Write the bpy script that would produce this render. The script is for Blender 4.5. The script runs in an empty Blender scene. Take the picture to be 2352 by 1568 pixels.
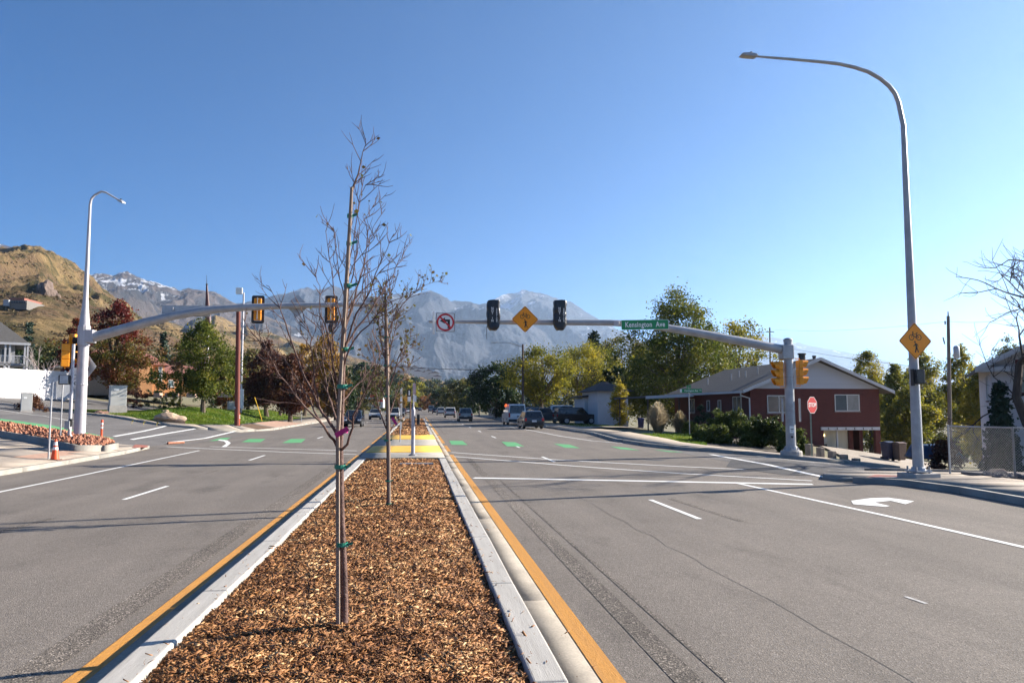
import bpy, math, random
import numpy as np
from mathutils import Vector, Matrix, noise as mnoise

sc = bpy.context.scene
D = bpy.data
COL = sc.collection
rad = math.radians

# ------------------------------------------------------------------ camera
CAM_H = 2.0
FPX = 1800.0                       # focal length in pixels of a 2352 px wide picture
TH = math.atan(154 / FPX)          # looking slightly up
PS = math.atan(.12 * math.cos(TH)) # and a little to the right of the road's direction
cam = D.cameras.new('camera')
cam.sensor_width = 36.0
cam.lens = FPX / 2352 * 36
cam.clip_end = 60000
cam.clip_start = .05
camo = D.objects.new('camera', cam)
COL.objects.link(camo)
camo.location = (0, 0, CAM_H)
camo.rotation_euler = (math.pi / 2 + TH, 0, -PS)
sc.camera = camo

# ------------------------------------------------------------------ sky and sun
SUN_AZ, SUN_EL = rad(75.5), rad(24)   # to the right of the road's direction
world = D.worlds.new('World')
sc.world = world
world.use_nodes = True
wn = world.node_tree.nodes
wl = world.node_tree.links
bg = wn['Background']
sky = wn.new('ShaderNodeTexSky')
sky.sky_type = 'NISHITA'
sky.sun_disc = False
sky.sun_elevation = SUN_EL
sky.sun_rotation = SUN_AZ
sky.altitude = 2600
sky.air_density = 1.0
sky.dust_density = 0.3
sky.ozone_density = 6.0
hs = wn.new('ShaderNodeHueSaturation')
hs.inputs['Saturation'].default_value = 1.7
hs.inputs['Value'].default_value = .87
wl.new(sky.outputs[0], hs.inputs['Color'])
wl.new(hs.outputs[0], bg.inputs[0])
bg.inputs[1].default_value = 0.05
sun = D.lights.new('sun', 'SUN')
sun.energy = 5.0
sun.angle = rad(.53)
sun.color = (1.0, .90, .76)
suno = D.objects.new('sun', sun)
COL.objects.link(suno)
sd = Vector((math.sin(SUN_AZ) * math.cos(SUN_EL), math.cos(SUN_AZ) * math.cos(SUN_EL), math.sin(SUN_EL)))
suno.rotation_euler = sd.to_track_quat('Z', 'Y').to_euler()
suno.location = (40, 10, 60)

vs = sc.view_settings
vs.view_transform = 'Standard'
vs.look = 'None'
vs.gamma = 1.0
vs.exposure = 1.7
vs.use_curve_mapping = False
cy = sc.cycles
cy.use_denoising = True
cy.max_bounces = 6
cy.diffuse_bounces = 3
cy.glossy_bounces = 3
cy.transmission_bounces = 4
cy.volume_bounces = 1
cy.transparent_max_bounces = 6
cy.caustics_reflective = False
cy.caustics_refractive = False
cy.sample_clamp_indirect = 6.0
sc.render.film_transparent = False

# ------------------------------------------------------------------ photogrammetry: picture point -> place
_s, _c, _st, _ct = math.sin(PS), math.cos(PS), math.sin(TH), math.cos(TH)
_R = np.array([_c, -_s, 0.]); _F = np.array([_s * _ct, _c * _ct, _st]); _U = np.array([-_s * _st, -_c * _st, _ct])
_C = np.array([0, 0, CAM_H])
def ray(u, v): return _F + _R * (u - 1176) / FPX + _U * (784 - v) / FPX
def gp(u, v, z=0.):
    d = ray(u, v); return _C + d * ((z - CAM_H) / d[2])
def at(u, v, Y):
    d = ray(u, v); return _C + d * (Y / d[1])

# ------------------------------------------------------------------ terrain height
def ss(a, b, x):
    t = np.clip((x - a) / (b - a), 0, 1); return t * t * (3 - 2 * t)
def zg(x, y):
    x = np.asarray(x, float); y = np.asarray(y, float)
    zr = .003 * np.clip(y - 25, 0, 900)
    s = np.clip(-12.3 - x - .8, 0, None)
    left = .088 * np.clip(s, 0, 16) + .13 * np.clip(s - 16, 0, 50) + .06 * np.clip(s - 66, 0, 600)
    left = left * (1 - .55 * ss(160, 420, y))
    left = left + .38 * np.exp(-((x + 23) / 5.5) ** 2 - ((y - 80) / 13) ** 2)
    left = left + .72 * np.exp(-((x + 21.3) / 3.4) ** 2) * ss(64, 76, y) * (1 - ss(115, 140, y))
    x0 = np.interp(y, [-1e4, 21.5, 24.5, 44, 54, 1e4], [18.5, 18.5, 13.2, 13.2, 20, 20])
    d = np.clip(x - x0, 0, None)
    dd = np.clip(d, 0, 22)
    right = -(.055 * dd + .0038 * dd * dd) - .06 * np.clip(d - 22, 0, 90)
    right = right * (1 - .5 * ss(120, 300, y))
    return zr + left + right
def zg1(x, y): return float(zg(x, y))

# ------------------------------------------------------------------ numpy noise
_rs = np.random.RandomState(7)
_perm = _rs.rand(256, 256)
def vnoise(x, y):
    xi = np.floor(x).astype(int); yi = np.floor(y).astype(int)
    fx = x - xi; fy = y - yi
    fx = fx * fx * (3 - 2 * fx); fy = fy * fy * (3 - 2 * fy)
    g = lambda a, b: _perm[a & 255, b & 255]
    return (g(xi, yi) * (1 - fx) + g(xi + 1, yi) * fx) * (1 - fy) + (g(xi, yi + 1) * (1 - fx) + g(xi + 1, yi + 1) * fx) * fy
def fbm(x, y, o=5, ridged=False):
    a, s, t = .5, 0, 0
    for k in range(o):
        n = vnoise(x + 17.3 * k, y + 5.1 * k)
        if ridged: n = 1 - abs(2 * n - 1)
        s = s + a * n; t += a; a *= .5; x = x * 2.03; y = y * 2.03
    return s / t

# ------------------------------------------------------------------ materials
MATS = {}
def nt(m):
    m.use_nodes = True
    return m.node_tree.nodes, m.node_tree.links
def rgba(c): return (c[0], c[1], c[2], 1)
def mat(name, col, rough=.75, var=.18, scale=6., metal=0., bump=0., bscale=None, col2=None, fine=0., coat=0., emit=None, spec=.5, stretch=None, thresh=None):
    """principled surface: two tones mixed by layered noise, fine speckle, optional bump"""
    if name in MATS: return MATS[name]
    m = D.materials.new(name); n, l = nt(m)
    b = n['Principled BSDF']
    b.inputs['Roughness'].default_value = rough
    b.inputs['Metallic'].default_value = metal
    b.inputs['Specular IOR Level'].default_value = spec
    if coat: b.inputs['Coat Weight'].default_value = coat
    tc = n.new('ShaderNodeTexCoord')
    src = tc.outputs['Object']
    if stretch:
        mp = n.new('ShaderNodeMapping'); mp.inputs['Scale'].default_value = stretch
        l.new(src, mp.inputs[0]); src = mp.outputs[0]
    c1 = tuple(max(0, c * (1 - var)) for c in col)
    c2 = tuple(min(1, c * (1 + var)) for c in (col2 or col))
    if col2: c1 = col
    no = n.new('ShaderNodeTexNoise'); no.inputs['Scale'].default_value = scale; no.inputs['Detail'].default_value = 6; no.inputs['Roughness'].default_value = .62
    l.new(src, no.inputs['Vector'])
    rp = n.new('ShaderNodeValToRGB')
    lo, hi = thresh or (.32, .68)
    rp.color_ramp.elements[0].position = lo; rp.color_ramp.elements[1].position = hi
    rp.color_ramp.elements[0].color = rgba(c1); rp.color_ramp.elements[1].color = rgba(c2)
    l.new(no.outputs[0], rp.inputs[0])
    out = rp.outputs[0]
    if fine:
        n2 = n.new('ShaderNodeTexNoise'); n2.inputs['Scale'].default_value = scale * 40; n2.inputs['Detail'].default_value = 3
        l.new(src, n2.inputs['Vector'])
        mr = n.new('ShaderNodeMapRange'); mr.inputs[1].default_value = .3; mr.inputs[2].default_value = .7
        mr.inputs[3].default_value = 1 - fine; mr.inputs[4].default_value = 1 + fine
        l.new(n2.outputs[0], mr.inputs[0])
        mx = n.new('ShaderNodeVectorMath'); mx.operation = 'SCALE'
        l.new(out, mx.inputs[0]); l.new(mr.outputs[0], mx.inputs['Scale'])
        out = mx.outputs[0]
    l.new(out, b.inputs['Base Color'])
    if bump:
        n3 = n.new('ShaderNodeTexNoise'); n3.inputs['Scale'].default_value = bscale or scale * 8; n3.inputs['Detail'].default_value = 5
        l.new(src, n3.inputs['Vector'])
        bp = n.new('ShaderNodeBump'); bp.inputs['Strength'].default_value = bump; bp.inputs['Distance'].default_value = .02
        l.new(n3.outputs[0], bp.inputs['Height']); l.new(bp.outputs[0], b.inputs['Normal'])
    if emit:
        b.inputs['Emission Color'].default_value = rgba(emit[0]); b.inputs['Emission Strength'].default_value = emit[1]
    MATS[name] = m
    return m
def leafmat(name, cols, trans=.35, rough=.55, nscale=.5, mixn=.6):
    """leaf colour: each leaf its own tone, drifting slowly through the crown"""
    if name in MATS: return MATS[name]
    m = D.materials.new(name); n, l = nt(m)
    b = n['Principled BSDF']; b.inputs['Roughness'].default_value = rough
    b.inputs['Specular IOR Level'].default_value = .3
    ge = n.new('ShaderNodeNewGeometry'); tc = n.new('ShaderNodeTexCoord')
    no = n.new('ShaderNodeTexNoise'); no.inputs['Scale'].default_value = nscale; no.inputs['Detail'].default_value = 2
    l.new(tc.outputs['Object'], no.inputs['Vector'])
    mr = n.new('ShaderNodeMapRange'); mr.inputs[1].default_value = .3; mr.inputs[2].default_value = .7
    l.new(no.outputs[0], mr.inputs[0])
    mx = n.new('ShaderNodeMix'); mx.inputs[0].default_value = mixn
    l.new(ge.outputs['Random Per Island'], mx.inputs[2]); l.new(mr.outputs[0], mx.inputs[3])
    rp = n.new('ShaderNodeValToRGB')
    e = rp.color_ramp.elements
    while len(e) < len(cols): e.new(.5)
    for i, c in enumerate(cols):
        e[i].position = .12 + .76 * i / max(1, len(cols) - 1); e[i].color = rgba(c)
    l.new(mx.outputs[0], rp.inputs[0]); l.new(rp.outputs[0], b.inputs['Base Color'])
    tr = n.new('ShaderNodeBsdfTranslucent'); l.new(rp.outputs[0], tr.inputs[0])
    ms = n.new('ShaderNodeMixShader'); ms.inputs[0].default_value = trans
    l.new(b.outputs[0], ms.inputs[1]); l.new(tr.outputs[0], ms.inputs[2])
    l.new(ms.outputs[0], n['Material Output'].inputs[0])
    MATS[name] = m
    return m

# ------------------------------------------------------------------ objects
def setp(o, label=None, cat=None, group=None, kind=None):
    if label: o['label'] = label
    if cat: o['category'] = cat
    if group: o['group'] = group
    if kind: o['kind'] = kind
    return o
def thing(name, label, cat, loc=(0, 0, 0), group=None, rz=0., kind=None):
    o = D.objects.new(name, None); COL.objects.link(o)
    o.empty_display_size = .2
    o.location = tuple(float(c) for c in loc); o.rotation_euler = (0, 0, rz)
    return setp(o, label, cat, group, kind)
def link(name, me, m, parent=None, local=False):
    o = D.objects.new(name, me); COL.objects.link(o)
    if m is not None: me.materials.append(m)
    if parent is not None:
        o.parent = parent
        if not local:
            if parent.parent is not None and not parent.get('_l'):
                o.matrix_parent_inverse = Matrix.Identity(4)
                # parent is itself in its root's world frame: undo nothing more
            else:
                o.matrix_parent_inverse = (Matrix.Translation(parent.location) @ parent.rotation_euler.to_matrix().to_4x4()).inverted()
    return o
def clone(root, loc, rz=0., label=None, scale=None, group=None):
    r = root.copy(); COL.objects.link(r); r.location = tuple(float(c) for c in loc); r.rotation_euler = (0, 0, rz)
    if scale: r.scale = scale if isinstance(scale, tuple) else (scale,) * 3
    if label: r['label'] = label
    if group: r['group'] = group
    for ch in list(root.children):
        c = ch.copy(); COL.objects.link(c); c.parent = r
        for g in list(ch.children):
            d = g.copy(); COL.objects.link(d); d.parent = c
    return r
def fmesh(name, V, Fa, smooth=False):
    """mesh from arrays of equal-sized faces"""
    V = np.asarray(V, np.float32); Fa = np.asarray(Fa, np.int32)
    me = D.meshes.new(name); nf, k = Fa.shape
    me.vertices.add(len(V)); me.vertices.foreach_set('co', V.ravel())
    me.loops.add(nf * k); me.loops.foreach_set('vertex_index', Fa.ravel())
    me.polygons.add(nf); me.polygons.foreach_set('loop_start', np.arange(nf, dtype=np.int32) * k)
    me.polygons.foreach_set('loop_total', np.full(nf, k, np.int32))
    if smooth: me.polygons.foreach_set('use_smooth', np.ones(nf, bool))
    me.update(calc_edges=True)
    return me

def V3(p): return np.array([float(p[0]), float(p[1]), float(p[2])])
def unit(a):
    n = np.linalg.norm(a); return a / n if n > 1e-9 else np.array([0, 0, 1.])
def frame(d):
    d = unit(d); h = np.array([0, 0, 1.]) if abs(d[2]) < .95 else np.array([1., 0, 0])
    a = unit(np.cross(h, d)); return a, np.cross(d, a)
class MB:
    def __init__(s): s.v = []; s.f = []
    def add(s, vs_, fs):
        k = len(s.v); s.v += [tuple(map(float, p)) for p in vs_]; s.f += [tuple(i + k for i in f) for f in fs]; return s
    def poly(s, pts): return s.add(pts, [tuple(range(len(pts)))])
    def box(s, c, size, rz=0., tilt=None):
        x, y, z = (q / 2 for q in size); pts = []
        ca, sa = math.cos(rz), math.sin(rz)
        for dz in (-z, z):
            for dx, dy in ((-x, -y), (x, -y), (x, y), (-x, y)):
                p = np.array([dx, dy, dz])
                if tilt is not None: p = np.array(tilt @ Vector(p))
                pts.append((c[0] + p[0] * ca - p[1] * sa, c[1] + p[0] * sa + p[1] * ca, c[2] + p[2]))
        return s.add(pts, [(3, 2, 1, 0), (4, 5, 6, 7), (0, 1, 5, 4), (1, 2, 6, 5), (2, 3, 7, 6), (3, 0, 4, 7)])
    def tube(s, pts, rads, n=8, caps=True):
        pts = [V3(p) for p in pts]
        if not hasattr(rads, '__len__'): rads = [rads] * len(pts)
        m = len(pts); a = None; vs_ = []
        for i, p in enumerate(pts):
            d = pts[min(i + 1, m - 1)] - pts[max(i - 1, 0)]
            d = unit(d)
            if a is None: a, b = frame(d)
            else:
                a = unit(a - d * np.dot(a, d)); b = np.cross(d, a)
            for k in range(n):
                t = 2 * math.pi * k / n
                vs_.append(p + rads[i] * (math.cos(t) * a + math.sin(t) * b))
        fs = []
        for i in range(m - 1):
            for k in range(n):
                k2 = (k + 1) % n
                fs.append((i * n + k, i * n + k2, (i + 1) * n + k2, (i + 1) * n + k))
        if caps: fs += [tuple(range(n - 1, -1, -1)), tuple((m - 1) * n + k for k in range(n))]
        return s.add(vs_, fs)
    def cyl(s, p0, p1, r0, r1=None, n=12): return s.tube([p0, p1], [r0, r0 if r1 is None else r1], n)
    def prism(s, pts2, o, ux, uy, dv):
        """polygon pts2 in plane (o, ux, uy) pushed out along dv"""
        o, ux, uy, dv = V3(o), V3(ux), V3(uy), V3(dv); k = len(pts2)
        A = [o + ux * a + uy * b for a, b in pts2]
        return s.add(A + [p + dv for p in A], [tuple(range(k - 1, -1, -1)), tuple(range(k, 2 * k))] + [(i, (i + 1) % k, k + (i + 1) % k, k + i) for i in range(k)])
    def ring2(s, o, ux, uy, r0, r1, dv, n=28, a0=0., a1=2 * math.pi):
        o, ux, uy, dv = V3(o), V3(ux), V3(uy), V3(dv); vs_ = []; full = abs(a1 - a0 - 2 * math.pi) < 1e-6
        for i in range(n + (0 if full else 1)):
            t = a0 + (a1 - a0) * i / n; q = ux * math.cos(t) + uy * math.sin(t)
            vs_ += [o + q * r0, o + q * r1, o + q * r0 + dv, o + q * r1 + dv]
        m = len(vs_) // 4; fs = []
        for i in range(n if full else m - 1):
            j = (i + 1) % m; a, b = i * 4, j * 4
            fs += [(a, b, b + 1, a + 1), (a + 2, a + 3, b + 3, b + 2), (a + 1, b + 1, b + 3, a + 3), (a, a + 2, b + 2, b)]
        return s.add(vs_, fs)
    def lathe(s, prof, o=(0, 0, 0), n=16):
        vs_ = []; fs = []
        for r, z in prof:
            for k in range(n):
                t = 2 * math.pi * k / n; vs_.append((o[0] + r * math.cos(t), o[1] + r * math.sin(t), o[2] + z))
        for i in range(len(prof) - 1):
            for k in range(n): fs.append((i * n + k, i * n + (k + 1) % n, (i + 1) * n + (k + 1) % n, (i + 1) * n + k))
        fs += [tuple(range(n - 1, -1, -1)), tuple((len(prof) - 1) * n + k for k in range(n))]
        return s.add(vs_, fs)
    def build(s, name, m, parent=None, smooth=False, bevel=0., local=False, seg=2):
        me = D.meshes.new(name); me.from_pydata(s.v, [], s.f); me.update()
        if smooth:
            for p in me.polygons: p.use_smooth = True
            if hasattr(me, 'set_sharp_from_angle'): me.set_sharp_from_angle(angle=rad(40))
        o = link(name, me, m, parent, local)
        if bevel:
            md = o.modifiers.new('bevel', 'BEVEL'); md.width = bevel; md.segments = seg; md.limit_method = 'ANGLE'; md.angle_limit = rad(35)
        return o

def resample(P, step):
    P = [np.array(p, float) for p in P]; out = []
    for a, b in zip(P[:-1], P[1:]):
        k = max(1, int(np.linalg.norm(b - a) / step))
        out += [a + (b - a) * i / k for i in range(k)]
    return out + [P[-1]]
def ribbon_arrays(A, B, off, step=1.0, across=None, skirt=0., zf=None):
    """draped strip between two ground lines A and B (same number of points)"""
    zf = zf or zg
    L = []; R_ = []
    for i in range(len(A) - 1):
        a0, a1, b0, b1 = (np.array(q[:2], float) for q in (A[i], A[i + 1], B[i], B[i + 1]))
        k = max(1, int(math.ceil(max(np.linalg.norm(a1 - a0), np.linalg.norm(b1 - b0)) / step)))
        for j in range(k): L.append(a0 + (a1 - a0) * j / k); R_.append(b0 + (b1 - b0) * j / k)
    L.append(np.array(A[-1][:2], float)); R_.append(np.array(B[-1][:2], float))
    L = np.array(L); R_ = np.array(R_); n = len(L)
    m = across or max(1, int(np.max(np.linalg.norm(L - R_, axis=1)) / step))
    t = np.linspace(0, 1, m + 1)[None, :, None]
    P = L[:, None, :] * (1 - t) + R_[:, None, :] * t
    Z = zf(P[..., 0], P[..., 1]) + off
    V = np.concatenate([P, Z[..., None]], -1).reshape(-1, 3)
    idx = np.arange(n * (m + 1)).reshape(n, m + 1)
    Fq = np.stack([idx[:-1, :-1], idx[:-1, 1:], idx[1:, 1:], idx[1:, :-1]], -1).reshape(-1, 4)
    if skirt:
        bd = np.concatenate([idx[0, :], idx[1:, -1], idx[-1, -2::-1], idx[-2:0:-1, 0]])
        k0 = len(V); low = V[bd].copy(); low[:, 2] -= skirt
        V = np.concatenate([V, low]); q = np.arange(len(bd)); q2 = (q + 1) % len(bd)
        Fq = np.concatenate([Fq, np.stack([bd[q], k0 + q, k0 + q2, bd[q2]], -1)])
    # make the top face up
    a, b, c = V[Fq[0][0]], V[Fq[0][1]], V[Fq[0][2]]
    if np.cross(b - a, c - a)[2] < 0: Fq = Fq[:, ::-1]
    return V, Fq
def ribbon(name, A, B, off, m, parent=None, step=1.0, across=None, skirt=0., kind=None, zf=None, label=None):
    V, Fq = ribbon_arrays(A, B, off, step, across, skirt, zf)
    o = link(name, fmesh(name, V, Fq), m, parent)
    return setp(o, label=label, kind=kind)
def offset_line(P, d):
    """polyline moved sideways by d (to the left of travel)"""
    P = [np.array(p[:2], float) for p in P]; out = []
    for i, p in enumerate(P):
        t = P[min(i + 1, len(P) - 1)] - P[max(i - 1, 0)]; t /= np.linalg.norm(t)
        out.append(p + d * np.array([-t[1], t[0]]))
    return out
def line(name, P, w, m, parent, off=.006, step=1.5):
    return ribbon(name, offset_line(P, w / 2), offset_line(P, -w / 2), off, m, parent, step=step, across=1)

FONT_CACHE = {}
HAZE_D = 6.2e-5
def text(s_, size, m, parent, loc, rx=math.pi / 2, rz=0., sx=1., name='lettering', spacing=1., line_h=1.):
    cu = D.curves.new('lettering_curve', 'FONT'); cu.body = s_; cu.size = size; cu.align_x = 'CENTER'; cu.align_y = 'CENTER'
    cu.extrude = .002; cu.offset = size * .022; cu.space_character = spacing; cu.space_line = line_h; cu.resolution_u = 3
    o = D.objects.new('lettering_curve', cu); COL.objects.link(o)
    bpy.context.view_layer.update()
    me = D.meshes.new_from_object(o.evaluated_get(bpy.context.evaluated_depsgraph_get()))
    D.objects.remove(o); D.curves.remove(cu)
    me.transform(Matrix.Translation(loc) @ Matrix.Rotation(rz, 4, 'Z') @ Matrix.Rotation(rx, 4, 'X') @ Matrix.Diagonal((sx, 1, 1, 1)))
    me.name = name
    me.materials.clear()
    return link(name, me, m, parent, True)

# ================================================================== SETTING
def asphalt(name, base, var=.12, spk=.38):
    """weathered asphalt: pale and dark aggregate, stains, lengthwise wear"""
    m = D.materials.new(name); n, l = nt(m); b = n['Principled BSDF']
    b.inputs['Roughness'].default_value = .88; b.inputs['Specular IOR Level'].default_value = .3
    tc = n.new('ShaderNodeTexCoord'); src = tc.outputs['Object']
    big = n.new('ShaderNodeTexNoise'); big.inputs['Scale'].default_value = .35; big.inputs['Detail'].default_value = 6; big.inputs['Roughness'].default_value = .65
    mp = n.new('ShaderNodeMapping'); mp.inputs['Scale'].default_value = (1.6, .12, 1); l.new(src, mp.inputs[0])
    lane = n.new('ShaderNodeTexNoise'); lane.inputs['Scale'].default_value = .7; lane.inputs['Detail'].default_value = 4
    l.new(mp.outputs[0], lane.inputs['Vector']); l.new(src, big.inputs['Vector'])
    ad = n.new('ShaderNodeMath'); ad.operation = 'ADD'; l.new(big.outputs[0], ad.inputs[0]); l.new(lane.outputs[0], ad.inputs[1])
    r1 = n.new('ShaderNodeMapRange'); r1.inputs[1].default_value = .7; r1.inputs[2].default_value = 1.3; r1.inputs[3].default_value = 1 - var; r1.inputs[4].default_value = 1 + var
    l.new(ad.outputs[0], r1.inputs[0])
    st = n.new('ShaderNodeTexNoise'); st.inputs['Scale'].default_value = 1.1; st.inputs['Detail'].default_value = 7; st.inputs['Roughness'].default_value = .7
    mp2 = n.new('ShaderNodeMapping'); mp2.inputs['Scale'].default_value = (1, .3, 1); mp2.inputs['Location'].default_value = (3, 7, 1); l.new(src, mp2.inputs[0]); l.new(mp2.outputs[0], st.inputs['Vector'])
    rst = n.new('ShaderNodeMapRange'); rst.inputs[1].default_value = .54; rst.inputs[2].default_value = .74; rst.inputs[3].default_value = 1.; rst.inputs[4].default_value = .68; l.new(st.outputs[0], rst.inputs[0])
    ag = n.new('ShaderNodeTexVoronoi'); ag.inputs['Scale'].default_value = 85; l.new(src, ag.inputs['Vector'])
    sep = n.new('ShaderNodeSeparateColor'); l.new(ag.outputs['Color'], sep.inputs[0])
    r2 = n.new('ShaderNodeValToRGB'); e = r2.color_ramp.elements
    e[0].position = .0; e[0].color = (1 - spk,) * 3 + (1,); e[1].position = 1; e[1].color = (1 + spk * 1.9,) * 3 + (1,)
    q = e.new(.25); q.color = (.94, .94, .94, 1); q = e.new(.82); q.color = (1.05, 1.04, 1.02, 1)
    l.new(sep.outputs[0], r2.inputs[0])
    fi = n.new('ShaderNodeTexNoise'); fi.inputs['Scale'].default_value = 14; fi.inputs['Detail'].default_value = 8; fi.inputs['Roughness'].default_value = .8
    l.new(src, fi.inputs['Vector'])
    r3 = n.new('ShaderNodeMapRange'); r3.inputs[1].default_value = .3; r3.inputs[2].default_value = .7; r3.inputs[3].default_value = .84; r3.inputs[4].default_value = 1.16
    l.new(fi.outputs[0], r3.inputs[0])
    mul = n.new('ShaderNodeMath'); mul.operation = 'MULTIPLY'; l.new(r1.outputs[0], mul.inputs[0]); l.new(r3.outputs[0], mul.inputs[1])
    v1 = n.new('ShaderNodeVectorMath'); v1.operation = 'SCALE'; v1.inputs[0].default_value = base; l.new(mul.outputs[0], v1.inputs['Scale'])
    v2 = n.new('ShaderNodeVectorMath'); v2.operation = 'MULTIPLY'; l.new(v1.outputs[0], v2.inputs[0]); l.new(r2.outputs[0], v2.inputs[1])
    v3 = n.new('ShaderNodeVectorMath'); v3.operation = 'SCALE'; l.new(v2.outputs[0], v3.inputs[0]); l.new(rst.outputs[0], v3.inputs['Scale']); l.new(v3.outputs[0], b.inputs['Base Color'])
    bp = n.new('ShaderNodeBump'); bp.inputs['Strength'].default_value = .55; bp.inputs['Distance'].default_value = .006
    l.new(ag.outputs['Distance'], bp.inputs['Height']); l.new(bp.outputs[0], b.inputs['Normal'])
    return m
M_ASPH = asphalt('asphalt', (.158, .139, .122), .17)
M_ASPH2 = asphalt('asphalt_side_street', (.135, .128, .125), .2)
M_PATCH = asphalt('asphalt_patch', (.075, .073, .075), .2)
M_TAR = asphalt('ground_off_line_band', (.120, .104, .089), .38, 1.4)
M_CONC = mat('concrete', (.28, .262, .232), .9, .18, 1.3, fine=.12, bump=.15, bscale=60)
M_CURB = mat('median_kerb_concrete', (.33, .315, .29), .9, .12, 1.5, col2=(.38, .365, .34), fine=.16, bump=.22, bscale=14, stretch=(9, .6, 1))
M_GUTTER = mat('gutter_concrete', (.265, .235, .195), .9, .2, 1.1, fine=.14, bump=.15, bscale=70)
M_PAVE = mat('pavement_concrete', (.285, .242, .20), .9, .2, .9, fine=.12, bump=.15, bscale=60)
M_WHITE = mat('white_road_paint', (.74, .74, .72), .7, .1, 3, col2=(.6, .6, .58), fine=.15, thresh=(.45, .75))
M_FADED = mat('faded_road_paint', (.28, .27, .26), .8, .2, 9, col2=(.42, .41, .4))
M_YEL = mat('orange_road_paint', (.60, .27, .025), .65, .12, 2.5, col2=(.42, .20, .04), bump=.9, bscale=40, stretch=(12, .25, 1), fine=.2)
M_GREEN = mat('green_lane_paint', (.07, .36, .12), .7, .15, 3, col2=(.10, .27, .12), fine=.15)
M_TACT = mat('yellow_tactile_plate', (.76, .44, .05), .6, .1, 1.4, fine=.1)
M_RAMP = mat('red_tactile_plate', (.33, .12, .08), .7, .1, 2, fine=.1)
M_BRICKP = mat('red_brick_paving', (.40, .25, .18), .9, .2, 4, fine=.2)
M_LAWN = mat('lawn_soil', (.09, .15, .02), .95, .25, .8, col2=(.13, .16, .03), fine=.3)
M_DIRT = mat('dry_verge_soil', (.17, .135, .09), .95, .25, .6, col2=(.12, .12, .05), fine=.3, bump=.4, bscale=8)
M_CRACK = mat('sealed_crack', (.085, .077, .07), .8, .3, 8)

# ---- ground sheet to the horizon
def axis(fine_lo, fine_hi, step, far, g=1.22):
    a = list(np.arange(fine_lo, fine_hi + step, step)); s = step
    hi = []; x = a[-1]
    while x < far: s *= g; x += s; hi.append(x)
    lo = []; x = a[0]; s = step
    while x > -far: s *= g; x -= s; lo.append(x)
    return np.array(lo[::-1] + a + hi)
gx = np.clip(axis(-62, 62, 1.0, 15500), -15800, 15800); gy = np.clip(axis(-12, 120, 1.5, 15500), -15800, 15800)
GX, GY = np.meshgrid(gx, gy, indexing='ij')
GZ = zg(GX, GY) - .07
inroad = (GX > -12.2) & (GX < 12.2)
GZ = np.where(inroad, GZ - .06, GZ)
far = ss(300, 1200, np.hypot(GX, GY)); GZ = GZ * (1 - far) + (-8) * far
idx = np.arange(GX.size).reshape(GX.shape)
me = fmesh('ground', np.stack([GX, GY, GZ], -1).reshape(-1, 3), np.stack([idx[:-1, :-1], idx[1:, :-1], idx[1:, 1:], idx[:-1, 1:]], -1).reshape(-1, 4))
setp(link('ground', me, M_DIRT), kind='structure')

# ---- main road
road = ribbon('road', [(-13.6, -14), (-13.6, 160), (-13.6, 760)], [(13.6, -14), (13.6, 160), (13.6, 760)], 0, M_ASPH, step=4, across=27)
road['kind'] = 'structure'
# side streets (slightly above the main sheet at the mouths)
sideL = ribbon('side_street', [(-12.4, 40.6), (-14.8, 40.0), (-17, 42), (-23, 46.5), (-62, 76)], [(-12.4, 63.5), (-16, 62.6), (-19.5, 62.6), (-29, 70.5), (-64, 100)], .004, M_ASPH2, step=1.2)
sideL['kind'] = 'structure'
sideR = ribbon('side_street', [(11.6, 22.6), (14, 23.6), (17, 23.9), (20, 22.6), (36, 14)], [(11.6, 36.8), (14, 33.7), (17.6, 31.0), (19.6, 30.1), (40, 19)], .004, M_ASPH2, step=1.0)
sideR['kind'] = 'structure'
ribbon('asphalt_patch', [gp(1668, 1072), gp(1800, 1090), gp(1880, 1092)], [gp(1680, 1056), gp(1800, 1060), gp(1960, 1074)], .008, M_PATCH, road, step=.7)
parking = ribbon('parking_lot', [(-32, 72), (-62, 97)], [(-29, 100), (-70, 112)], .03, M_ASPH2, step=1.5); parking['kind'] = 'structure'

# ---- painted markings, each its own piece of paint
yl, yr = -2.48, 1.45
for a, b in ((-10, 34), (36.5, 42), (44.5, 56), (58, 150)):
    line('yellow_line', [(yl, a), (yl, b)], .17, M_YEL, road, .005)
    line('yellow_line', [(yr, a), (yr, b)], .17, M_YEL, road, .005)
for x, w, a, b in ((-2.92, .30, -10, 33), (1.98, .22, -10, 33), (2.26, .05, -10, 22)):
    line('ground_off_line', [(x, a), (x + .05, b)], w, M_TAR, road, .004)
    line('ground_off_line', [(x, 58), (x, 120)], w * .7, M_TAR, road, .004)
for y in ():
    line('worn_yellow_dash', [(1.98 + .04 * math.sin(y), y), (2.0, y + 1.0)], .02, mat('worn_yellow_paint', (.42, .33, .10), .8, .3, 30, col2=(.2, .16, .08)), road, .006)
line('edge_line', [(-9.95, -10), (-9.97, 20), (-10.15, 38.5)], .12, M_WHITE, road)
line('edge_line', [(8.78, -10), (8.72, 14), (8.55, 20.4)], .13, M_WHITE, road)
for y in (-5.8, 6.3 - 12.2 * 1, 18.4, 31.4, 52, 64.2, 76.4, 88.6, 100.8, 113, 125.2, 137.4, 149.6):
    if y in (-5.8,): continue
    line('lane_dash', [(-6.42, y), (-6.42, y + 3.05)], .11, M_WHITE, road)
for y in (13.95, 29.2, 39.4, 51.6, 63.8, 76, 88.2, 100.4, 112.6, 124.8, 137, 149.2):
    line('lane_dash', [(5.1, y), (5.1, y + 3.05)], .11, M_WHITE, road)
line('old_dash', [(5.75, 13.6), (5.62, 17.2)], .12, M_TAR, road, .004)
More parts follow.
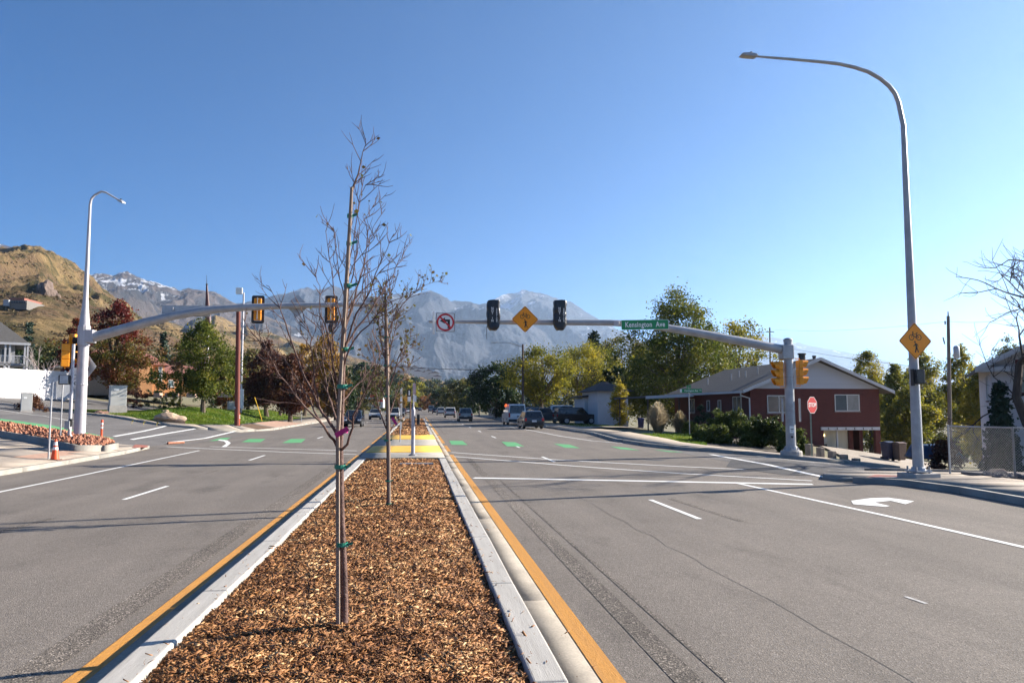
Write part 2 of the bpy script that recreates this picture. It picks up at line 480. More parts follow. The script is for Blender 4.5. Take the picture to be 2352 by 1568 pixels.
line('old_dash', [gp(1600, 1073), gp(1640, 1082)], .10, M_TAR, road, .004)
line('old_dash', [gp(440, 1097), gp(500, 1080)], .10, M_TAR, road, .004)
line('old_dash', [gp(-40, 1230), gp(120, 1190)], .14, M_TAR, road, .004)
line('old_dash', [gp(2080, 1370), gp(2128, 1386)], .05, M_FADED, road, .005)
line('crosswalk_line', [(1.5, 35.7), (5.38, 30.3), (9, 26.5), (12.6, 23.4)], .16, M_WHITE, road)
line('crosswalk_line', [(1.5, 32.8), (5.5, 27.0), (8.2, 23.6), (10.9, 20.9)], .16, M_WHITE, road)
line('crosswalk_line', [(-2.6, 34.6), (-6, 36.8), (-10, 40), (-13.2, 42.6)], .16, M_WHITE, road)
line('crosswalk_line', [(-2.8, 37.4), (-6, 39.3), (-10.6, 42.2)], .16, M_WHITE, road)
line('stop_line', [(1.62, 22.9), (5, 21.8), (10.4, 19.9)], .34, M_WHITE, road)
line('side_street_line', [gp(1632, 1045, .0), gp(1760, 1067, 0), gp(1898, 1097, 0)], .22, M_WHITE, road, .014)
line('side_street_line', [gp(1740, 1050, -.1), gp(1850, 1064, -.2), gp(1990, 1078, -.45), gp(2085, 1088, -.5)], .16, M_WHITE, sideR, .012)
line('side_street_line', [gp(262, 1003, .4), gp(330, 994, .4), gp(380, 985, .45)], .2, M_WHITE, sideL, .01)
line('side_street_line', [gp(302, 1011, .25), gp(380, 1000, .25), gp(450, 992, .2), gp(500, 989, .15)], .22, M_WHITE, sideL, .01)
line('side_street_line', [gp(385, 1017, .1), gp(470, 1007, .1), gp(560, 990, .1), gp(600, 985, .1)], .2, M_WHITE, road, .01)
line('side_street_line', [gp(-10, 968, 1.0), gp(100, 975, .8), gp(200, 985, .6)], .12, M_WHITE, sideL, .012)
ribbon('curved_edge_line', [gp(505, 1012), gp(522, 1014), gp(530, 1020), gp(520, 1028)], [gp(500, 1014), gp(514, 1016), gp(520, 1021), gp(508, 1029)], .009, M_WHITE, road, step=.5, across=1)
P = [gp(1160, 978, .2), gp(1230, 990, .12), gp(1290, 1002, .08), gp(1360, 1013, .04), gp(1430, 1019, .02), gp(1500, 1023, .02)]
line('shoulder_line', P, .13, M_WHITE, road, .008)
line('far_crossing_line', [gp(640, 981, .05), gp(690, 972, .08), gp(760, 962, .1)], .2, M_WHITE, road, .008)
# green bicycle crossing blocks in a row over the junction
for q in ([(555, 1017), (598, 1017), (610, 1010), (572, 1010)], [(648, 1019), (692, 1018), (702, 1010), (668, 1010)], [(480, 1015), (520, 1012), (530, 1007), (505, 1008)],
          [(1032, 1013.5), (1062, 1014), (1074, 1023), (1037, 1022.5)], [(1152, 1016), (1183, 1017), (1204, 1026), (1165, 1026)],
          [(1272, 1020), (1308, 1022), (1332, 1030), (1297, 1029)], [(1402, 1026), (1440, 1029), (1470, 1035), (1425, 1032)], [(1500, 1033), (1540, 1036), (1570, 1039), (1535, 1038)]):
    g = [gp(u, v, 0.02) for u, v in q]
    ribbon('green_bike_block', [g[0], g[1]], [g[3], g[2]], .007, M_GREEN, road, step=1.0)
ribbon('green_bike_lane', [gp(0, 975, .95), gp(120, 984, .75), gp(262, 1003, .45)], [gp(-5, 983, .95), gp(120, 994, .75), gp(225, 1007, .5)], .010, M_GREEN, sideL, step=.8)
# right-turn arrow in the kerb lane
A = [gp(u, v) for u, v in ((2000, 1144), (1955, 1150), (1960, 1158), (2034, 1164), (2044, 1162), (2008, 1154), (2046, 1150), (2080, 1158), (2100, 1151), (2040, 1143))]
mb = MB(); mb.poly([(p[0], p[1], .008) for p in A][::-1]); mb.build('turn_arrow', M_WHITE, road)
# fine cracks and joints in the asphalt
for P in ([gp(1160, 1040), gp(1240, 1090), gp(1400, 1180), gp(1660, 1320), gp(1900, 1450), gp(2090, 1568)],
          [gp(1700, 1120), gp(1900, 1165), gp(2100, 1200), gp(2352, 1255)], [gp(1880, 1120), gp(2100, 1180), gp(2352, 1222)],
          ):
    Q = resample([p[:2] for p in P], .5)
    Q = [q + np.array([.03 * math.sin(i * 1.7) + .02 * math.sin(i * 4.1), 0]) for i, q in enumerate(Q)]
    line('crack', Q, .009, M_CRACK, road, .003, step=.6)
mh = MB(); c = gp(1505, 1100 - 43, 0); mh.lathe([(.36, 0), (.36, .012)], (c[0], c[1], .003), 20); mh.build('manhole_cover', mat('cast_iron', (.05, .048, .045), .6, .3, 20), road)

# ---- pavements cut into slabs by their joints
def slabs(name, A, B, off, m, length=1.9, parent=None, skirt=.35, gap=.012, rows=1):
    root = parent or thing(name, None, None, kind='structure')
    A2, B2 = [], []
    for i in range(len(A) - 1):
        a0, a1, b0, b1 = (np.array(q[:2], float) for q in (A[i], A[i + 1], B[i], B[i + 1]))
        k = max(1, int(round(np.linalg.norm(a1 - a0) / length)))
        for j in range(k):
            s0, s1 = j / k, (j + 1) / k
            qa0, qa1, qb0, qb1 = a0 + (a1 - a0) * s0, a0 + (a1 - a0) * s1, b0 + (b1 - b0) * s0, b0 + (b1 - b0) * s1
            for r in range(rows):
                f0, f1 = r / rows, (r + 1) / rows
                p00, p01, p10, p11 = qa0 + (qb0 - qa0) * f0, qa0 + (qb0 - qa0) * f1, qa1 + (qb1 - qa1) * f0, qa1 + (qb1 - qa1) * f1
                cc = (p00 + p01 + p10 + p11) / 4
                sh = lambda p: p + (cc - p) / max(.05, np.linalg.norm(cc - p)) * gap
                ribbon('slab', [sh(p00), sh(p10)], [sh(p01), sh(p11)], off + random.uniform(-.004, .004), m, root, step=1.2, skirt=skirt)
    return root
random.seed(3)
def kerb_run(name, P, side, root, w=.16, off=.15, length=3.0):
    """kerb stones along a line, the stone lying to 'side' of it"""
    Q = resample([np.array(p[:2], float) for p in P], 1.5)
    k = 0
    while k < len(Q) - 1:
        e = min(k + 2, len(Q) - 1); seg = Q[k:e + 1]
        d0 = seg[1] - seg[0]; d0 = d0 / np.linalg.norm(d0)
        seg = [seg[0] + d0 * .01] + list(seg[1:])
        ribbon('kerb_stone', seg, offset_line(seg, side * w), off, M_CONC, root, step=1.5, across=1, skirt=.32)
        k = e
# right, near side
outN = [(12.4, -8), (12.4, 14), (12.75, 17.4), (12.6, 19.3), (11.7, 20.2)]
innN = [(15.4, -8), (15.4, 14), (15.5, 17.4), (15.8, 19.3), (15.9, 20.4)]
pv = slabs('pavement', offset_line(outN, -.17), innN, .14, M_PAVE, 1.8)
kerb_run('kerb', outN, -1, pv)
slabs('pavement', [(11.55, 20.4), (11.35, 21.2), (12.2, 22.7), (14, 23.5)], [(15.9, 20.4), (16.1, 21), (16.4, 21.6), (17.2, 22.2)], .06, M_PAVE, 1.8, parent=pv)
slabs('pavement', [(14, 23.5), (17, 23.8), (20, 22.5)], [(17.2, 22.2), (18, 22.1), (19.6, 21.2)], .12, M_PAVE, 1.8, parent=pv)
g = [gp(1952, 1096, .1), gp(2000, 1094, .1), gp(2030, 1098, .1), gp(1985, 1104, .1)]
ribbon('ramp_plate', [(12.55, 21.0), (13.4, 21.9)], [(13.1, 20.6), (13.9, 21.4)], .07, M_RAMP, pv, step=.5)
# right, far side
outF = [(12.4, 175), (12.4, 75), (12.9, 58), (11.7, 46), (11.9, 39.7), (12.7, 35.6), (14, 33.8), (15.7, 32.0), (17.6, 31.0), (19.5, 30.1)]
innF = [(15.4, 175), (15.4, 75), (15.9, 58), (15, 47), (15.2, 41.3), (15.7, 38.3), (16.7, 36.6), (17.9, 35.4), (19.3, 34.2), (21, 33)]
pv2 = slabs('pavement', offset_line(outF, .17), innF, .14, M_PAVE, 2.2)
kerb_run('kerb', outF, 1, pv2)
# left, near corner
outL = [(-12.35, -8), (-12.35, 20), (-12.4, 30), (-12.6, 36), (-13.0, 40.4)]
innL = [(-33, -8), (-33, 20), (-31, 33), (-22, 40.4), (-14.6, 40.2)]
pv3 = slabs('pavement', offset_line(outL, .17), innL, .13, M_PAVE, 3.2, rows=4)
kerb_run('kerb', outL, 1, pv3)
ribbon('brick_paving', [gp(30, 1047, .3), gp(142, 1054, .2), gp(245, 1036, .2)], [gp(100, 1033, .4), gp(160, 1032, .3), gp(215, 1029, .3)], .142, M_BRICKP, pv3, step=.8)
ribbon('ramp_plate', [gp(303, 1030, .15), gp(338, 1029, .15)], [gp(310, 1025, .15), gp(342, 1024.5, .15)], .145, M_RAMP, pv3, step=.8)
# left, far side
outL2 = [(-29, 70.6), (-19.5, 62.7), (-16, 62.8), (-13.6, 64.5), (-12.4, 70), (-12.4, 110), (-12.4, 175)]
innL2 = [(-30.5, 72.6), (-20.6, 64.7), (-17.8, 66.0), (-16.2, 70), (-15.8, 74), (-15.8, 110), (-15.8, 175)]
pv4 = slabs('pavement', offset_line(outL2, -.17) if False else offset_line(outL2, .17), innL2, .14, M_PAVE, 2.6)
kerb_run('kerb', outL2, 1, pv4)
ribbon('brick_paving', [(-12.8, 74), (-12.8, 92)], [(-15.6, 78), (-15.6, 90)], .152, M_BRICKP, pv4, step=1.2)
ribbon('planting_bed', [(-13.0, 67), (-12.8, 73.5)], [(-15.6, 71.5), (-15.4, 76)], .155, mat('brown_mulch_soil', (.13, .075, .04), .95, .3, 3, fine=.4), pv4, step=1)

# ---- the median: kerb stones, gutters, mulch beds, concrete refuge
MX0, MX1 = -2.16, 1.04
med = thing('median', None, None, kind='structure')
def kerb_stones(x0, x1, y0, y1, L=3.05, z=.15):
    y = y0
    while y < y1 - .2:
        e = min(y + L, y1)
        w = .006 * math.sin(y * 1.3)
        mb = MB(); zz = float(zg(0, (y + e) / 2)); sl = float(zg(0, e) - zg(0, y)) / 2
        mb.add([(x0, y + .006, zz - .3), (x1, y + .006, zz - .3), (x1, e - .006, zz - .3), (x0, e - .006, zz - .3),
                (x0 + w, y + .006, zz + z - sl), (x1 + w, y + .006, zz + z - sl), (x1 - w, e - .006, zz + z + sl), (x0 - w, e - .006, zz + z + sl)],
               [(3, 2, 1, 0), (4, 5, 6, 7), (0, 1, 5, 4), (1, 2, 6, 5), (2, 3, 7, 6), (3, 0, 4, 7)])
        mb.build('kerb_stone', M_CURB, med, bevel=.022, seg=3)
        y = e
kerb_stones(MX0, MX0 + .25, -9.8, 29.6); kerb_stones(MX1 - .25, MX1, -9.8, 29.6)
kerb_stones(MX0, MX0 + .22, 53.5, 128, 6.1); kerb_stones(MX1 - .22, MX1, 53.5, 128, 6.1)
y = -10.
while y < 130:
    e = min(y + 6.1, 130)
    for a, b in ((MX0 - .24, MX0 - .01), (MX1 + .01, MX1 + .31)):
        ribbon('gutter_pan', [(a, y + .006), (a, e - .006)], [(b, y + .006), (b, e - .006)], .006, M_GUTTER, med, step=2, across=1, skirt=.1)
    y = e
# refuge where the crossing cuts the median
def zflat(o): return lambda x, y: zg(0 * np.asarray(x), y) + o
ribbon('refuge_slab', [(MX0, 29.62), (MX0, 33.4)], [(MX1, 29.62), (MX1, 33.4)], .15, M_CONC, med, skirt=.3)
ribbon('refuge_slab', [(MX0, 39.0), (MX0, 46.6)], [(MX1, 39.0), (MX1, 46.6)], .14, M_CONC, med, skirt=.3)
ribbon('tactile_plate', [(MX0, 33.42), (MX0, 38.98)], [(MX1, 33.42), (MX1, 38.98)], .145, M_TACT, med, skirt=.3)
ribbon('tactile_plate', [(MX0, 46.62), (MX0, 53.4)], [(MX1, 46.62), (MX1, 53.4)], .145, M_TACT, med, skirt=.3)
mb = MB(); mb.box(((MX0 + MX1) / 2, 29.56, .14), (2.66, .05, .08)); mb.build('timber_edge', mat('edge_timber', (.42, .22, .10), .8), med)
def mulch(y0, y1, name, seed, sub):
    rs = np.random.RandomState(seed)
    xa, xb = MX0 + .22, MX1 - .22
    nx = 44; ny = int((y1 - y0) / sub)
    X, Y = np.meshgrid(np.linspace(xa, xb, nx), np.linspace(y0, y1, ny), indexing='ij')
    def hz(x, y):
        m_ = .055 * np.clip(1 - ((x - (MX0 + MX1) / 2) / 1.45) ** 2, 0, 1)
        return zg(0 * x, y) + .085 + m_ + .05 * (fbm(x * 2.2, y * 2.2, 4) - .5) + .03 * (vnoise(x * 9, y * 9) - .5)
    Z = hz(X, Y); I = np.arange(nx * ny).reshape(nx, ny)
    me_ = fmesh(name, np.stack([X, Y, Z], -1).reshape(-1, 3), np.stack([I[:-1, :-1], I[1:, :-1], I[1:, 1:], I[:-1, 1:]], -1).reshape(-1, 4))
    return me_, hz
M_MULCH = mat('mulch_bed', (.055, .023, .010), .95, .4, 9, col2=(.15, .07, .028), fine=.55, bump=1.0, bscale=45)
me, hz1 = mulch(-8, 29.54, 'mulch_bed', 5, .12)
link('mulch_bed', me, M_MULCH, med)
me, hz2 = mulch(53.5, 128, 'mulch_bed', 6, .5)
link('mulch_bed', me, M_MULCH, med)
def chips(hz, n, ylo, yhi, power, s0, name, seed):
    rs = np.random.RandomState(seed)
    y = ylo + (yhi - ylo) * rs.rand(n) ** power
    x = MX0 + .27 + (MX1 - MX0 - .54) * rs.rand(n)
    z = hz(x, y) + .004 + .012 * rs.rand(n)
    L = s0 * (.38 + 1.7 * rs.rand(n) ** 3) * (1 + .035 * np.clip(y - 6, 0, 40)); W = L * (.10 + .16 * rs.rand(n))
    a = rs.rand(n) * 6.283; t = (rs.rand(n) - .5) * 1.1; r = (rs.rand(n) - .5) * 2.2
    d = np.stack([np.cos(a) * np.cos(t), np.sin(a) * np.cos(t), np.sin(t)], -1)
    up = np.stack([0 * a, 0 * a, np.ones(n)], -1); sd_ = np.cross(d, up); sd_ /= np.linalg.norm(sd_, axis=1)[:, None]
    nn = np.cross(sd_, d)
    sd2 = sd_ * np.cos(r)[:, None] + nn * np.sin(r)[:, None]; nn2 = np.cross(sd2, d)
    c_ = np.stack([x, y, z], -1); h = W * .35
    P0 = c_ - d * (L / 2)[:, None] - sd2 * (W / 2)[:, None]
    P1 = c_ - d * (L * .42)[:, None] + sd2 * (W / 2)[:, None]
    P2 = c_ + d * (L / 2)[:, None] + sd2 * (W * .35)[:, None]
    P3 = c_ + d * (L * .4)[:, None] - sd2 * (W / 2)[:, None]
    P4 = c_ + nn2 * h[:, None]
    V = np.stack([P0, P1, P2, P3, P4], 1).reshape(-1, 3); k = np.arange(n) * 5
    F_ = np.concatenate([np.stack([k + i, k + j, k + 4], -1) for i, j in ((1, 0), (2, 1), (3, 2), (0, 3))])
    F2 = np.concatenate([np.stack([k, k + 1, k + 2], -1), np.stack([k, k + 2, k + 3], -1)])
    return fmesh(name, V, np.concatenate([F_, F2]))
M_CHIP = leafmat('wood_chips', [(.07, .026, .010), (.20, .085, .030), (.33, .155, .055), (.24, .10, .036), (.38, .20, .08), (.64, .43, .22)], 0., .6, 1.3, .36)
o = link('wood_chips', chips(hz1, 135000, 4.6, 29.5, 1.9, .052, 'wood_chips', 1), M_CHIP, med); o['kind'] = 'stuff'
o = link('wood_chips', chips(hz2, 9000, 53.6, 128, 1.6, .09, 'wood_chips', 2), M_CHIP, med); o['kind'] = 'stuff'
rs = np.random.RandomState(31); n_ = 420
yy = 5 + 22 * rs.rand(n_) ** 1.6; xx = np.where(rs.rand(n_) < .6, MX1 - .24 + .26 * rs.rand(n_) ** 2.5, MX0 + .24 - .22 * rs.rand(n_) ** 2.5)
xx = np.where(rs.rand(n_) < .16, MX1 + .03 + .3 * rs.rand(n_), xx); zz = np.where(xx > MX1, .012, .153)
keep = (xx < MX1 - .0) | (xx > MX1 + .02)
o = link('stray_chips', chips(lambda x, y: zz, n_, 0, 1, 1, .04, 'stray_chips', 3), M_CHIP, med); o['kind'] = 'stuff'
co = np.array([v.co for v in o.data.vertices]).reshape(n_, 5, 3); c0 = co.mean(1, keepdims=True); co = co - c0 + np.stack([xx, yy, zz + .006], -1)[:, None, :]; o.data.vertices.foreach_set('co', co.astype(np.float32).ravel())
mb = MB(); p0, p1 = gp(918, 1066, .16), gp(995, 1065, .16); mb.tube([p0, p1], [.045, .045], 8); mb.build('irrigation_pipe', mat('grey_plastic', (.35, .34, .33), .6), med)

# ================================================================== HILLS AND MOUNTAINS
from mathutils.bvhtree import BVHTree
HILLS = []
def on_hill(u, v):
    """where the sight line through a picture point meets the hills"""
    d = Vector(ray(u, v)).normalized(); best = None
    for t_ in HILLS:
        h = t_.ray_cast(Vector(_C), d)
        if h[0] is not None and (best is None or h[3] < best[3]): best = h
    return np.array(best[0]) if best else None
def hillmat(name, layers, snow=None, nscale=.004, bump=.6, bdist=6.):
    """hillside: grass and scrub in blotches, rock, snow lying by height and aspect"""
    m = D.materials.new(name); n, l = nt(m); b = n['Principled BSDF']
    b.inputs['Roughness'].default_value = .95; b.inputs['Specular IOR Level'].default_value = .1
    tc = n.new('ShaderNodeTexCoord'); src = tc.outputs['Object']
    def noise(sc_, det=8, r=.65):
        q = n.new('ShaderNodeTexNoise'); q.inputs['Scale'].default_value = sc_; q.inputs['Detail'].default_value = det; q.inputs['Roughness'].default_value = r
        l.new(src, q.inputs['Vector']); return q
    cur = None
    for i, (c, sc_, lo, hi) in enumerate(layers):
        if cur is None:
            rgb = n.new('ShaderNodeRGB'); rgb.outputs[0].default_value = rgba(c); cur = rgb.outputs[0]; continue
        q = noise(sc_)
        mr = n.new('ShaderNodeMapRange'); mr.inputs[1].default_value = lo; mr.inputs[2].default_value = hi; l.new(q.outputs[0], mr.inputs[0])
        mx = n.new('ShaderNodeMix'); mx.data_type = 'RGBA'; l.new(mr.outputs[0], mx.inputs[0]); l.new(cur, mx.inputs[6]); mx.inputs[7].default_value = rgba(c); cur = mx.outputs[2]
    if snow:
        z0, z1, amt, sc_ = snow
        sp = n.new('ShaderNodeSeparateXYZ'); l.new(src, sp.inputs[0])
        mz = n.new('ShaderNodeMapRange'); mz.inputs[1].default_value = z0; mz.inputs[2].default_value = z1; mz.inputs[3].default_value = 0; mz.inputs[4].default_value = amt; l.new(sp.outputs[2], mz.inputs[0])
        q = noise(sc_, 9, .68)
        ge = n.new('ShaderNodeNewGeometry'); dp = n.new('ShaderNodeVectorMath'); dp.operation = 'DOT_PRODUCT'; dp.inputs[1].default_value = (-.45, -.35, .6)
        l.new(ge.outputs['Normal'], dp.inputs[0])
        a1 = n.new('ShaderNodeMath'); a1.operation = 'MULTIPLY_ADD'; a1.inputs[1].default_value = .28; l.new(dp.outputs['Value'], a1.inputs[0]); l.new(mz.outputs[0], a1.inputs[2])
        a2 = n.new('ShaderNodeMath'); a2.operation = 'ADD'; l.new(a1.outputs[0], a2.inputs[0]); l.new(q.outputs[0], a2.inputs[1])
        mr = n.new('ShaderNodeMapRange'); mr.inputs[1].default_value = .93; mr.inputs[2].default_value = 1.0; l.new(a2.outputs[0], mr.inputs[0])
        mx = n.new('ShaderNodeMix'); mx.data_type = 'RGBA'; l.new(mr.outputs[0], mx.inputs[0]); l.new(cur, mx.inputs[6]); mx.inputs[7].default_value = (.55, .57, .62, 1); cur = mx.outputs[2]
    l.new(cur, b.inputs['Base Color'])
    q = noise(nscale * 12, 8, .7)
    bp = n.new('ShaderNodeBump'); bp.inputs['Strength'].default_value = bump; bp.inputs['Distance'].default_value = bdist
    l.new(q.outputs[0], bp.inputs['Height']); l.new(bp.outputs[0], b.inputs['Normal'])
    return m
def ridge(name, prof, Rr, front, m, nu=220, ntt=70, foot=-10., rough=.16, nsc=1 / 700., p=1.15, seed=0, edge=.015, back=.5):
    """a mountain range: its crest follows prof, spurs and gullies run down to its foot in front"""
    us = np.linspace(prof[0][0], prof[-1][0], nu)
    vs_ = np.interp(us, [q[0] for q in prof], [q[1] for q in prof])
    dx = np.array([ray(u, 938)[:2] / np.linalg.norm(ray(u, 938)[:2]) for u in us])
    # elevation of the crest over the horizon
    el = np.array([(lambda d: d[2] / np.linalg.norm(d[:2]))(ray(u, v)) for u, v in zip(us, vs_)])
    t = np.concatenate([np.linspace(0, 1, ntt), np.linspace(1.03, 1 + back, 14)])
    T, E = np.meshgrid(t, np.arange(nu), indexing='xy')
    rr = Rr - front * (1 - T)
    X = dx[:, 0][:, None] * rr; Y = dx[:, 1][:, None] * rr
    crest = CAM_H + el * Rr
    tt = np.clip(T, 0, 1)
    base = foot + (crest[:, None] - foot) * tt ** p
    wx, wy = X * nsc + seed * 9.1, Y * nsc + seed * 4.7
    warp = fbm(wx * .7 + 31, wy * .7, 3) * 1.6
    nr = fbm(wx * 2.1 + warp, wy * .9 + warp, 6, True) - .62
    env = np.sin(np.pi * np.clip(tt, 0, 1)) ** .75
    H = base + (crest[:, None] - foot) * rough * (nr * 2.2) * env
    H = H + (crest[:, None] - foot) * edge * (fbm(wx * 14, wy * 14, 4) - .5) * 2 * np.clip(tt * 3, 0, 1)
    bk = np.clip((T - 1) / back, 0, 1); H = H * (1 - bk) + foot * bk
    H[:, 0] = -24
    I = np.arange(X.size).reshape(X.shape)
    me_ = fmesh(name, np.stack([X, Y, H], -1).reshape(-1, 3), np.stack([I[:-1, :-1], I[1:, :-1], I[1:, 1:], I[:-1, 1:]], -1).reshape(-1, 4), True)
    o = link(name, me_, m); o['kind'] = 'structure'
    if name == 'hill': HILLS.append(BVHTree.FromPolygons([tuple(v.co) for v in me_.vertices], [tuple(q.vertices) for q in me_.polygons]))
    return o
GOLD = [(.36, .245, .105), None]
M_GOLD = hillmat('golden_grass_hill', [((.27, .19, .09), 0, 0, 0), ((.19, .13, .065), .03, .42, .66), ((.15, .098, .06), .006, .5, .6), ((.085, .072, .03), .0095, .53, .6), ((.075, .065, .028), .05, .55, .62), ((.07, .06, .03), .16, .57, .63)], None, .02, .9, 7)
M_MID = hillmat('snowy_brown_mountain', [((.10, .085, .08), 0, 0, 0), ((.04, .043, .05), .006, .42, .58), ((.17, .135, .10), .002, .58, .7)], (60, 900, .40, .006), .004, .8, 14)
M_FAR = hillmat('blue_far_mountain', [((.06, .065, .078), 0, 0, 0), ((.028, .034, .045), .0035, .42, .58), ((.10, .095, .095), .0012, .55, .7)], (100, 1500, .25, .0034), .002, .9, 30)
ridge('mountain', [(-150, 540), (-60, 548), (0, 565), (25, 568), (50, 580), (110, 620), (160, 660)], 4200, 1500, M_MID, 90, 40, 0, seed=8)
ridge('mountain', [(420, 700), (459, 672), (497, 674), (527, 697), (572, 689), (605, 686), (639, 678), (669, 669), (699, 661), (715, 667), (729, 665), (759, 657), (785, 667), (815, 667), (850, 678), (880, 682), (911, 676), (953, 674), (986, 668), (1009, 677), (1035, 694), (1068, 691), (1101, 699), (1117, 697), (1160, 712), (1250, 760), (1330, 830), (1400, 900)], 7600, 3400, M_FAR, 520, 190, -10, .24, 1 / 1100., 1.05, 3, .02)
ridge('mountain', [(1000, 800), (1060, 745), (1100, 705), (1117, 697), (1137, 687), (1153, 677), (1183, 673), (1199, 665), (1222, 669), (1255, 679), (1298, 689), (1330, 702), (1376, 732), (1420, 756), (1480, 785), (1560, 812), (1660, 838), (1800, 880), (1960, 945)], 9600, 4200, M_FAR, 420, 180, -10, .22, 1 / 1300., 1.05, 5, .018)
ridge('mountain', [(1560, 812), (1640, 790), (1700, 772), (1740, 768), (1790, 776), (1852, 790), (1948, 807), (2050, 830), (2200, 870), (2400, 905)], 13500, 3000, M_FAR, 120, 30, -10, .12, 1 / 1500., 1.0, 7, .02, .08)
ridge('mountain', [(100, 680), (140, 640), (167, 626), (190, 632), (208, 628), (246, 633), (268, 628), (295, 633), (350, 649), (405, 667), (421, 664), (448, 667), (487, 671), (520, 690), (560, 708), (640, 740), (760, 790), (860, 840), (960, 890)], 4300, 2300, M_MID, 420, 160, 0, .26, 1 / 620., 1.1, 2, .02)
ridge('hill', [(60, 800), (220, 720), (300, 760), (383, 741), (410, 750), (437, 762), (460, 740), (487, 723), (506, 729), (547, 751), (571, 756), (647, 778), (720, 795), (778, 809), (834, 828), (928, 852), (1022, 877), (1090, 900), (1150, 930)], 2300, 1500, M_GOLD, 360, 120, 2, .18, 1 / 330., .9, 4, .012)
ridge('hill', [(-240, 560), (-120, 575), (-60, 592), (0, 592), (40, 586), (74, 581), (96, 592), (131, 611), (160, 628), (189, 644), (227, 677), (260, 699), (315, 742), (350, 752), (390, 770), (440, 800), (520, 850), (600, 900)], 1350, 1040, M_GOLD, 460, 200, 16, .17, 1 / 210., .85, 1, .016)
# rock outcrop on the golden hill
def rock_mesh(mb, c, size, rs, n=2):
    import bmesh
    bm = bmesh.new(); bmesh.ops.create_icosphere(bm, subdivisions=n, radius=1)
    s = rs.rand() * 50
    for v in bm.verts:
        q = v.co; f = 1 + .38 * mnoise.noise(Vector((q.x * 1.3 + s, q.y * 1.3, q.z * 1.3))) + .14 * mnoise.noise(Vector((q.x * 4 + s, q.y * 4, q.z * 4)))
        v.co = Vector((q.x * f * size[0], q.y * f * size[1], q.z * f * size[2]))
    mb.add([(v.co.x + c[0], v.co.y + c[1], v.co.z + c[2]) for v in bm.verts], [tuple(w.index for w in f.verts) for f in bm.faces]); bm.free()
rs = np.random.RandomState(2)
mb = MB(); P = on_hill(108, 672)
if P is None: P = at(110, 664, 880)
k_ = P[1] / 900.
for dx_, dz_, s_ in ((0, 0, 15), (-10, -9, 14), (8, -8, 12), (-3, 7, 9), (14, -15, 9), (-22, -12, 12)): rock_mesh(mb, (P[0] + dx_ * .7 * k_, P[1] - 2 + abs(dx_) * .5, P[2] + dz_ * .7 * k_), (s_ * .5 * k_, s_ * .7 * k_, s_ * .8 * k_), rs, 3)
o = mb.build('rock_outcrop', mat('grey_red_rock', (.13, .095, .08), .95, .4, .15, bump=.8, bscale=.6)); setp(o, 'dark rocky crag jutting from the golden grass hill', 'rock')
# the air: pale haze over the whole valley
hb = MB(); hb.box((0, 0, 850), (32000, 32000, 1760))
hz = D.materials.new('valley_haze'); n, l = nt(hz)
n.remove(n['Principled BSDF'])
pvn = n.new('ShaderNodeVolumePrincipled'); pvn.inputs['Color'].default_value = (.52, .71, 1.0, 1); pvn.inputs['Density'].default_value = HAZE_D; pvn.inputs['Anisotropy'].default_value = .48
l.new(pvn.outputs[0], n['Material Output'].inputs['Volume'])
ho = hb.build('haze', hz); ho['kind'] = 'stuff'; setp(ho, 'pale blue haze filling the valley air', 'haze')

# ================================================================== VEGETATION
def leaves_at(C_, n, sprd, size, rs, flat=0.):
    """n leaves scattered round each clump centre; folded two-triangle leaves"""
    k = len(C_); tot = k * n
    base = np.repeat(C_, n, 0); sp = np.repeat(np.broadcast_to(sprd, (k,)), n)
    off = rs.normal(size=(tot, 3)) * sp[:, None] * .55; off[:, 2] *= .8
    p = base + off
    d = rs.normal(size=(tot, 3)); d[:, 2] -= .3; d /= np.linalg.norm(d, axis=1)[:, None]
    q = rs.normal(size=(tot, 3)); q[:, 2] *= 1 - flat; s_ = np.cross(d, q); s_ /= np.linalg.norm(s_, axis=1)[:, None] + 1e-9
    nn = np.cross(d, s_)
    L = size * (.6 + .8 * rs.rand(tot)); W = L * .42
    a = p; b = p + d * (L * .5)[:, None] + s_ * W[:, None] + nn * (W * .3)[:, None]
    c = p + d * L[:, None]; e = p + d * (L * .5)[:, None] - s_ * W[:, None] + nn * (W * .3)[:, None]
    V = np.stack([a, b, c, e], 1).reshape(-1, 3); i = np.arange(tot) * 4
    return V, np.concatenate([np.stack([i, i + 1, i + 2], -1), np.stack([i, i + 2, i + 3], -1)])
PROF = {
    'round': lambda t: np.sqrt(np.clip(1 - (2 * t - 1) ** 2, 0, 1)) ** .8,
    'oval': lambda t: np.sin(np.pi * np.clip(t, 0, 1) ** .8) ** .7,
    'egg': lambda t: np.sin(np.pi * np.clip(t, 0, 1) ** .62) ** .75,
    'cone': lambda t: (1 - t) ** .8 * np.clip(t * 8 + .25, 0, 1),
    'wide': lambda t: np.sin(np.pi * np.clip(t, 0, 1) ** 1.25) ** .55,
    'bush': lambda t: np.sqrt(np.clip(1 - t ** 2, 0, 1)),
}
M_BARK = mat('grey_brown_bark', (.105, .08, .06), .95, .35, 7, bump=1., bscale=22, stretch=(1, 1, .25))
M_BARKD = mat('dark_bark', (.055, .042, .035), .95, .35, 7, bump=1., bscale=22, stretch=(1, 1, .25))
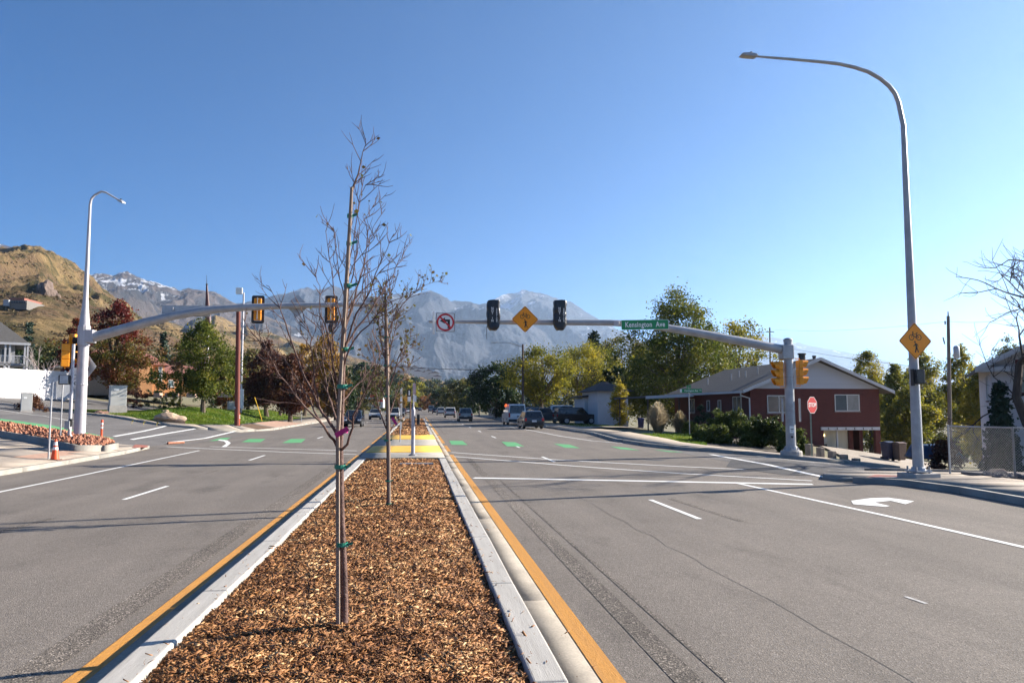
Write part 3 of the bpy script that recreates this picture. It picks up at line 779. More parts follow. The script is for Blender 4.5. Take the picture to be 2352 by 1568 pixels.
def make_tree(name, label, base, h, cw, leaf_m, seed, shape='oval', clumps=90, per=110, leaf=.2, clear=.28, trunk_r=None, lean=(0, 0), bark=None, gap=.2, group=None, cat='tree', cwy=None, stems=1, rough=.32, spread=None, local=False, leaf_m2=None, split=.5):
    """tapered trunk, limbs reaching to leaf clumps, leaves by the thousand"""
    rs = np.random.RandomState(seed); bark = bark or M_BARK
    base = V3(base); r0 = trunk_r or h * .02
    root = thing(name, label, cat, (0, 0, 0) if local else base, group)
    B0 = np.zeros(3) if local else base
    zc = h * clear; H = h - zc
    # clump centres
    t = rs.rand(clumps * 3); ang = rs.rand(clumps * 3) * 6.283
    rr = (gap + (1 - gap) * rs.rand(clumps * 3)) ** .5
    blob = 1 + rough * (2 * fbm(np.cos(ang) * 1.4 + seed * 3.1, t * 3.2 + np.sin(ang) * 1.4 + 9, 3) - 1) * 2.2
    rx = cw / 2 * PROF[shape](t) * rr * blob; ry = (cwy or cw) / 2 * PROF[shape](t) * rr * blob
    cx, cy_ = lean
    C_ = np.stack([rx * np.cos(ang) + cx * t, ry * np.sin(ang) + cy_ * t, zc + t * H * .97], -1)
    wgt = PROF[shape](t) * rr + .03; wgt /= wgt.sum()
    C_ = C_[rs.choice(len(C_), clumps, False, wgt)] + B0
    mb = MB()
    top = B0 + np.array([cx * .8, cy_ * .8, zc + H * .78])
    for st in range(stems):
        o_ = np.array([rs.normal() * .25 * (stems > 1), rs.normal() * .25 * (stems > 1), 0])
        pts = [B0 + o_ * .3 + np.array([0, 0, -.15])]
        for i in range(1, 8):
            f = i / 7; w = np.array([rs.normal(), rs.normal(), 0]) * h * .012
            pts.append(B0 + o_ * (1 + 4 * f) + (top - B0) * f + w)
        rads = [r0 * 1.35, r0 * 1.0] + [r0 * (1 - .8 * i / 7) for i in range(2, 8)]
        if stems > 1: rads = [r * .7 for r in rads]
        mb.tube(pts, rads, 8)
    trunk_pts = np.array(pts)
    # limbs
    nl = int(7 + clumps * .16); order = rs.choice(clumps, min(nl, clumps), False); limb_nodes = []
    for k in order:
        c = C_[k]; f = np.clip((c[2] - B0[2]) / h * .62, clear * .75, .8)
        j = min(6, int(f * 7)); a = trunk_pts[j] + (trunk_pts[j + 1] - trunk_pts[j]) * (f * 7 - j)
        m1 = a + (c - a) * .45 + np.array([0, 0, .10 * np.linalg.norm(c - a)]) + rs.normal(size=3) * .05 * h * .2
        rr_ = r0 * (.42 - .25 * f)
        mb.tube([a, m1, c], [rr_, rr_ * .65, rr_ * .18], 5, False); limb_nodes += [m1, (m1 + c) / 2, c]
    LN = np.array(limb_nodes)
    for k in range(clumps):
        if k in order: continue
        c = C_[k]; j = np.argmin(np.linalg.norm(LN - c, axis=1)); a = LN[j]
        mb.tube([a, (a + c) / 2 + rs.normal(size=3) * .06, c], [r0 * .09, r0 * .06, r0 * .025], 3, False)
    mb.build('trunk', bark, root, smooth=True, local=local)
    sz = np.full(clumps, spread or (cw * .085 + .12)) * (.7 + .6 * rs.rand(clumps))
    up_ = (C_[:, 2] - B0[2] - zc) / H + .12 * rs.normal(size=clumps) > split
    for sel, mm in ((~up_, leaf_m), (up_, leaf_m2)) if leaf_m2 else ((np.ones(clumps, bool), leaf_m),):
        V, F_ = leaves_at(C_[sel], per, sz[sel], leaf, rs)
        link('crown', fmesh('crown', V, F_), mm, root, local)
    return root
def make_conifer(name, label, base, h, w, leaf_m, seed, tiers=16, group=None, cat='tree', local=False, per=26):
    rs = np.random.RandomState(seed); base = V3(base); root = thing(name, label, cat, (0, 0, 0) if local else base, group)
    B0 = np.zeros(3) if local else base; mb = MB()
    mb.tube([B0 + (0, 0, -.1), B0 + (0, 0, h * .5), B0 + (0, 0, h)], [h * .022, h * .013, .012], 6); cl = []
    for i in range(tiers):
        f = (i + .5) / tiers; z = h * (.06 + .92 * f); L = w / 2 * (1 - f) ** .85 + .06
        nb = max(4, int(9 * (1 - f)) + 3)
        for k in range(nb):
            a = 6.283 * (k + rs.rand() * .7) / nb; Lk = L * (.72 + .5 * rs.rand())
            e = B0 + np.array([math.cos(a) * Lk, math.sin(a) * Lk, z - .12 * Lk + .04 * h * rs.rand() - .03])
            s_ = B0 + np.array([0, 0, z]); mb.tube([s_, e], [h * .005, .004], 3, False)
            for q in np.linspace(.25, 1, max(2, int(Lk / (h * .045)))): cl.append(s_ + (e - s_) * q)
    mb.build('trunk', M_BARKD, root, local=local)
    V, F_ = leaves_at(np.array(cl), per, np.full(len(cl), h * .035), h * .03 + .03, rs)
    link('crown', fmesh('crown', V, F_), leaf_m, root, local); return root

LG = leafmat('green_leaves', [(.035, .058, .009), (.08, .105, .014), (.14, .16, .022), (.24, .21, .03)], .45)
LGD = leafmat('dark_green_leaves', [(.012, .028, .010), (.025, .05, .014), (.05, .085, .02)], .3)
LGR = leafmat('green_turning_red_leaves', [(.06, .075, .012), (.12, .11, .018), (.16, .07, .022), (.17, .028, .02)], .45, nscale=.22, mixn=.6)
LRED = leafmat('dark_red_leaves', [(.07, .014, .014), (.14, .022, .02), (.19, .04, .022), (.13, .08, .02)], .45, nscale=.25)
LMAR = leafmat('maroon_brown_leaves', [(.035, .014, .014), (.07, .026, .018), (.12, .045, .024), (.17, .085, .03)], .4, nscale=.3)
LGOLD = leafmat('golden_leaves', [(.12, .10, .015), (.30, .17, .02), (.42, .25, .03), (.26, .12, .015)], .4)
LYG = leafmat('yellow_green_leaves', [(.06, .085, .012), (.145, .15, .02), (.26, .24, .027), (.46, .36, .036)], .55, nscale=.35, mixn=.55)
LOL = leafmat('olive_leaves', [(.04, .05, .015), (.08, .09, .022), (.13, .125, .03), (.17, .13, .04)], .4)
LYEL = leafmat('yellow_leaves', [(.14, .15, .02), (.34, .28, .03), (.48, .38, .04)], .45)
LORG = leafmat('orange_leaves', [(.20, .10, .03), (.30, .12, .03), (.22, .14, .05)], .4)
LCON = leafmat('dark_conifer_needles', [(.010, .028, .016), (.02, .045, .026), (.035, .06, .03)], .1)
LJUN = leafmat('juniper_needles', [(.03, .05, .010), (.085, .115, .018), (.19, .20, .034)], .3)
LBR = leafmat('brown_dry_leaves', [(.10, .055, .025), (.18, .10, .04), (.10, .09, .03)], .4)
def on(u, v, Y):
    """point on the terrain seen at picture column u, at distance Y along the road"""
    p = at(u, v, Y); return np.array([p[0], p[1], zg1(p[0], p[1]) - .03])
def hz_(u, vtop, base):  # height of a thing from its base to a picture row
    Y = base[1]; return at(u, vtop, Y)[2] - base[2]
def wd(px, base): return px / (FPX / float((base - _C) @ _F))

b = on(262, 905, 92); make_tree('maple_tree', 'tall maple with red top and green lower crown behind the left mast pole', b, hz_(268, 688, b), wd(140, b), LGR, 11, 'egg', 150, 110, .22, .2, rough=.75, leaf_m2=LRED, split=.58)
b = on(172, 880, 98); make_tree('maple_tree', 'narrow dark red maple beside the left mast pole top', b, hz_(172, 728, b), wd(62, b), LRED, 12, 'oval', 60, 110, .24, .2, rough=.45)
b = on(466, 948, 76); make_tree('maple_tree', 'leafy green tree with one straight trunk on the church lawn', b, hz_(473, 735, b), wd(136, b), LG, 13, 'egg', 130, 120, .19, .2, rough=.65, trunk_r=.2)
b = on(613, 937, 98); make_tree('maple_tree', 'dark maroon tree on the lawn, left one of the pair', b, hz_(613, 778, b), wd(96, b), LMAR, 14, 'egg', 110, 110, .24, .15, trunk_r=.24)
b = on(667, 948, 92); make_tree('maple_tree', 'dark maroon tree on the lawn beside the grey diamond sign', b, hz_(672, 805, b), wd(92, b), LMAR, 15, 'egg', 100, 110, .24, .17, trunk_r=.24)
b = on(643, 934, 108); make_tree('maple_tree', 'small brown tree on the lawn between the two maroon trees', b, hz_(643, 800, b), wd(60, b), LMAR, 16, 'oval', 50, 100, .24, .2)
b = on(745, 930, 128); make_tree('ornamental_pear_tree', 'tall golden cone-shaped tree behind the front young tree', b, hz_(748, 752, b), wd(78, b), LGOLD, 17, 'egg', 110, 110, .28, .12, rough=.25)
b = on(700, 925, 135); make_tree('ornamental_pear_tree', 'shorter golden tree to the left of the tall golden one', b, hz_(700, 775, b), wd(50, b), LGOLD, 18, 'egg', 60, 100, .28, .12)
b = on(570, 905, 125); make_tree('tree', 'olive green tree behind the red wooden pole', b, hz_(575, 800, b), wd(90, b), LOL, 19, 'round', 80, 100, .3, .1)
b = on(415, 905, 100); make_tree('tree', 'sparse brown tree in front of the orange building', b, hz_(400, 785, b), wd(52, b), LBR, 20, 'round', 34, 80, .2, .25, gap=.1)
b = on(515, 920, 110); make_tree('tree', 'green and bronze tree between green tree and red pole', b, hz_(520, 820, b), wd(90, b), LGR, 21, 'round', 70, 100, .26, .1)
b = on(372, 900, 150); make_conifer('conifer_tree', 'dark green conifer behind the orange building', b, hz_(372, 765, b), wd(46, b), LCON, 22, 12)
for i, (u, v0, Y, w, m_, lb) in enumerate([(38, 800, 135, 90, LGD, 'dark green tree behind the white deck house'), (118, 790, 150, 80, LOL, 'olive tree rising behind the bare tree'), (160, 795, 140, 70, LGD, 'dark green tree right of the bare tree'), (60, 735, 230, 30, LCON, None), (205, 830, 130, 60, LOL, 'low olive tree behind the left mast pole'),
      (790, 838, 150, 70, LGD, 'dark green tree on the left roadside behind the dark car'), (835, 848, 190, 70, LOL, 'olive tree on the left roadside beyond the golden trees'), (860, 850, 240, 70, LGD, 'tall dark tree left of the second young tree'), (770, 850, 120, 55, LBR, 'brown roadside tree beside the tall golden one')]):
    b = on(u, 900, Y)
    if lb is None: make_conifer('conifer_tree', 'small dark conifer alone on the golden hillside', b, hz_(u, v0, b), wd(w, b), LCON, 40 + i, 8)
    else: make_tree('tree', lb, b, hz_(u, v0, b), wd(w, b), m_, 30 + i, 'round', 80, 90, .32, .08, rough=.4)
# ---- right side
b = on(1245, 945, 104); make_tree('honey_locust_tree', 'yellow-green locust tree with forked trunk behind the parked black cars', b, hz_(1235, 798, b), wd(150, b), LYG, 50, 'wide', 150, 100, .2, .25, rough=.4, trunk_r=.32, stems=2)
b = on(1140, 935, 128); make_tree('tree', 'dark green tree over the wooden fence', b, hz_(1140, 838, b), wd(110, b), LGD, 51, 'round', 110, 120, .32, .06)
b = on(1345, 935, 112); make_tree('honey_locust_tree', 'airy olive and yellow tree between locust and white garage', b, hz_(1350, 786, b), wd(150, b), LYG, 52, 'wide', 140, 95, .2, .3, rough=.45, stems=2)
b = on(1560, 930, 88); make_tree('elm_tree', 'tallest tree, green with yellow lower leaves, behind the street name post', b, hz_(1560, 660, b), wd(225, b), LG, 53, 'egg', 260, 130, .22, .1, rough=.6, trunk_r=.35)
b = on(1520, 935, 95); make_tree('tree', 'yellow leaved tree under the tallest tree', b, hz_(1500, 790, b), wd(150, b), LYG, 54, 'round', 110, 110, .22, .1)
b = on(1705, 930, 100); make_tree('elm_tree', 'green tree with bright yellow edges behind the brick house roof', b, hz_(1710, 735, b), wd(150, b), LYG, 55, 'round', 140, 120, .24, .1, rough=.5)
b = on(1640, 930, 104); make_tree('tree', 'dark green tree close behind the brick house roof', b, hz_(1640, 770, b), wd(120, b), LG, 56, 'round', 100, 110, .24, .1)
b = on(1430, 930, 120); make_tree('tree', 'olive tree behind the white garage', b, hz_(1430, 770, b), wd(140, b), LOL, 57, 'round', 130, 110, .26, .1, rough=.5)
b = on(1412, 930, 100); make_tree('tree', 'black-green tree beside the white garage roof', b, hz_(1420, 840, b), wd(70, b), LGD, 58, 'round', 60, 120, .26, .1)
b = on(1365, 930, 160); make_conifer('conifer_tree', 'dark conifer spire rising over the treetops', b, hz_(1365, 760, b), wd(52, b), LCON, 59, 14)
b = on(1425, 978, 80); make_tree('shrub', 'tall yellow-leaved shrub against the white garage wall', b, hz_(1425, 868, b), wd(48, b), LYEL, 60, 'oval', 55, 70, .16, .05, cat='shrub', gap=.1, trunk_r=.05)
for i, (u, v0, Y, w, m_, lb) in enumerate([(2000, 803, 96, 110, LYG, 'yellow-green tree just right of the brick house'), (2062, 830, 84, 70, LG, 'green tree behind the two wheeled bins'), (2130, 800, 92, 100, LYG, 'yellow-green tree behind the right lamp pole'),
      (2215, 790, 84, 90, LYG, 'tall yellow-green tree behind the utility pole transformer'), (2255, 840, 70, 80, LYEL, 'yellow tree beside the pale house'), (2325, 770, 95, 110, LOL, 'olive tree behind the pale house roof'), (2090, 880, 75, 90, LYG, 'low yellow-green tree behind the blue tarpaulin')]):
    b = on(u, 1000, Y); make_tree('tree', lb, b, hz_(u, v0, b), wd(w, b), m_, 70 + i, 'oval', 170, 105, .2, .04, rough=.4, gap=.12)
b = on(2300, 990, 34); make_conifer('spruce_tree', 'small blue-green spruce in front of the pale house', b, hz_(2300, 880, b), wd(72, b), LCON, 80, 17, per=26)
# ---- far trees closing the road, copies of a few kinds
protos = []
for i, m_ in enumerate((LGD, LOL, LYG, LORG, LGOLD)):
    protos.append(make_tree('roadside_tree', 'far tree', (0, 0, 0), 10, 8, m_, 90 + i, 'round', 60, 60, .55, .08, local=True, rough=.4))
LBL = ['far dark green tree', 'far olive tree', 'far yellow-green tree', 'far orange tree', 'far golden tree']
FT = [(1062, 872, 210, 1, 72, 'among the far right roadside trees beside the lamp posts'), (1035, 885, 260, 1, 60, None), (1085, 890, 190, 0, 50, None), (1015, 893, 330, 0, 45, None), (998, 888, 420, 1, 50, None), (990, 905, 380, 3, 26, None), (975, 908, 400, 3, 24, None),
      (962, 880, 480, 2, 46, None), (940, 875, 440, 2, 40, None), (905, 880, 330, 1, 50, None), (925, 905, 300, 4, 26, None), (885, 870, 300, 0, 46, None), (870, 862, 260, 1, 50, None), (950, 868, 700, 0, 55, None), (985, 878, 720, 1, 50, None), (1040, 872, 700, 0, 60, None),
      (1090, 880, 560, 0, 70, None), (1130, 870, 480, 0, 70, None), (900, 858, 620, 0, 60, None), (860, 845, 520, 0, 60, None), (920, 862, 820, 1, 60, None), (830, 835, 420, 0, 70, None), (1000, 872, 900, 0, 60, None), (1080, 878, 900, 1, 70, None),
      (1230, 870, 240, 0, 80, None), (1300, 868, 260, 1, 90, None), (1400, 850, 230, 0, 90, None), (1850, 880, 240, 0, 70, None), (2100, 850, 190, 1, 90, None), (2250, 850, 170, 0, 100, None), (2010, 870, 200, 0, 80, None)]
cnt = {}
for k, (u, v0, Y, kind, w, lb) in enumerate(FT):
    b = on(u, 930, Y); hh = hz_(u, v0, b); ww = wd(w, b)
    side = 'at the far end of the road' if Y > 280 else 'on the distant roadside'
    clone_lb = LBL[kind] + ' ' + side
    if cnt.get(kind) is None:
        r = protos[kind]; r.location = tuple(b); r.scale = (ww / 8, ww / 8, hh / 10); cnt[kind] = 1; r['label'] = clone_lb; r['group'] = LBL[kind] + 's along the road'
    else:
        r = clone(protos[kind], b, k * 1.7, clone_lb, (ww / 8, ww / 8, hh / 10), LBL[kind] + 's along the road')
# ---- low woods at the mountain foot, one mass
rs = np.random.RandomState(77); cl = []
for k in range(2600):
    Y = 650 + 1500 * rs.rand() ** 1.3; u = 760 + 420 * rs.rand() if rs.rand() < .8 else 1150 + 1200 * rs.rand(); p = at(u, 930, Y)
    z = -4 + (1 - ss(700, 1500, Y)) * 6 + (ss(900, 2000, Y) * np.clip((1000 - u) / 240, 0, 1) * 62)
    hgt = 6 + 9 * rs.rand(); cl += [(p[0] + rs.normal() * 3, p[1], z + hgt * f) for f in (.3, .6, .9)]
V, F_ = leaves_at(np.array(cl), 5, np.full(len(cl), 4.2), 4.6, rs)
o = link('distant_woods', fmesh('distant_woods', V, F_), leafmat('distant_wood_leaves', [(.02, .035, .015), (.05, .06, .02), (.10, .085, .03), (.05, .05, .02)], .2, nscale=.01)); setp(o, 'hazy mixed woods below the mountain foot', 'woods', kind='stuff')
# ---- scrub dotted over the grass hills
cl = []; sz = []
for k in range(9000):
    u = -10 + 900 * rs.rand(); v = 580 + 300 * rs.rand()
    if fbm(np.array([u / 55.]), np.array([v / 16.]), 3)[0] < .47 + .14 * rs.rand() or rs.rand() < .45: continue
    h = on_hill(u, v)
    if h is None: continue
    k_ = h[1] / 900.; cl.append(h + (0, 0, .35 * k_)); sz.append(1.0 * k_ * (.4 + .9 * rs.rand()))
V, F_ = leaves_at(np.array(cl), 9, np.array(sz), 1.1, rs)
o = link('hill_scrub', fmesh('hill_scrub', V, F_), leafmat('scrub_oak', [(.075, .06, .026), (.12, .088, .04), (.16, .11, .055)], .2, nscale=.02)); setp(o, 'dark scrub scattered over the golden hills', 'scrub', kind='stuff')
# ---- sprawling junipers, ornamental grass, low shrubs in front of the brick house
def juniper(u0, u1, v0, v1, Y, label, seed):
    b = on((u0 + u1) / 2, v1, Y); rs = np.random.RandomState(seed); w = wd(u1 - u0, b); h = max(.8, at((u0 + u1) / 2, v0, Y)[2] - b[2])
    root = thing('juniper_bush', label, 'bush', b, 'junipers in front of the brick house'); mb = MB(); cl = []
    for k in range(80):
        a = rs.rand() * 6.283; el_ = .02 + .95 * rs.rand() ** 1.5; L = w / 2 * (.55 + .5 * rs.rand())
        e = b + np.array([math.cos(a) * L * math.cos(el_ * .8), math.sin(a) * L * .8 * math.cos(el_ * .8), h * (.06 + .94 * math.sin(el_ * 1.5)) * (.7 + .35 * rs.rand())])
        m1 = b + (e - b) * .5 + np.array([0, 0, .15 * h]); mb.tube([b, m1, e], [.03, .018, .006], 4, False)
        for q in np.linspace(.2, 1.02, 9): cl.append(b + (e - b) * q + np.array([0, 0, .15 * h * 4 * q * (1 - q)]))
    mb.build('stems', M_BARKD, root); V, F_ = leaves_at(np.array(cl), 34, np.full(len(cl), .15), .12, rs); link('foliage', fmesh('foliage', V, F_), LJUN, root)
juniper(1680, 1815, 958, 1030, 47, 'wide spreading juniper right beside the right mast pole', 1)
juniper(1625, 1720, 938, 1005, 53, 'taller juniper bush below the brick house downpipe', 2)
juniper(1590, 1680, 975, 1035, 47, 'low dark juniper at the kerb corner left of the others', 3)
juniper(1790, 1850, 985, 1040, 44, 'low juniper sprays poking out right of the mast pole', 4)
def grass_clump(u, v0, v1, Y, wpx, label, seed, n=1500):
    b = on(u, v1, Y); rs = np.random.RandomState(seed); h = max(.6, at(u, v0, Y)[2] - b[2]); w = wd(wpx, b)
    root = thing('ornamental_grass', label, 'grass clump', b, 'ornamental grasses in the front garden')
    a = rs.rand(n) * 6.283; rr_ = rs.rand(n) ** .55; sp = rr_ * w / 2 * (.85 + .3 * rs.rand(n)); H = h * (1.0 - .62 * rr_ ** 2.2) * (.72 + .36 * rs.rand(n)); x0 = np.cos(a) * sp * .25; y0 = np.sin(a) * sp * .25
    P0 = np.stack([x0, y0, 0 * a], -1); P1 = np.stack([np.cos(a) * sp * .6, np.sin(a) * sp * .6, H * .86], -1); P2 = np.stack([np.cos(a) * sp * 1.05, np.sin(a) * sp * 1.05, H], -1)
    sdv = np.stack([-np.sin(a), np.cos(a), 0 * a], -1) * .012
    V = np.stack([P0 - sdv, P0 + sdv, P1 - sdv * 1.2, P1 + sdv * 1.2, P2 - sdv * 2.2, P2 + sdv * 2.2], 1).reshape(-1, 3) + b; i = np.arange(n) * 6
    F_ = np.concatenate([np.stack([i, i + 1, i + 3, i + 2], -1), np.stack([i + 2, i + 3, i + 5, i + 4], -1)])
    link('blades', fmesh('blades', V, F_), leafmat('straw_grass', [(.20, .16, .09), (.36, .30, .18), (.50, .43, .32)], .5), root)
grass_clump(1512, 925, 990, 60, 62, 'large straw-coloured fountain grass under the carport edge', 1)
grass_clump(1562, 945, 992, 58, 42, 'smaller straw-coloured grass by the street name post', 2)
def bush(u, v0, v1, Y, wpx, m_, label, seed, name='shrub'):
    b = on(u, v1, Y); h = max(.4, at(u, v0, Y)[2] - b[2]); return make_tree(name, label, b, h, wd(wpx, b), m_, seed, 'bush', 30, 90, .11, .02, cat='shrub', trunk_r=.03, spread=.2)
bush(1585, 970, 1000, 56, 26, LYG, 'small yellow-green shrub at the foot of the name post', 101)
bush(1610, 930, 990, 60, 70, LGD, 'dark shrub against the brick house side wall', 102)
bush(355, 870, 905, 98, 60, LGD, 'dark hedge shrub at the foot of the orange building', 103)
bush(400, 880, 908, 96, 40, LG, 'green shrub in the pink planter before the orange building', 104)
bush(315, 878, 905, 96, 40, LMAR, 'dark red shrub left of the green planter shrub', 105)
bush(470, 885, 905, 104, 60, LGD, 'dark shrub behind the green lawn tree', 106)
bush(70, 905, 935, 68, 60, LMAR, 'dark bush beside the small left cabinet', 107)
bush(2170, 1000, 1060, 34, 60, LMAR, 'dark brush between the tarpaulin and chain-link fence', 108)
# ---- lawns: soil sheet and blades
def lawn(A, B, label, seed, n, hgt=.06):
    o = ribbon('lawn', A, B, .02, M_LAWN, step=1.0); o['kind'] = 'structure'
    rs = np.random.RandomState(seed); A_ = np.array([p[:2] for p in A], float); B_ = np.array([p[:2] for p in B], float)
    s_ = rs.rand(n) * (len(A) - 1); i = np.minimum(s_.astype(int), len(A) - 2); f = (s_ - i)[:, None]; t = rs.rand(n)[:, None]
    P_ = (A_[i] * (1 - f) + A_[i + 1] * f) * (1 - t) + (B_[i] * (1 - f) + B_[i + 1] * f) * t
    z = zg(P_[:, 0], P_[:, 1]) + .015; a = rs.rand(n) * 6.283; h = hgt * (.5 + rs.rand(n)); w = h * .5
    d = np.stack([np.cos(a), np.sin(a), 0 * a], -1); c = np.concatenate([P_, z[:, None]], 1); ln = np.stack([rs.normal(size=n) * .5, rs.normal(size=n) * .5, np.ones(n)], -1) * h[:, None]
    V = np.stack([c - d * w[:, None], c + d * w[:, None], c + ln], 1).reshape(-1, 3); k = np.arange(n) * 3
    q = link('grass', fmesh('grass', V, np.stack([k, k + 1, k + 2], -1)), leafmat('lawn_grass', [(.07, .13, .014), (.12, .19, .02), (.20, .23, .03)], .5, nscale=.3), o); q['kind'] = 'stuff'
lawn([(-30.6, 72.8), (-20.7, 64.9), (-18, 66.2), (-16.4, 70), (-16, 76), (-16, 112)], [(-31, 77), (-27, 82), (-26.5, 86), (-26.5, 92), (-26.5, 98), (-24, 120)], 'lawn', 1, 60000, .1)
gd = ribbon('garden_bed', [(15.2, 47), (15.4, 42), (16.2, 38.3), (17.2, 37)], [(25.4, 56), (25.3, 50), (24, 44), (21, 39)], .03, mat('shaded_garden_mulch', (.055, .042, .032), .95, .3, 3, fine=.4), step=1.); gd['kind'] = 'structure'  # mulch sheet; shade behind the junipers is put into its dark colour
lawn([(15.6, 56), (15.1, 47), (15.4, 42)], [(21, 58), (18.5, 50), (16.6, 44)], 'lawn', 2, 9000, .09)
lawn([(15.7, 92), (15.7, 76)], [(20, 92), (20.5, 78)], 'lawn', 3, 5000, .09)

# ================================================================== POLES, SIGNALS, SIGNS
M_GALV = mat('galvanised_steel', (.30, .31, .33), .45, .12, 3, metal=.3, col2=(.38, .385, .40), bump=.05, bscale=30)
M_GALVP = mat('pale_galvanised_steel', (.44, .43, .46), .5, .10, 3, metal=.2)
M_ALU = mat('sign_back_aluminium', (.42, .44, .47), .5, .12, 4, metal=.4)
M_PED = mat('pedestal_concrete', (.42, .39, .36), .9, .15, 3, fine=.12, bump=.2)
M_BOLT = mat('steel_bolts', (.3, .3, .31), .5, .2, 20, metal=.5)
M_SIGY = mat('signal_yellow', (.80, .29, .006), .45, .08, 4)
M_BLACK = mat('signal_black', (.015, .015, .017), .5, .2, 6)
M_LENS = mat('unlit_lens', (.04, .03, .03), .15, .3, 6)
M_SGNY = mat('sign_amber', (.95, .32, .002), .45, .05, 3)
M_SGNK = mat('sign_black', (.014, .012, .010), .5, .1, 5)
M_SGNW = mat('sign_white', (.84, .84, .82), .5, .06, 4)
M_SGNR = mat('sign_red', (.60, .02, .025), .45, .06, 4)
M_SGNG = mat('sign_green', (.012, .25, .085), .45, .06, 4)
M_BAG = mat('black_plastic_bag', (.012, .012, .016), .33, .3, 3, bump=.9, bscale=7, spec=.6)
def rpoly(pts, r, seg=4):
    out = []; k = len(pts)
    for i in range(k):
        p = np.array(pts[i], float); a = np.array(pts[i - 1], float) - p; b = np.array(pts[(i + 1) % k], float) - p
        a /= np.linalg.norm(a); b /= np.linalg.norm(b); ang = math.acos(np.clip(a @ b, -1, 1)); d = r / math.tan(ang / 2)
        p0, p1 = p + a * d, p + b * d; c = p + unit(np.append(a + b, 0))[:2] * (r / math.sin(ang / 2))
        t0 = math.atan2(*(p0 - c)[::-1]); t1 = math.atan2(*(p1 - c)[::-1]); dt = (t1 - t0 + math.pi) % (2 * math.pi) - math.pi
        out += [(c[0] + r * math.cos(t0 + dt * j / seg), c[1] + r * math.sin(t0 + dt * j / seg)) for j in range(seg + 1)]
    return out
XA, ZA = (1, 0, 0), (0, 0, 1)
def plate(pts, m, parent, y=0., th=.004, name='plate'):
    """flat piece in the sign's plane; its front lies th before y"""
    mb = MB(); mb.prism(pts, (0, y, 0), XA, ZA, (0, -th, 0)); return mb.build(name, m, parent, local=True)
def scalep(pts, f): return [(a * f, b * f) for a, b in pts]
def bike_and_walker(parent, s):
    b = MB(); y = -.0062
    for cx in (-.145, .145): b.ring2((cx * s, y, .13 * s), XA, ZA, .083 * s, .105 * s, (0, -.002, 0), 26)
    def bar(a, c, w=.016):
        a, c = np.array(a) * s, np.array(c) * s; d = (c - a) / np.linalg.norm(c - a); n_ = np.array([-d[1], d[0]]) * w * s / 2
        b.prism([tuple(a + n_), tuple(a - n_), tuple(c - n_), tuple(c + n_)], (0, y, 0), XA, ZA, (0, -.002, 0))
    for a, c in (((-.145, .13), (-.085, .27)), ((-.085, .27), (-.06, .30)), ((-.11, .33), (-.06, .33)), ((-.092, .33), (-.10, .24)), ((-.10, .24), (.055, .245)), ((.055, .245), (.02, .12)), ((.02, .12), (-.10, .23)), ((.02, .12), (.145, .13)), ((.145, .13), (.05, .235)), ((.055, .24), (.065, .285)), ((.03, .287), (.105, .287))): bar(a, c, .02)
    b.build('bicycle_symbol', M_SGNK, parent, local=True)
    w = MB(); w.prism([(.033 * s * math.cos(t) - .018 * s, .033 * s * math.sin(t) - .035 * s) for t in np.linspace(0, 6.283, 15)[:-1]], (0, y, 0), XA, ZA, (0, -.002, 0))
    body = [(-.005, -.075), (.05, -.085), (.10, -.12), (.115, -.2), (.098, -.21), (.08, -.14), (.06, -.13), (.075, -.235), (.12, -.36), (.135, -.40), (.10, -.41), (.055, -.285), (.01, -.41), (-.035, -.41), (.005, -.25), (0, -.15), (-.02, -.165), (-.075, -.20), (-.088, -.18), (-.03, -.135)]
    w.prism([(a * s - .005 * s, c * s) for a, c in body[::-1]], (0, y, 0), XA, ZA, (0, -.002, 0)); w.build('walker_symbol', M_SGNK, parent, local=True)
def diamond_sign(label, loc, rz, side, front=True, group=None):
    r = thing('warning_sign', label, 'sign', loc, group, rz); a = side / math.sqrt(2)
    base = rpoly([(0, -a), (a, 0), (0, a), (-a, 0)], side * .07)
    if front:
        plate(base, M_SGNY, r); plate(scalep(base, .965), M_SGNK, r, -.0041, .001, 'border'); plate(scalep(base, .93), M_SGNY, r, -.0052, .001, 'face'); bike_and_walker(r, side * 1.06)
    else: plate(base, M_ALU, r)
    mb = MB(); mb.box((0, .03, 0), (.05, .05, side * .8)); mb.build('bracket', M_GALV, r, local=True); return r
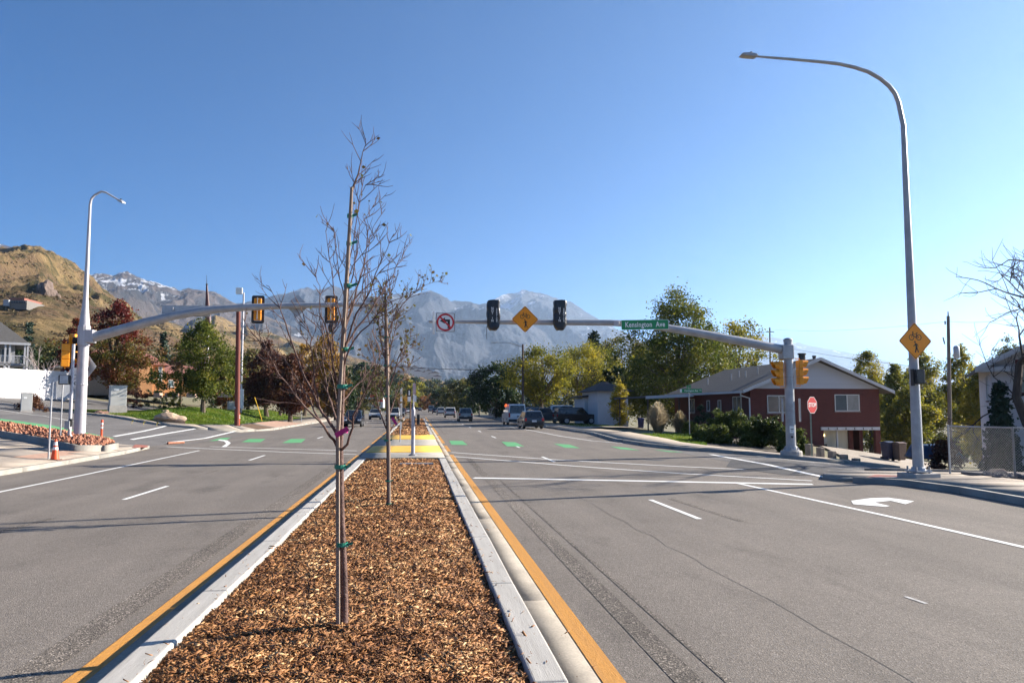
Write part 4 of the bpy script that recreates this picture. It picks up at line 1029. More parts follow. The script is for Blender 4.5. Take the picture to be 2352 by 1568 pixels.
def signal(label, loc, rz, backplate=True, group=None, visor=True, cat='traffic light', edge=M_BLACK):
    r = thing('traffic_light', label, cat, loc, group, rz); h = .355
    for i in range(3):
        z = (1 - i) * h
        mb = MB(); mb.box((0, .1, z), (.34, .2, h - .008)); s_ = mb.build('lamp_housing', M_SIGY, r, local=True, bevel=.025)
        l_ = MB(); l_.lathe([(.15, 0), (.14, .02), (.08, .035), (.0005, .04)], n=20)
        l_.v = [(x, -z_, y + z) for x, y, z_ in l_.v]; l_.build('lens', M_LENS, s_, local=True, smooth=True)
        if visor:
            v = MB(); n_ = 14; rr = .165; P = []
            for j in range(n_ + 1):
                t = math.pi * (-.28 + 1.56 * j / n_); x, q = rr * math.cos(t), rr * math.sin(t); dep = .10 + .17 * (math.sin(t) * .5 + .5)
                P += [(x, .0, z + q), (x, -dep, z + q * .97), (x * 1.06, .0, z + q * 1.06), (x * 1.06, -dep, z + q * 1.03)]
            fs = []
            for j in range(n_):
                a, b = j * 4, j * 4 + 4; fs += [(a, b, b + 1, a + 1), (a + 2, a + 3, b + 3, b + 2), (a + 1, b + 1, b + 3, a + 3)]
            v.add(P, fs); v.build('visor', M_SIGY if not backplate else M_BLACK, s_, local=True)
    if backplate:
        o_ = rpoly([(-.30, -.68), (.30, -.68), (.30, .68), (-.30, .68)], .09); mb = MB()
        inn = rpoly([(-.175, -.545), (.175, -.545), (.175, .545), (-.175, .545)], .01)
        k = len(o_); V = [(a, .05, b) for a, b in o_] + [(a, .05, b) for a, b in inn] + [(a, .06, b) for a, b in o_] + [(a, .06, b) for a, b in inn]
        fs = []
        for i in range(k):
            j = (i + 1) % k; fs += [(i, j, k + j, k + i), (2 * k + i, 3 * k + i, 3 * k + j, 2 * k + j), (i, 2 * k + i, 2 * k + j, j), (k + i, k + j, 3 * k + j, 3 * k + i)]
        mb.add(V, fs); mb.build('backplate', edge, r, local=True)
        mb = MB(); mb.tube([(0, .235, -.5), (0, .235, .56)], .02, 6); mb.box((0, .22, .5), (.06, .05, .05)); mb.box((0, .22, -.45), (.06, .05, .05)); mb.build('bracket', M_GALV, r, local=True)
    else:
        mb = MB(); mb.tube([(0, .1, .54), (0, .1, .60), (0, .3, .60)], .02, 6); mb.tube([(0, .1, -.54), (0, .1, -.60), (0, .3, -.60)], .02, 6); mb.build('bracket', M_SIGY, r, local=True)
    return r
# ---- right mast pole with its arm, far right corner
RM = np.array([16.0, 32.4, zg1(16, 32.4) + .0]); zt = 4.95
root = thing('mast_pole', 'grey octagonal mast pole with a long signal arm at the far right corner', 'signal pole', RM)
mb = MB(); mb.lathe([(.46, -.2), (.46, .30), (.43, .36)], (RM[0], RM[1], RM[2]), 20); mb.build('pedestal', M_PED, root, bevel=.01)
mb = MB(); mb.lathe([(.34, .36), (.34, .41), (.27, .43), (.25, .55)], RM, 16); mb.build('base_flange', M_GALV, root)
mb = MB(); mb.tube([RM + (0, 0, .4), (RM[0], RM[1], zt)], [.215, .185], 14); mb.build('pole', M_GALV, root, smooth=True)
mb = MB(); mb.lathe([(.20, 0), (.205, .05), (.15, .12), (.02, .15)], (RM[0], RM[1], zt - .02), 14); mb.build('cap', M_GALV, root, smooth=True)
mb = MB(); mb.box((RM[0] - .1, RM[1], 4.45), (.52, .5, .62)); mb.build('arm_bracket', M_GALV, root, bevel=.04)
APR = [at(u, v, RM[1]) for u, v in ((1800, 803), (1700, 783), (1600, 764), (1520, 751), (1450, 744), (1400, 741), (1200, 740), (985, 738))]
mb = MB(); mb.tube(APR, [.20, .185, .17, .155, .14, .13, .105, .06], 14); mb.build('arm', M_GALV, root, smooth=True)
mb = MB(); c = at(1416, 742, RM[1] - .16); mb.box(c, (.26, .06, .22), .0); mb.build('junction_box', M_GALVP, root, bevel=.03)
mb = MB(); c = at(996, 741, RM[1]); mb.box((c[0], c[1] - .1, c[2] - .02), (.09, .06, .92)); mb.build('sign_tube', M_SGNW, root)
for k in range(6):
    a = 6.283 * k / 6; mb = MB(); mb.cyl((RM[0] + .30 * math.cos(a), RM[1] + .30 * math.sin(a), RM[2] + .36), (RM[0] + .30 * math.cos(a), RM[1] + .30 * math.sin(a), RM[2] + .5), .025, n=6); mb.build('bolt', M_BOLT, root)
mb = MB(); c = at(1819, 986, RM[1] - .23); mb.box(c, (.2, .02, .3)); s_ = mb.build('button_sign', M_SGNW, root); mb = MB(); mb.box((c[0], c[1] - .013, c[2] + .02), (.13, .006, .03)); mb.box((c[0] - .02, c[1] - .013, c[2] - .05), (.10, .006, .02)); mb.build('printed_arrow', M_SGNK, s_)
mb = MB(); c = at(1819, 1003, RM[1] - .24); mb.tube([c, c + (0, -.05, 0)], [.05, .045], 12); mb.build('push_button', M_BLACK, root, smooth=True)
for u in (1797, 1837):
    mb = MB(); a, b = at(u, 915, RM[1] - .1), at(u, 968, RM[1] - .1); mb.box((a[0] * .5 + b[0] * .5, a[1], (a[2] + b[2]) / 2), (.05, .12, a[2] - b[2])); mb.build('conduit', M_GALV, root, bevel=.01)
mb = MB(); mb.box((RM[0] - .03, RM[1] - .205, RM[2] + .95), (.14, .03, .24)); mb.build('hand_hole_cover', M_GALV, root, bevel=.02)
for zz in (1.9, 3.35): mb = MB(); mb.lathe([(.208, 0), (.212, .015), (.208, .03)], (RM[0], RM[1], zz), 14); mb.build('strap', M_BOLT, root)
# signs and bagged signals on the arm
ys = RM[1] - .2
c = at(1023, 740, ys); r = thing('no_left_turn_sign', 'square white no-left-turn sign at the tip of the signal arm', 'sign', c); a = .395
sq = rpoly([(-a, -a), (a, -a), (a, a), (-a, a)], .05); plate(sq, M_SGNW, r); plate(scalep(sq, .975), M_SGNK, r, -.0041, .001, 'border'); plate(scalep(sq, .925), M_SGNW, r, -.0052, .001, 'face')
ar = [(.09, -.25), (.19, -.25), (.19, .12), (-.02, .12), (-.02, .20), (-.23, .06), (-.02, -.06), (-.02, .03), (.09, .03)]
plate(ar[::1], M_SGNK, r, -.0063, .001, 'arrow')
mb = MB(); mb.ring2((0, -.0075, 0), XA, ZA, .29, .365, (0, -.002, 0), 40); d = np.array([.707, -.707]); n_ = np.array([.707, .707]) * .035
mb.prism([tuple(-d * .31 - n_), tuple(d * .31 - n_), tuple(d * .31 + n_), tuple(-d * .31 + n_)], (0, -.0075, 0), XA, ZA, (0, -.0025, 0)); mb.build('red_ring_and_slash', M_SGNR, r, local=True)
mb = MB(); mb.box((0, .08, 0), (.7, .12, .05)); mb.build('bracket', M_GALV, r, local=True)
diamond_sign('amber diamond bicycle and walker sign on the signal arm between bagged signals', at(1206, 733, ys), 0, .80)
for u, lb, sd_ in ((1133, 'bagged traffic signal left of the amber diamond, a cord hanging from it', 1), (1286, 'bagged traffic signal right of the amber diamond', 2)):
    c = at(u, 724, ys - .05); r = thing('bagged_traffic_light', lb, 'traffic light', c, 'traffic signals wrapped in black bags')
    import bmesh
    bm = bmesh.new(); bmesh.ops.create_cube(bm, size=1); bmesh.ops.subdivide_edges(bm, edges=bm.edges[:], cuts=15, use_grid_fill=True)
    for v in bm.verts:
        q = v.co; x, y_, z = q.x * 2, q.y * 2, q.z * 2
        f = 1 - .10 * max(0, -z) ** 4 - .05 * abs(x) ** 4 * abs(z) ** 3
        w = .035 * mnoise.noise(Vector((x * 1.5 + sd_ * 7, y_ * 1.5, z * 4))) + .018 * mnoise.noise(Vector((x * 4 + sd_, y_ * 4 + z * 6, z * 7)))
        rr = (abs(x) ** 5 + abs(y_) ** 5) ** .2 or 1; k = max(abs(x), abs(y_)) / rr
        low = 1 - .38 * max(0, (-z - .62) / .38) ** 2.2 * max(abs(x), .3)
        v.co = Vector((x * .265 * k * f * low + w * (1 if x > 0 else -1) * abs(x), y_ * .22 * k + w * (1 if y_ > 0 else -1), z * .625 + w * .5 - .03 * x * x * (z > .9)))
    me = D.meshes.new('bag'); bm.to_mesh(me); bm.free()
    for p in me.polygons: p.use_smooth = True
    link('bag', me, M_BAG, r, True)
    text('N\nO\nT\n\nI\nN', .125, M_SGNW, r, (-.06, -.262, .0), line_h=.82); text('S\nE\nR\nV\nI\nC\nE', .10, M_SGNW, r, (.12, -.262, -.02), line_h=.82)
    if sd_ == 1: mb = MB(); mb.tube([(-.26, 0, -.45), (-.275, 0, -.7), (-.27, 0, -1.0)], .012, 5); mb.build('cord', M_BLACK, r, local=True)
c = at(1481.5, 745.5, RM[1] - .3); r = thing('street_name_sign', 'large green Kensington Ave name sign hanging on the signal arm', 'sign', c)
w_, h_ = 2.06, .42; sq = rpoly([(-w_ / 2, -h_ / 2), (w_ / 2, -h_ / 2), (w_ / 2, h_ / 2), (-w_ / 2, h_ / 2)], .02); plate(sq, M_SGNW, r)
sq2 = rpoly([(-w_ / 2 + .012, -h_ / 2 + .012), (w_ / 2 - .012, -h_ / 2 + .012), (w_ / 2 - .012, h_ / 2 - .012), (-w_ / 2 + .012, h_ / 2 - .012)], .02); plate(sq2, M_SGNG, r, -.0042, .001, 'face')
text('Kensington  Ave', .30, M_SGNW, r, (0, -.008, .0), sx=.80, spacing=1.08); r.rotation_euler = (0, rad(-1.6), 0)
mb = MB(); mb.box((-.6, .09, .1), (.05, .18, .1)); mb.box((.6, .09, .1), (.05, .18, .1)); mb.build('bracket', M_GALV, r, local=True)
c = at(1787, 858, RM[1]); signal('amber signal in profile on the left of the right mast pole', c + np.array([-.02, 0, 0]), -math.pi / 2, False)
c = at(1842, 855, RM[1]); signal('amber signal in profile on the right of the right mast pole', c + np.array([.0, 0, 0]), math.pi / 2, False)
# ---- right lamp pole
LP = np.array([13.62, 20.2, zg1(13.6, 20.2) + .13]); root = thing('street_lamp', 'tall curved steel lamp pole on the near right pavement', 'street lamp', LP)
mb = MB(); mb.box((LP[0], LP[1], LP[2] + .02), (.78, .74, .2), .1); mb.build('pedestal', M_PED, root, bevel=.015)
mb = MB(); mb.box((LP[0], LP[1], LP[2] + .17), (.48, .48, .05), .1); mb.lathe([(.2, .19), (.17, .28)], LP, 16); mb.build('base_plate', M_GALV, root, bevel=.008)
for sx in (-1, 1):
    for sy in (-1, 1): mb = MB(); mb.cyl((LP[0] + .19 * sx, LP[1] + .19 * sy, LP[2] + .1), (LP[0] + .19 * sx, LP[1] + .19 * sy, LP[2] + .3), .028, n=6); mb.build('bolt', M_BOLT, root)
PP = [LP + (0, 0, .15), LP + (0, 0, 5), np.array([LP[0], LP[1], 10.0])]
arc = [at(u, v, LP[1]) for u, v in ((2056, 235), (2049, 215), (2036, 197), (2016, 180), (1990, 165), (1960, 155), (1925, 147), (1880, 142), (1800, 135), (1738, 130))]
arc = [np.array([p[0] + .1 * (1 - i / 9), p[1], p[2]]) for i, p in enumerate(arc)]
mb = MB(); mb.tube(PP + arc, [.145, .108, .068, .064, .062, .060, .058, .056, .053, .05, .046, .038, .03], 14); mb.build('pole', M_GALV, root, smooth=True)
mb = MB(); q = LP + (0, 0, 2.55); mb.lathe([(.145, 0), (.15, .03), (.145, .06)], (q[0], q[1], q[2]), 14); mb.lathe([(.075, 0), (.078, .03), (.075, .06)], (LP[0], LP[1], 9.9), 14); mb.build('collar', M_GALV, root)
def lamp_head(root, p, d, s_=1.):
    """flat LED head at p pointing along d"""
    d = unit(V3(d)); a = unit(np.cross((0, 0, 1), d)); u_ = np.cross(d, a); mb = MB()
    pr_ = [(0, -.03), (.10, -.06), (.34, -.06), (.56, -.045), (.60, -.02), (.52, .05), (.30, .075), (.08, .06), (0, .03)]
    mb.prism([(x * s_, z * s_) for x, z in pr_], p - a * .13 * s_, d, u_, a * .26 * s_); h = mb.build('lamp_head', M_GALV, root, bevel=.02)
    mb = MB(); mb.cyl(p + d * .2 * s_ + u_ * .06 * s_, p + d * .2 * s_ + u_ * .14 * s_, .045 * s_, n=10); mb.build('photocell', M_BLACK, h)
    mb = MB(); mb.prism([(.2 * s_, -.062 * s_), (.5 * s_, -.058 * s_), (.5 * s_, -.066 * s_), (.2 * s_, -.07 * s_)], p - a * .09 * s_, d, u_, a * .18 * s_); mb.build('lens', mat('lamp_glass', (.5, .48, .40), .2), h)
lamp_head(root, arc[-1], arc[-1] - arc[-2], .82)
mb = MB(); mb.box((LP[0] - .02, LP[1] - .14, LP[2] + .75), (.12, .03, .22)); mb.build('hand_hole_cover', M_GALV, root, bevel=.02)
for zz in (3.6, 4.05, 3.05, 2.75): mb = MB(); mb.lathe([(.135, 0), (.139, .01), (.135, .022)], (LP[0], LP[1], zz), 14); mb.build('strap', M_BOLT, root)
c = at(2102, 783, LP[1] - .17); diamond_sign('amber diamond bicycle and walker sign on the near right lamp pole', c, rad(4), .73)
c = at(2104, 865, LP[1] - .17); r = thing('pedestrian_signal', 'black pedestrian signal box below the diamond on the lamp pole', 'pedestrian signal', c)
mb = MB(); mb.box((.03, -.06, 0), (.26, .2, .40)); mb.build('housing', M_BLACK, r, local=True, bevel=.02); mb = MB(); mb.box((-.12, -.03, -.02), (.05, .12, .46)); mb.build('bracket', M_BLACK, r, local=True, bevel=.01)
mb = MB(); mb.box((.03, -.163, 0), (.2, .006, .3)); mb.build('screen', M_LENS, r, local=True)
# ---- left mast pole with curved arm and lamp
LM = np.array([-15.5, 38.5, zg1(-15.5, 38.5) + .42]); root = thing('mast_pole', 'pale mast pole with curved signal arm and lamp at the left corner', 'signal pole', LM)
mb = MB(); mb.lathe([(.45, -.4), (.45, .05)], LM, 18); mb.build('pedestal', M_PED, root); mb = MB(); mb.lathe([(.36, .05), (.36, .10), (.26, .12)], LM, 14); mb.build('base_flange', M_GALV, root)
PP = [LM + (0, 0, .1), np.array([LM[0], LM[1], 4.6]), np.array([LM[0], LM[1], 5.9]), np.array([LM[0], LM[1], 6.7]), np.array([LM[0], LM[1], 7.2])] + [np.array([LM[0], LM[1], 11.0])]
arc = [at(u, v, LM[1]) for u, v in ((206, 470), (209, 457), (217, 448), (232, 440), (243, 442), (272, 459))]
off = LM[0] - at(205, 490, LM[1])[0]; arc = [p + np.array([off * (1 - i / 5), 0, 0]) for i, p in enumerate(arc)]
mb = MB(); mb.tube(PP[:3], [.255, .235, .23], 14); mb.tube(PP[2:] + arc, [.23, .15, .112, .066, .06, .057, .053, .05, .045, .036], 14); mb.build('pole', M_GALVP, root, smooth=True)
mb = MB(); mb.lathe([(.27, 0), (.27, .9), (.235, .98)], (LM[0], LM[1], 4.9), 14); mb.box((LM[0] + .3, LM[1], 5.35), (.35, .5, .6)); mb.build('arm_bracket', M_GALVP, root, bevel=.03)
mb = MB(); mb.lathe([(.25, 0), (.26, .04), (.25, .08)], (LM[0], LM[1], LM[2] + 2.4), 14); mb.build('collar', M_GALVP, root)
APL = [at(u, v, LM[1]) for u, v in ((205, 777), (260, 762), (330, 742), (400, 725), (450, 716), (500, 710), (560, 706), (640, 703), (760, 700), (880, 698))]
mb = MB(); mb.tube(APL, [.24, .23, .215, .2, .19, .18, .17, .15, .12, .08], 14); mb.build('arm', M_GALV, root, smooth=True); lamp_head(root, arc[-1], arc[-1] - arc[-2] + np.array([0, -.4, 0]), .8)
yb = LM[1] - .28
signal('outer traffic signal on the left arm, amber back in black surround', at(593, 711, LM[1] + .35), math.pi)
signal('inner traffic signal on the left arm behind the front young tree', at(761, 711, LM[1] + .35), math.pi)
for nm, u, v in (('bag', 761, 752),): mb = MB(); rock_mesh(mb, at(u, v, LM[1] + .1), (.16, .14, .26), np.random.RandomState(4)); o = mb.build('wrapped_camera', M_BAG, None, smooth=True); setp(o, 'small black bagged device under the inner left-arm signal', 'camera')
mb = MB(); a = at(602, 745, LM[1] + .3); mb.tube([a, a + (.01, 0, -.45)], .012, 5); o = mb.build('hanging_cord', M_BLACK); setp(o, 'thin cord hanging under the outer left-arm signal', 'cord')
diamond_sign('grey back of a diamond sign on the left arm between the signals', at(683, 702, LM[1] + .26), math.pi, .80, False)
r = thing('street_name_sign', 'grey back of the name sign on the left arm near its bend', 'sign', at(428, 714, LM[1] + .34), rz=math.pi)
plate([(-1.12, -.26), (1.12, -.26), (1.12, .26), (-1.12, .26)], M_ALU, r); mb = MB(); mb.box((-.6, .08, 0), (.06, .14, .3)); mb.box((.6, .08, 0), (.06, .14, .3)); mb.build('bracket', M_GALV, r, local=True)
r = thing('turn_sign', 'grey back of a square sign near the left arm tip', 'sign', at(858, 702, LM[1] + .3), rz=math.pi); plate([(-.4, -.4), (.4, -.4), (.4, .4), (-.4, .4)], M_ALU, r); mb = MB(); mb.box((0, .08, 0), (.06, .14, .9)); mb.build('bracket', M_GALV, r, local=True)
c = at(150, 816, 38.2); signal('amber signal seen from behind left of the left mast pole', c, rad(205), False)
c = at(171, 800, 38.6); signal('amber signal half hidden behind the left mast pole', c, rad(75), True, edge=M_SIGY)
r = diamond_sign('grey back of a tilted diamond sign on the left mast pole', at(198, 842, 38.9), rad(150), .95, False)
# ---- push-button post at the left corner
p = np.array([-15.27, 36.9, zg1(-15.27, 36.9) + .4]); q = at(159, 790, p[1])
root = thing('signal_post', 'slim pale post carrying the pedestrian signal at the left corner', 'post', p)
mb = MB(); mb.tube([p, (p[0], p[1], q[2])], [.075, .065], 10); mb.build('post', M_GALVP, root, smooth=True); mb = MB(); mb.lathe([(.14, 0), (.14, .12), (.1, .2)], p, 10); mb.build('base', M_GALVP, root)
mb = MB(); c = at(155, 976, p[1] - .1); mb.box(c, (.22, .12, .36)); mb.build('push_button_box', M_GALV, root, bevel=.02); mb = MB(); c = at(163, 970, p[1] - .05); mb.box(c, (.12, .12, .34)); mb.build('speaker', M_BLACK, root, bevel=.02)
c = at(148, 872, p[1] - .15); r = thing('pedestrian_signal', 'pale pedestrian signal box on the slim left corner post', 'pedestrian signal', c); mb = MB(); mb.box((.0, 0, 0), (.42, .26, .42)); mb.build('housing', M_BLACK, r, local=True, bevel=.03); mb = MB(); mb.box((.03, -.134, .01), (.34, .01, .36)); mb.build('screen', mat('pale_signal_face', (.42, .46, .50), .4), r, local=True)
c = at(180, 868, 39.6); r = thing('signal_sign', 'white bicycle signal sign half hidden by the left mast pole', 'sign', c); plate(rpoly([(-.42, -.48), (.42, -.48), (.42, .38), (.3, .5), (-.3, .5), (-.42, .38)], .03), M_SGNW, r)
text('SIGNAL', .2, M_SGNK, r, (0, -.008, -.26)); mb = MB()
for cx in (-.17, .13): mb.ring2((cx, -.0045, .06), XA, ZA, .085, .11, (0, -.003, 0), 20)
mb.build('bicycle_symbol', M_SGNK, r, local=True)
# sign posts at the left corner
p = np.array([-13.3, 30.5, zg1(-13.3, 30.5) + .13]); r = thing('sign_post', 'bare steel post standing beside the orange cone', 'post', p); t_ = at(119, 878, p[1]); mb = MB(); mb.tube([p, (p[0], p[1], t_[2])], .032, 8); mb.build('post', M_GALV, r, smooth=True)
mb = MB(); mb.box((p[0], p[1], t_[2] - .24), (.07, .06, .5), .2); mb.build('edge_on_sign', M_ALU, r)
p = np.array([-15.9, 37.5, zg1(-15.9, 37.5) + .35]); t_ = at(143, 872, p[1]); r = thing('stop_sign', 'grey back of a stop sign on a post behind the cone', 'sign', p); mb = MB(); mb.tube([p, (p[0], p[1], t_[2])], .032, 8); mb.build('post', M_GALV, r, smooth=True)
mb = MB(); c = at(140, 893, p[1] + .06); oc = [(.40 * math.cos(a), .40 * math.sin(a)) for a in np.arange(8) * math.pi / 4 + math.pi / 8]; mb.prism(oc, c, (.86, .5, 0), ZA, (-.003, .005, 0)); mb.build('plate', M_ALU, r)
# ---- stop sign right
p = np.array([18.2, 34.8, zg1(18.2, 34.8) + .12]); r = thing('stop_sign', 'red stop sign on a green post in front of the brick house', 'sign', p)
t_ = at(1866, 945, p[1]); mb = MB(); mb.box((p[0], p[1] + .02, (p[2] + t_[2]) / 2 - .1), (.06, .04, t_[2] - p[2] + .4)); mb.build('post', mat('green_grey_post', (.20, .25, .20), .6), r)
c = at(1865.5, 930, p[1] - .03); ux = np.array([math.cos(rad(30)), math.sin(rad(30)), 0]); nv = np.array([ux[1], -ux[0], 0]); nv = nv if nv[1] < 0 else -nv
oc = [(.41 * math.cos(a), .41 * math.sin(a)) for a in np.arange(8) * math.pi / 4 + math.pi / 8]
mb = MB(); mb.prism(oc, c, ux, ZA, nv * .004); mb.build('plate', M_SGNW, r); mb = MB(); mb.prism(scalep(oc, .94), c + nv * .0045, ux, ZA, nv * .002); f_ = mb.build('face', M_SGNR, r)
t_o = text('STOP', .27, M_SGNW, None, (0, 0, 0), sx=.95); t_o.data.transform(Matrix.Translation(c + nv * .009) @ Matrix.Rotation(rad(30), 4, 'Z')); t_o.parent = r; t_o.matrix_parent_inverse = Matrix.Translation(-r.location)
# ---- street name post
p = np.array([19.1, 53.9, zg1(19.1, 53.9)]); r = thing('street_name_post', 'slim post with small green Kensington Ave blades before the garden', 'sign', p); t_ = at(1586, 886, p[1])
mb = MB(); mb.tube([p, (p[0], p[1], t_[2])], .03, 8); mb.build('post', M_GALV, r, smooth=True); c = at(1587, 897, p[1] - .04)
mb = MB(); mb.box(c, (1.62, .012, .26)); b_ = mb.build('name_blade', M_SGNG, r); mb = MB(); mb.box(c + (-.74, -.009, 0), (.14, .006, .24)); mb.build('blade_badge', M_SGNW, b_)
t_o = text('Kensington Ave', .19, M_SGNW, None, (0, 0, 0), sx=.82); t_o.data.transform(Matrix.Translation(c + np.array([.02, -.01, 0]))); t_o.parent = b_
t_o = text('1500 S', .10, M_SGNW, None, (0, 0, 0), sx=.8); t_o.data.transform(Matrix.Translation(c + np.array([.70, -.01, .02]))); t_o.parent = b_
mb = MB(); mb.box((p[0], p[1], t_[2] - .05), (.012, .9, .22)); mb.build('name_blade', M_SGNG, r)
# ---- posts on the refuge
p = np.array([-.18, 31.2, .15]); r = thing('push_button_post', 'thick steel push-button post with narrow sign on the median refuge', 'post', p); q = at(953, 942, p[1]); t_ = at(952.5, 880, p[1])
mb = MB(); mb.lathe([(.17, 0), (.17, .05), (.09, .09)], p, 12); mb.build('base', M_BOLT, r); mb = MB(); mb.tube([p + (0, 0, .05), (p[0], p[1], q[2])], .075, 12); mb.lathe([(.075, 0), (.04, .12)], (p[0], p[1], q[2]), 12); mb.build('post', M_GALVP, r, smooth=True)
mb = MB(); mb.tube([(p[0], p[1], q[2]), (p[0], p[1], t_[2])], .03, 8); mb.build('sign_tube', M_GALVP, r)
c = at(952, 893, p[1] - .05); mb = MB(); mb.box(c, (.10, .02, .42)); mb.build('edge_on_sign', mat('pink_white_sign', (.62, .42, .42), .5), r); c = at(953.5, 915, p[1] - .05); mb = MB(); mb.box(c, (.10, .02, .26)); mb.build('edge_on_sign', M_SGNW, r)
c = at(961, 963, p[1]); mb = MB(); mb.box(c, (.12, .2, .40)); mb.build('push_button_box', M_BLACK, r, bevel=.03)
p = np.array([-.95, 43.5, .19]); r = thing('sign_post', 'slim post with small walk sign between the yellow plates', 'sign', p); t_ = at(940, 893, p[1]); mb = MB(); mb.tube([p, (p[0], p[1], t_[2])], .03, 8); mb.build('post', M_GALV, r)
c = at(939.5, 902, p[1] - .05); mb = MB(); mb.box(c, (.2, .02, .4)); f_ = mb.build('sign_plate', M_SGNK, r); mb = MB(); mb.box(c + (.01, -.013, 0), (.07, .006, .26)); mb.build('walker_symbol', M_SGNW, f_); c = at(940, 916, p[1] - .05); mb = MB(); mb.box(c, (.17, .02, .26)); mb.build('sign_plate', M_SGNW, r)
p = np.array([-1.35, 66, .3]); r = thing('sign_post', 'bare slim post in the far mulch bed', 'post', p); t_ = at(930, 890, p[1]); mb = MB(); mb.tube([p, (p[0], p[1], t_[2])], .04, 8); mb.build('post', M_GALV, r)
p = np.array([-.75, 78, .35]); r = thing('sign_post', 'brown post farther along the median', 'post', p); t_ = at(947, 905, p[1]); mb = MB(); mb.tube([p, (p[0], p[1], t_[2])], .07, 8); mb.build('post', mat('brown_post', (.16, .09, .06), .8), r)
# grey diamond sign on the far left pavement
p = on(692, 967, 95); r = thing('warning_sign', 'grey back of a diamond sign on the far left pavement', 'sign', p); c = at(692, 909, p[1]); mb = MB(); mb.tube([p, (p[0], p[1], c[2] + .2)], .04, 8); mb.build('post', M_GALV, r)
mb = MB(); a = .66; mb.prism([(0, -a), (a, 0), (0, a), (-a, 0)], c + (0, .05, 0), XA, ZA, (0, .02, 0)); mb.build('plate', M_ALU, r)
# ---- cone and delineators
M_ORG = mat('orange_plastic', (.72, .085, .02), .5, .1, 6); M_REFL = mat('white_reflective_band', (.75, .75, .75), .5, .08, 6)
p = np.array([-12.95, 30.2, zg1(-12.95, 30.2) + .13]); r = thing('traffic_cone', 'orange traffic cone with white bands on the left pavement edge', 'traffic cone', p)
mb = MB(); mb.box((p[0], p[1], p[2] + .02), (.36, .36, .04)); mb.build('base', mat('cone_black_base', (.06, .03, .02), .7), r, bevel=.01)
cr = lambda z: .145 - .165 * z * .72
def band(a, b, m_, nm): mb = MB(); mb.lathe([(.145 - .15 * a, a + .04), (.145 - .15 * b, b + .04)], p, 18); mb.build(nm, m_, r, smooth=True)
for a, b, m_, nm in ((0, .34, M_ORG, 'cone_body'), (.34, .44, M_REFL, 'reflective_band'), (.44, .50, M_ORG, 'cone_body'), (.50, .62, M_REFL, 'reflective_band'), (.62, .72, M_ORG, 'cone_tip')): band(a, b, m_, nm)
def delineator(p, h, label):
    r = thing('delineator_post', label, 'post', p); mb = MB(); mb.lathe([(.18, 0), (.17, .05), (.06, .08)], p, 12); mb.build('base', M_BLACK, r)
    for a, b, m_ in ((.06, .62, M_ORG), (.62, .72, M_REFL), (.72, .78, M_ORG), (.78, .88, M_REFL), (.88, 1.0, M_ORG)): mb = MB(); mb.lathe([(.055, a * h), (.055, b * h)], p, 12); mb.build('tube' if m_ is M_ORG else 'reflective_band', m_, r, smooth=True)
q = np.array([-15.7, 41.6, 0]); q[2] = zg1(*q[:2]) + .01; delineator(q, 1.15, 'orange delineator post on the left side street')
q = on(549, 984, 70); q[2] += .15; delineator(q, 1.1, 'red and white marker at the foot of the red pole')

# ================================================================== BUILDINGS
def brickmat(name, c1, c2, mortar, sc_=1.0):
    m = D.materials.new(name); n, l = nt(m); b = n['Principled BSDF']; b.inputs['Roughness'].default_value = .9
    tc = n.new('ShaderNodeTexCoord'); sp = n.new('ShaderNodeSeparateXYZ'); l.new(tc.outputs['Object'], sp.inputs[0])
    ad = n.new('ShaderNodeMath'); ad.operation = 'ADD'; l.new(sp.outputs[0], ad.inputs[0]); l.new(sp.outputs[1], ad.inputs[1])
    cb = n.new('ShaderNodeCombineXYZ'); l.new(ad.outputs[0], cb.inputs[0]); l.new(sp.outputs[2], cb.inputs[1])
    br = n.new('ShaderNodeTexBrick'); br.inputs['Scale'].default_value = sc_; br.inputs['Brick Width'].default_value = .21; br.inputs['Row Height'].default_value = .075; br.inputs['Mortar Size'].default_value = .008
    br.inputs['Color1'].default_value = rgba(c1); br.inputs['Color2'].default_value = rgba(c2); br.inputs['Mortar'].default_value = rgba(mortar); br.inputs['Bias'].default_value = .1
    l.new(cb.outputs[0], br.inputs['Vector'])
    no = n.new('ShaderNodeTexNoise'); no.inputs['Scale'].default_value = .8; no.inputs['Detail'].default_value = 5; l.new(tc.outputs['Object'], no.inputs['Vector'])
    mr = n.new('ShaderNodeMapRange'); mr.inputs[3].default_value = .75; mr.inputs[4].default_value = 1.25; l.new(no.outputs[0], mr.inputs[0])
    sc2 = n.new('ShaderNodeVectorMath'); sc2.operation = 'SCALE'; l.new(br.outputs[0], sc2.inputs[0]); l.new(mr.outputs[0], sc2.inputs['Scale']); l.new(sc2.outputs[0], b.inputs['Base Color'])
    bp = n.new('ShaderNodeBump'); bp.inputs['Strength'].default_value = .5; bp.inputs['Distance'].default_value = .01; bp.invert = True; l.new(br.outputs['Fac'], bp.inputs['Height']); l.new(bp.outputs[0], b.inputs['Normal'])
    return m
M_BRICK = brickmat('dark_red_brick', (.085, .015, .012), (.12, .022, .017), (.10, .06, .05))
M_OBRICK = brickmat('orange_brick', (.46, .20, .075), (.52, .25, .10), (.48, .35, .22))
M_SIDING = mat('white_gable_siding', (.43, .45, .50), .7, .05, 2, bump=.8, bscale=7, stretch=(.05, .05, 3))
M_WPAINT = mat('white_house_paint', (.52, .52, .53), .7, .06, 2)
M_SHING = mat('grey_roof_shingles', (.075, .072, .07), .95, .25, 6, fine=.25, bump=.4, bscale=20)
M_REDROOF = mat('red_brown_roof', (.24, .095, .07), .9, .2, 3, fine=.2)
M_GLASS = mat('window_glass', (.035, .042, .05), .12, .2, .8, spec=.4, col2=(.07, .08, .09))
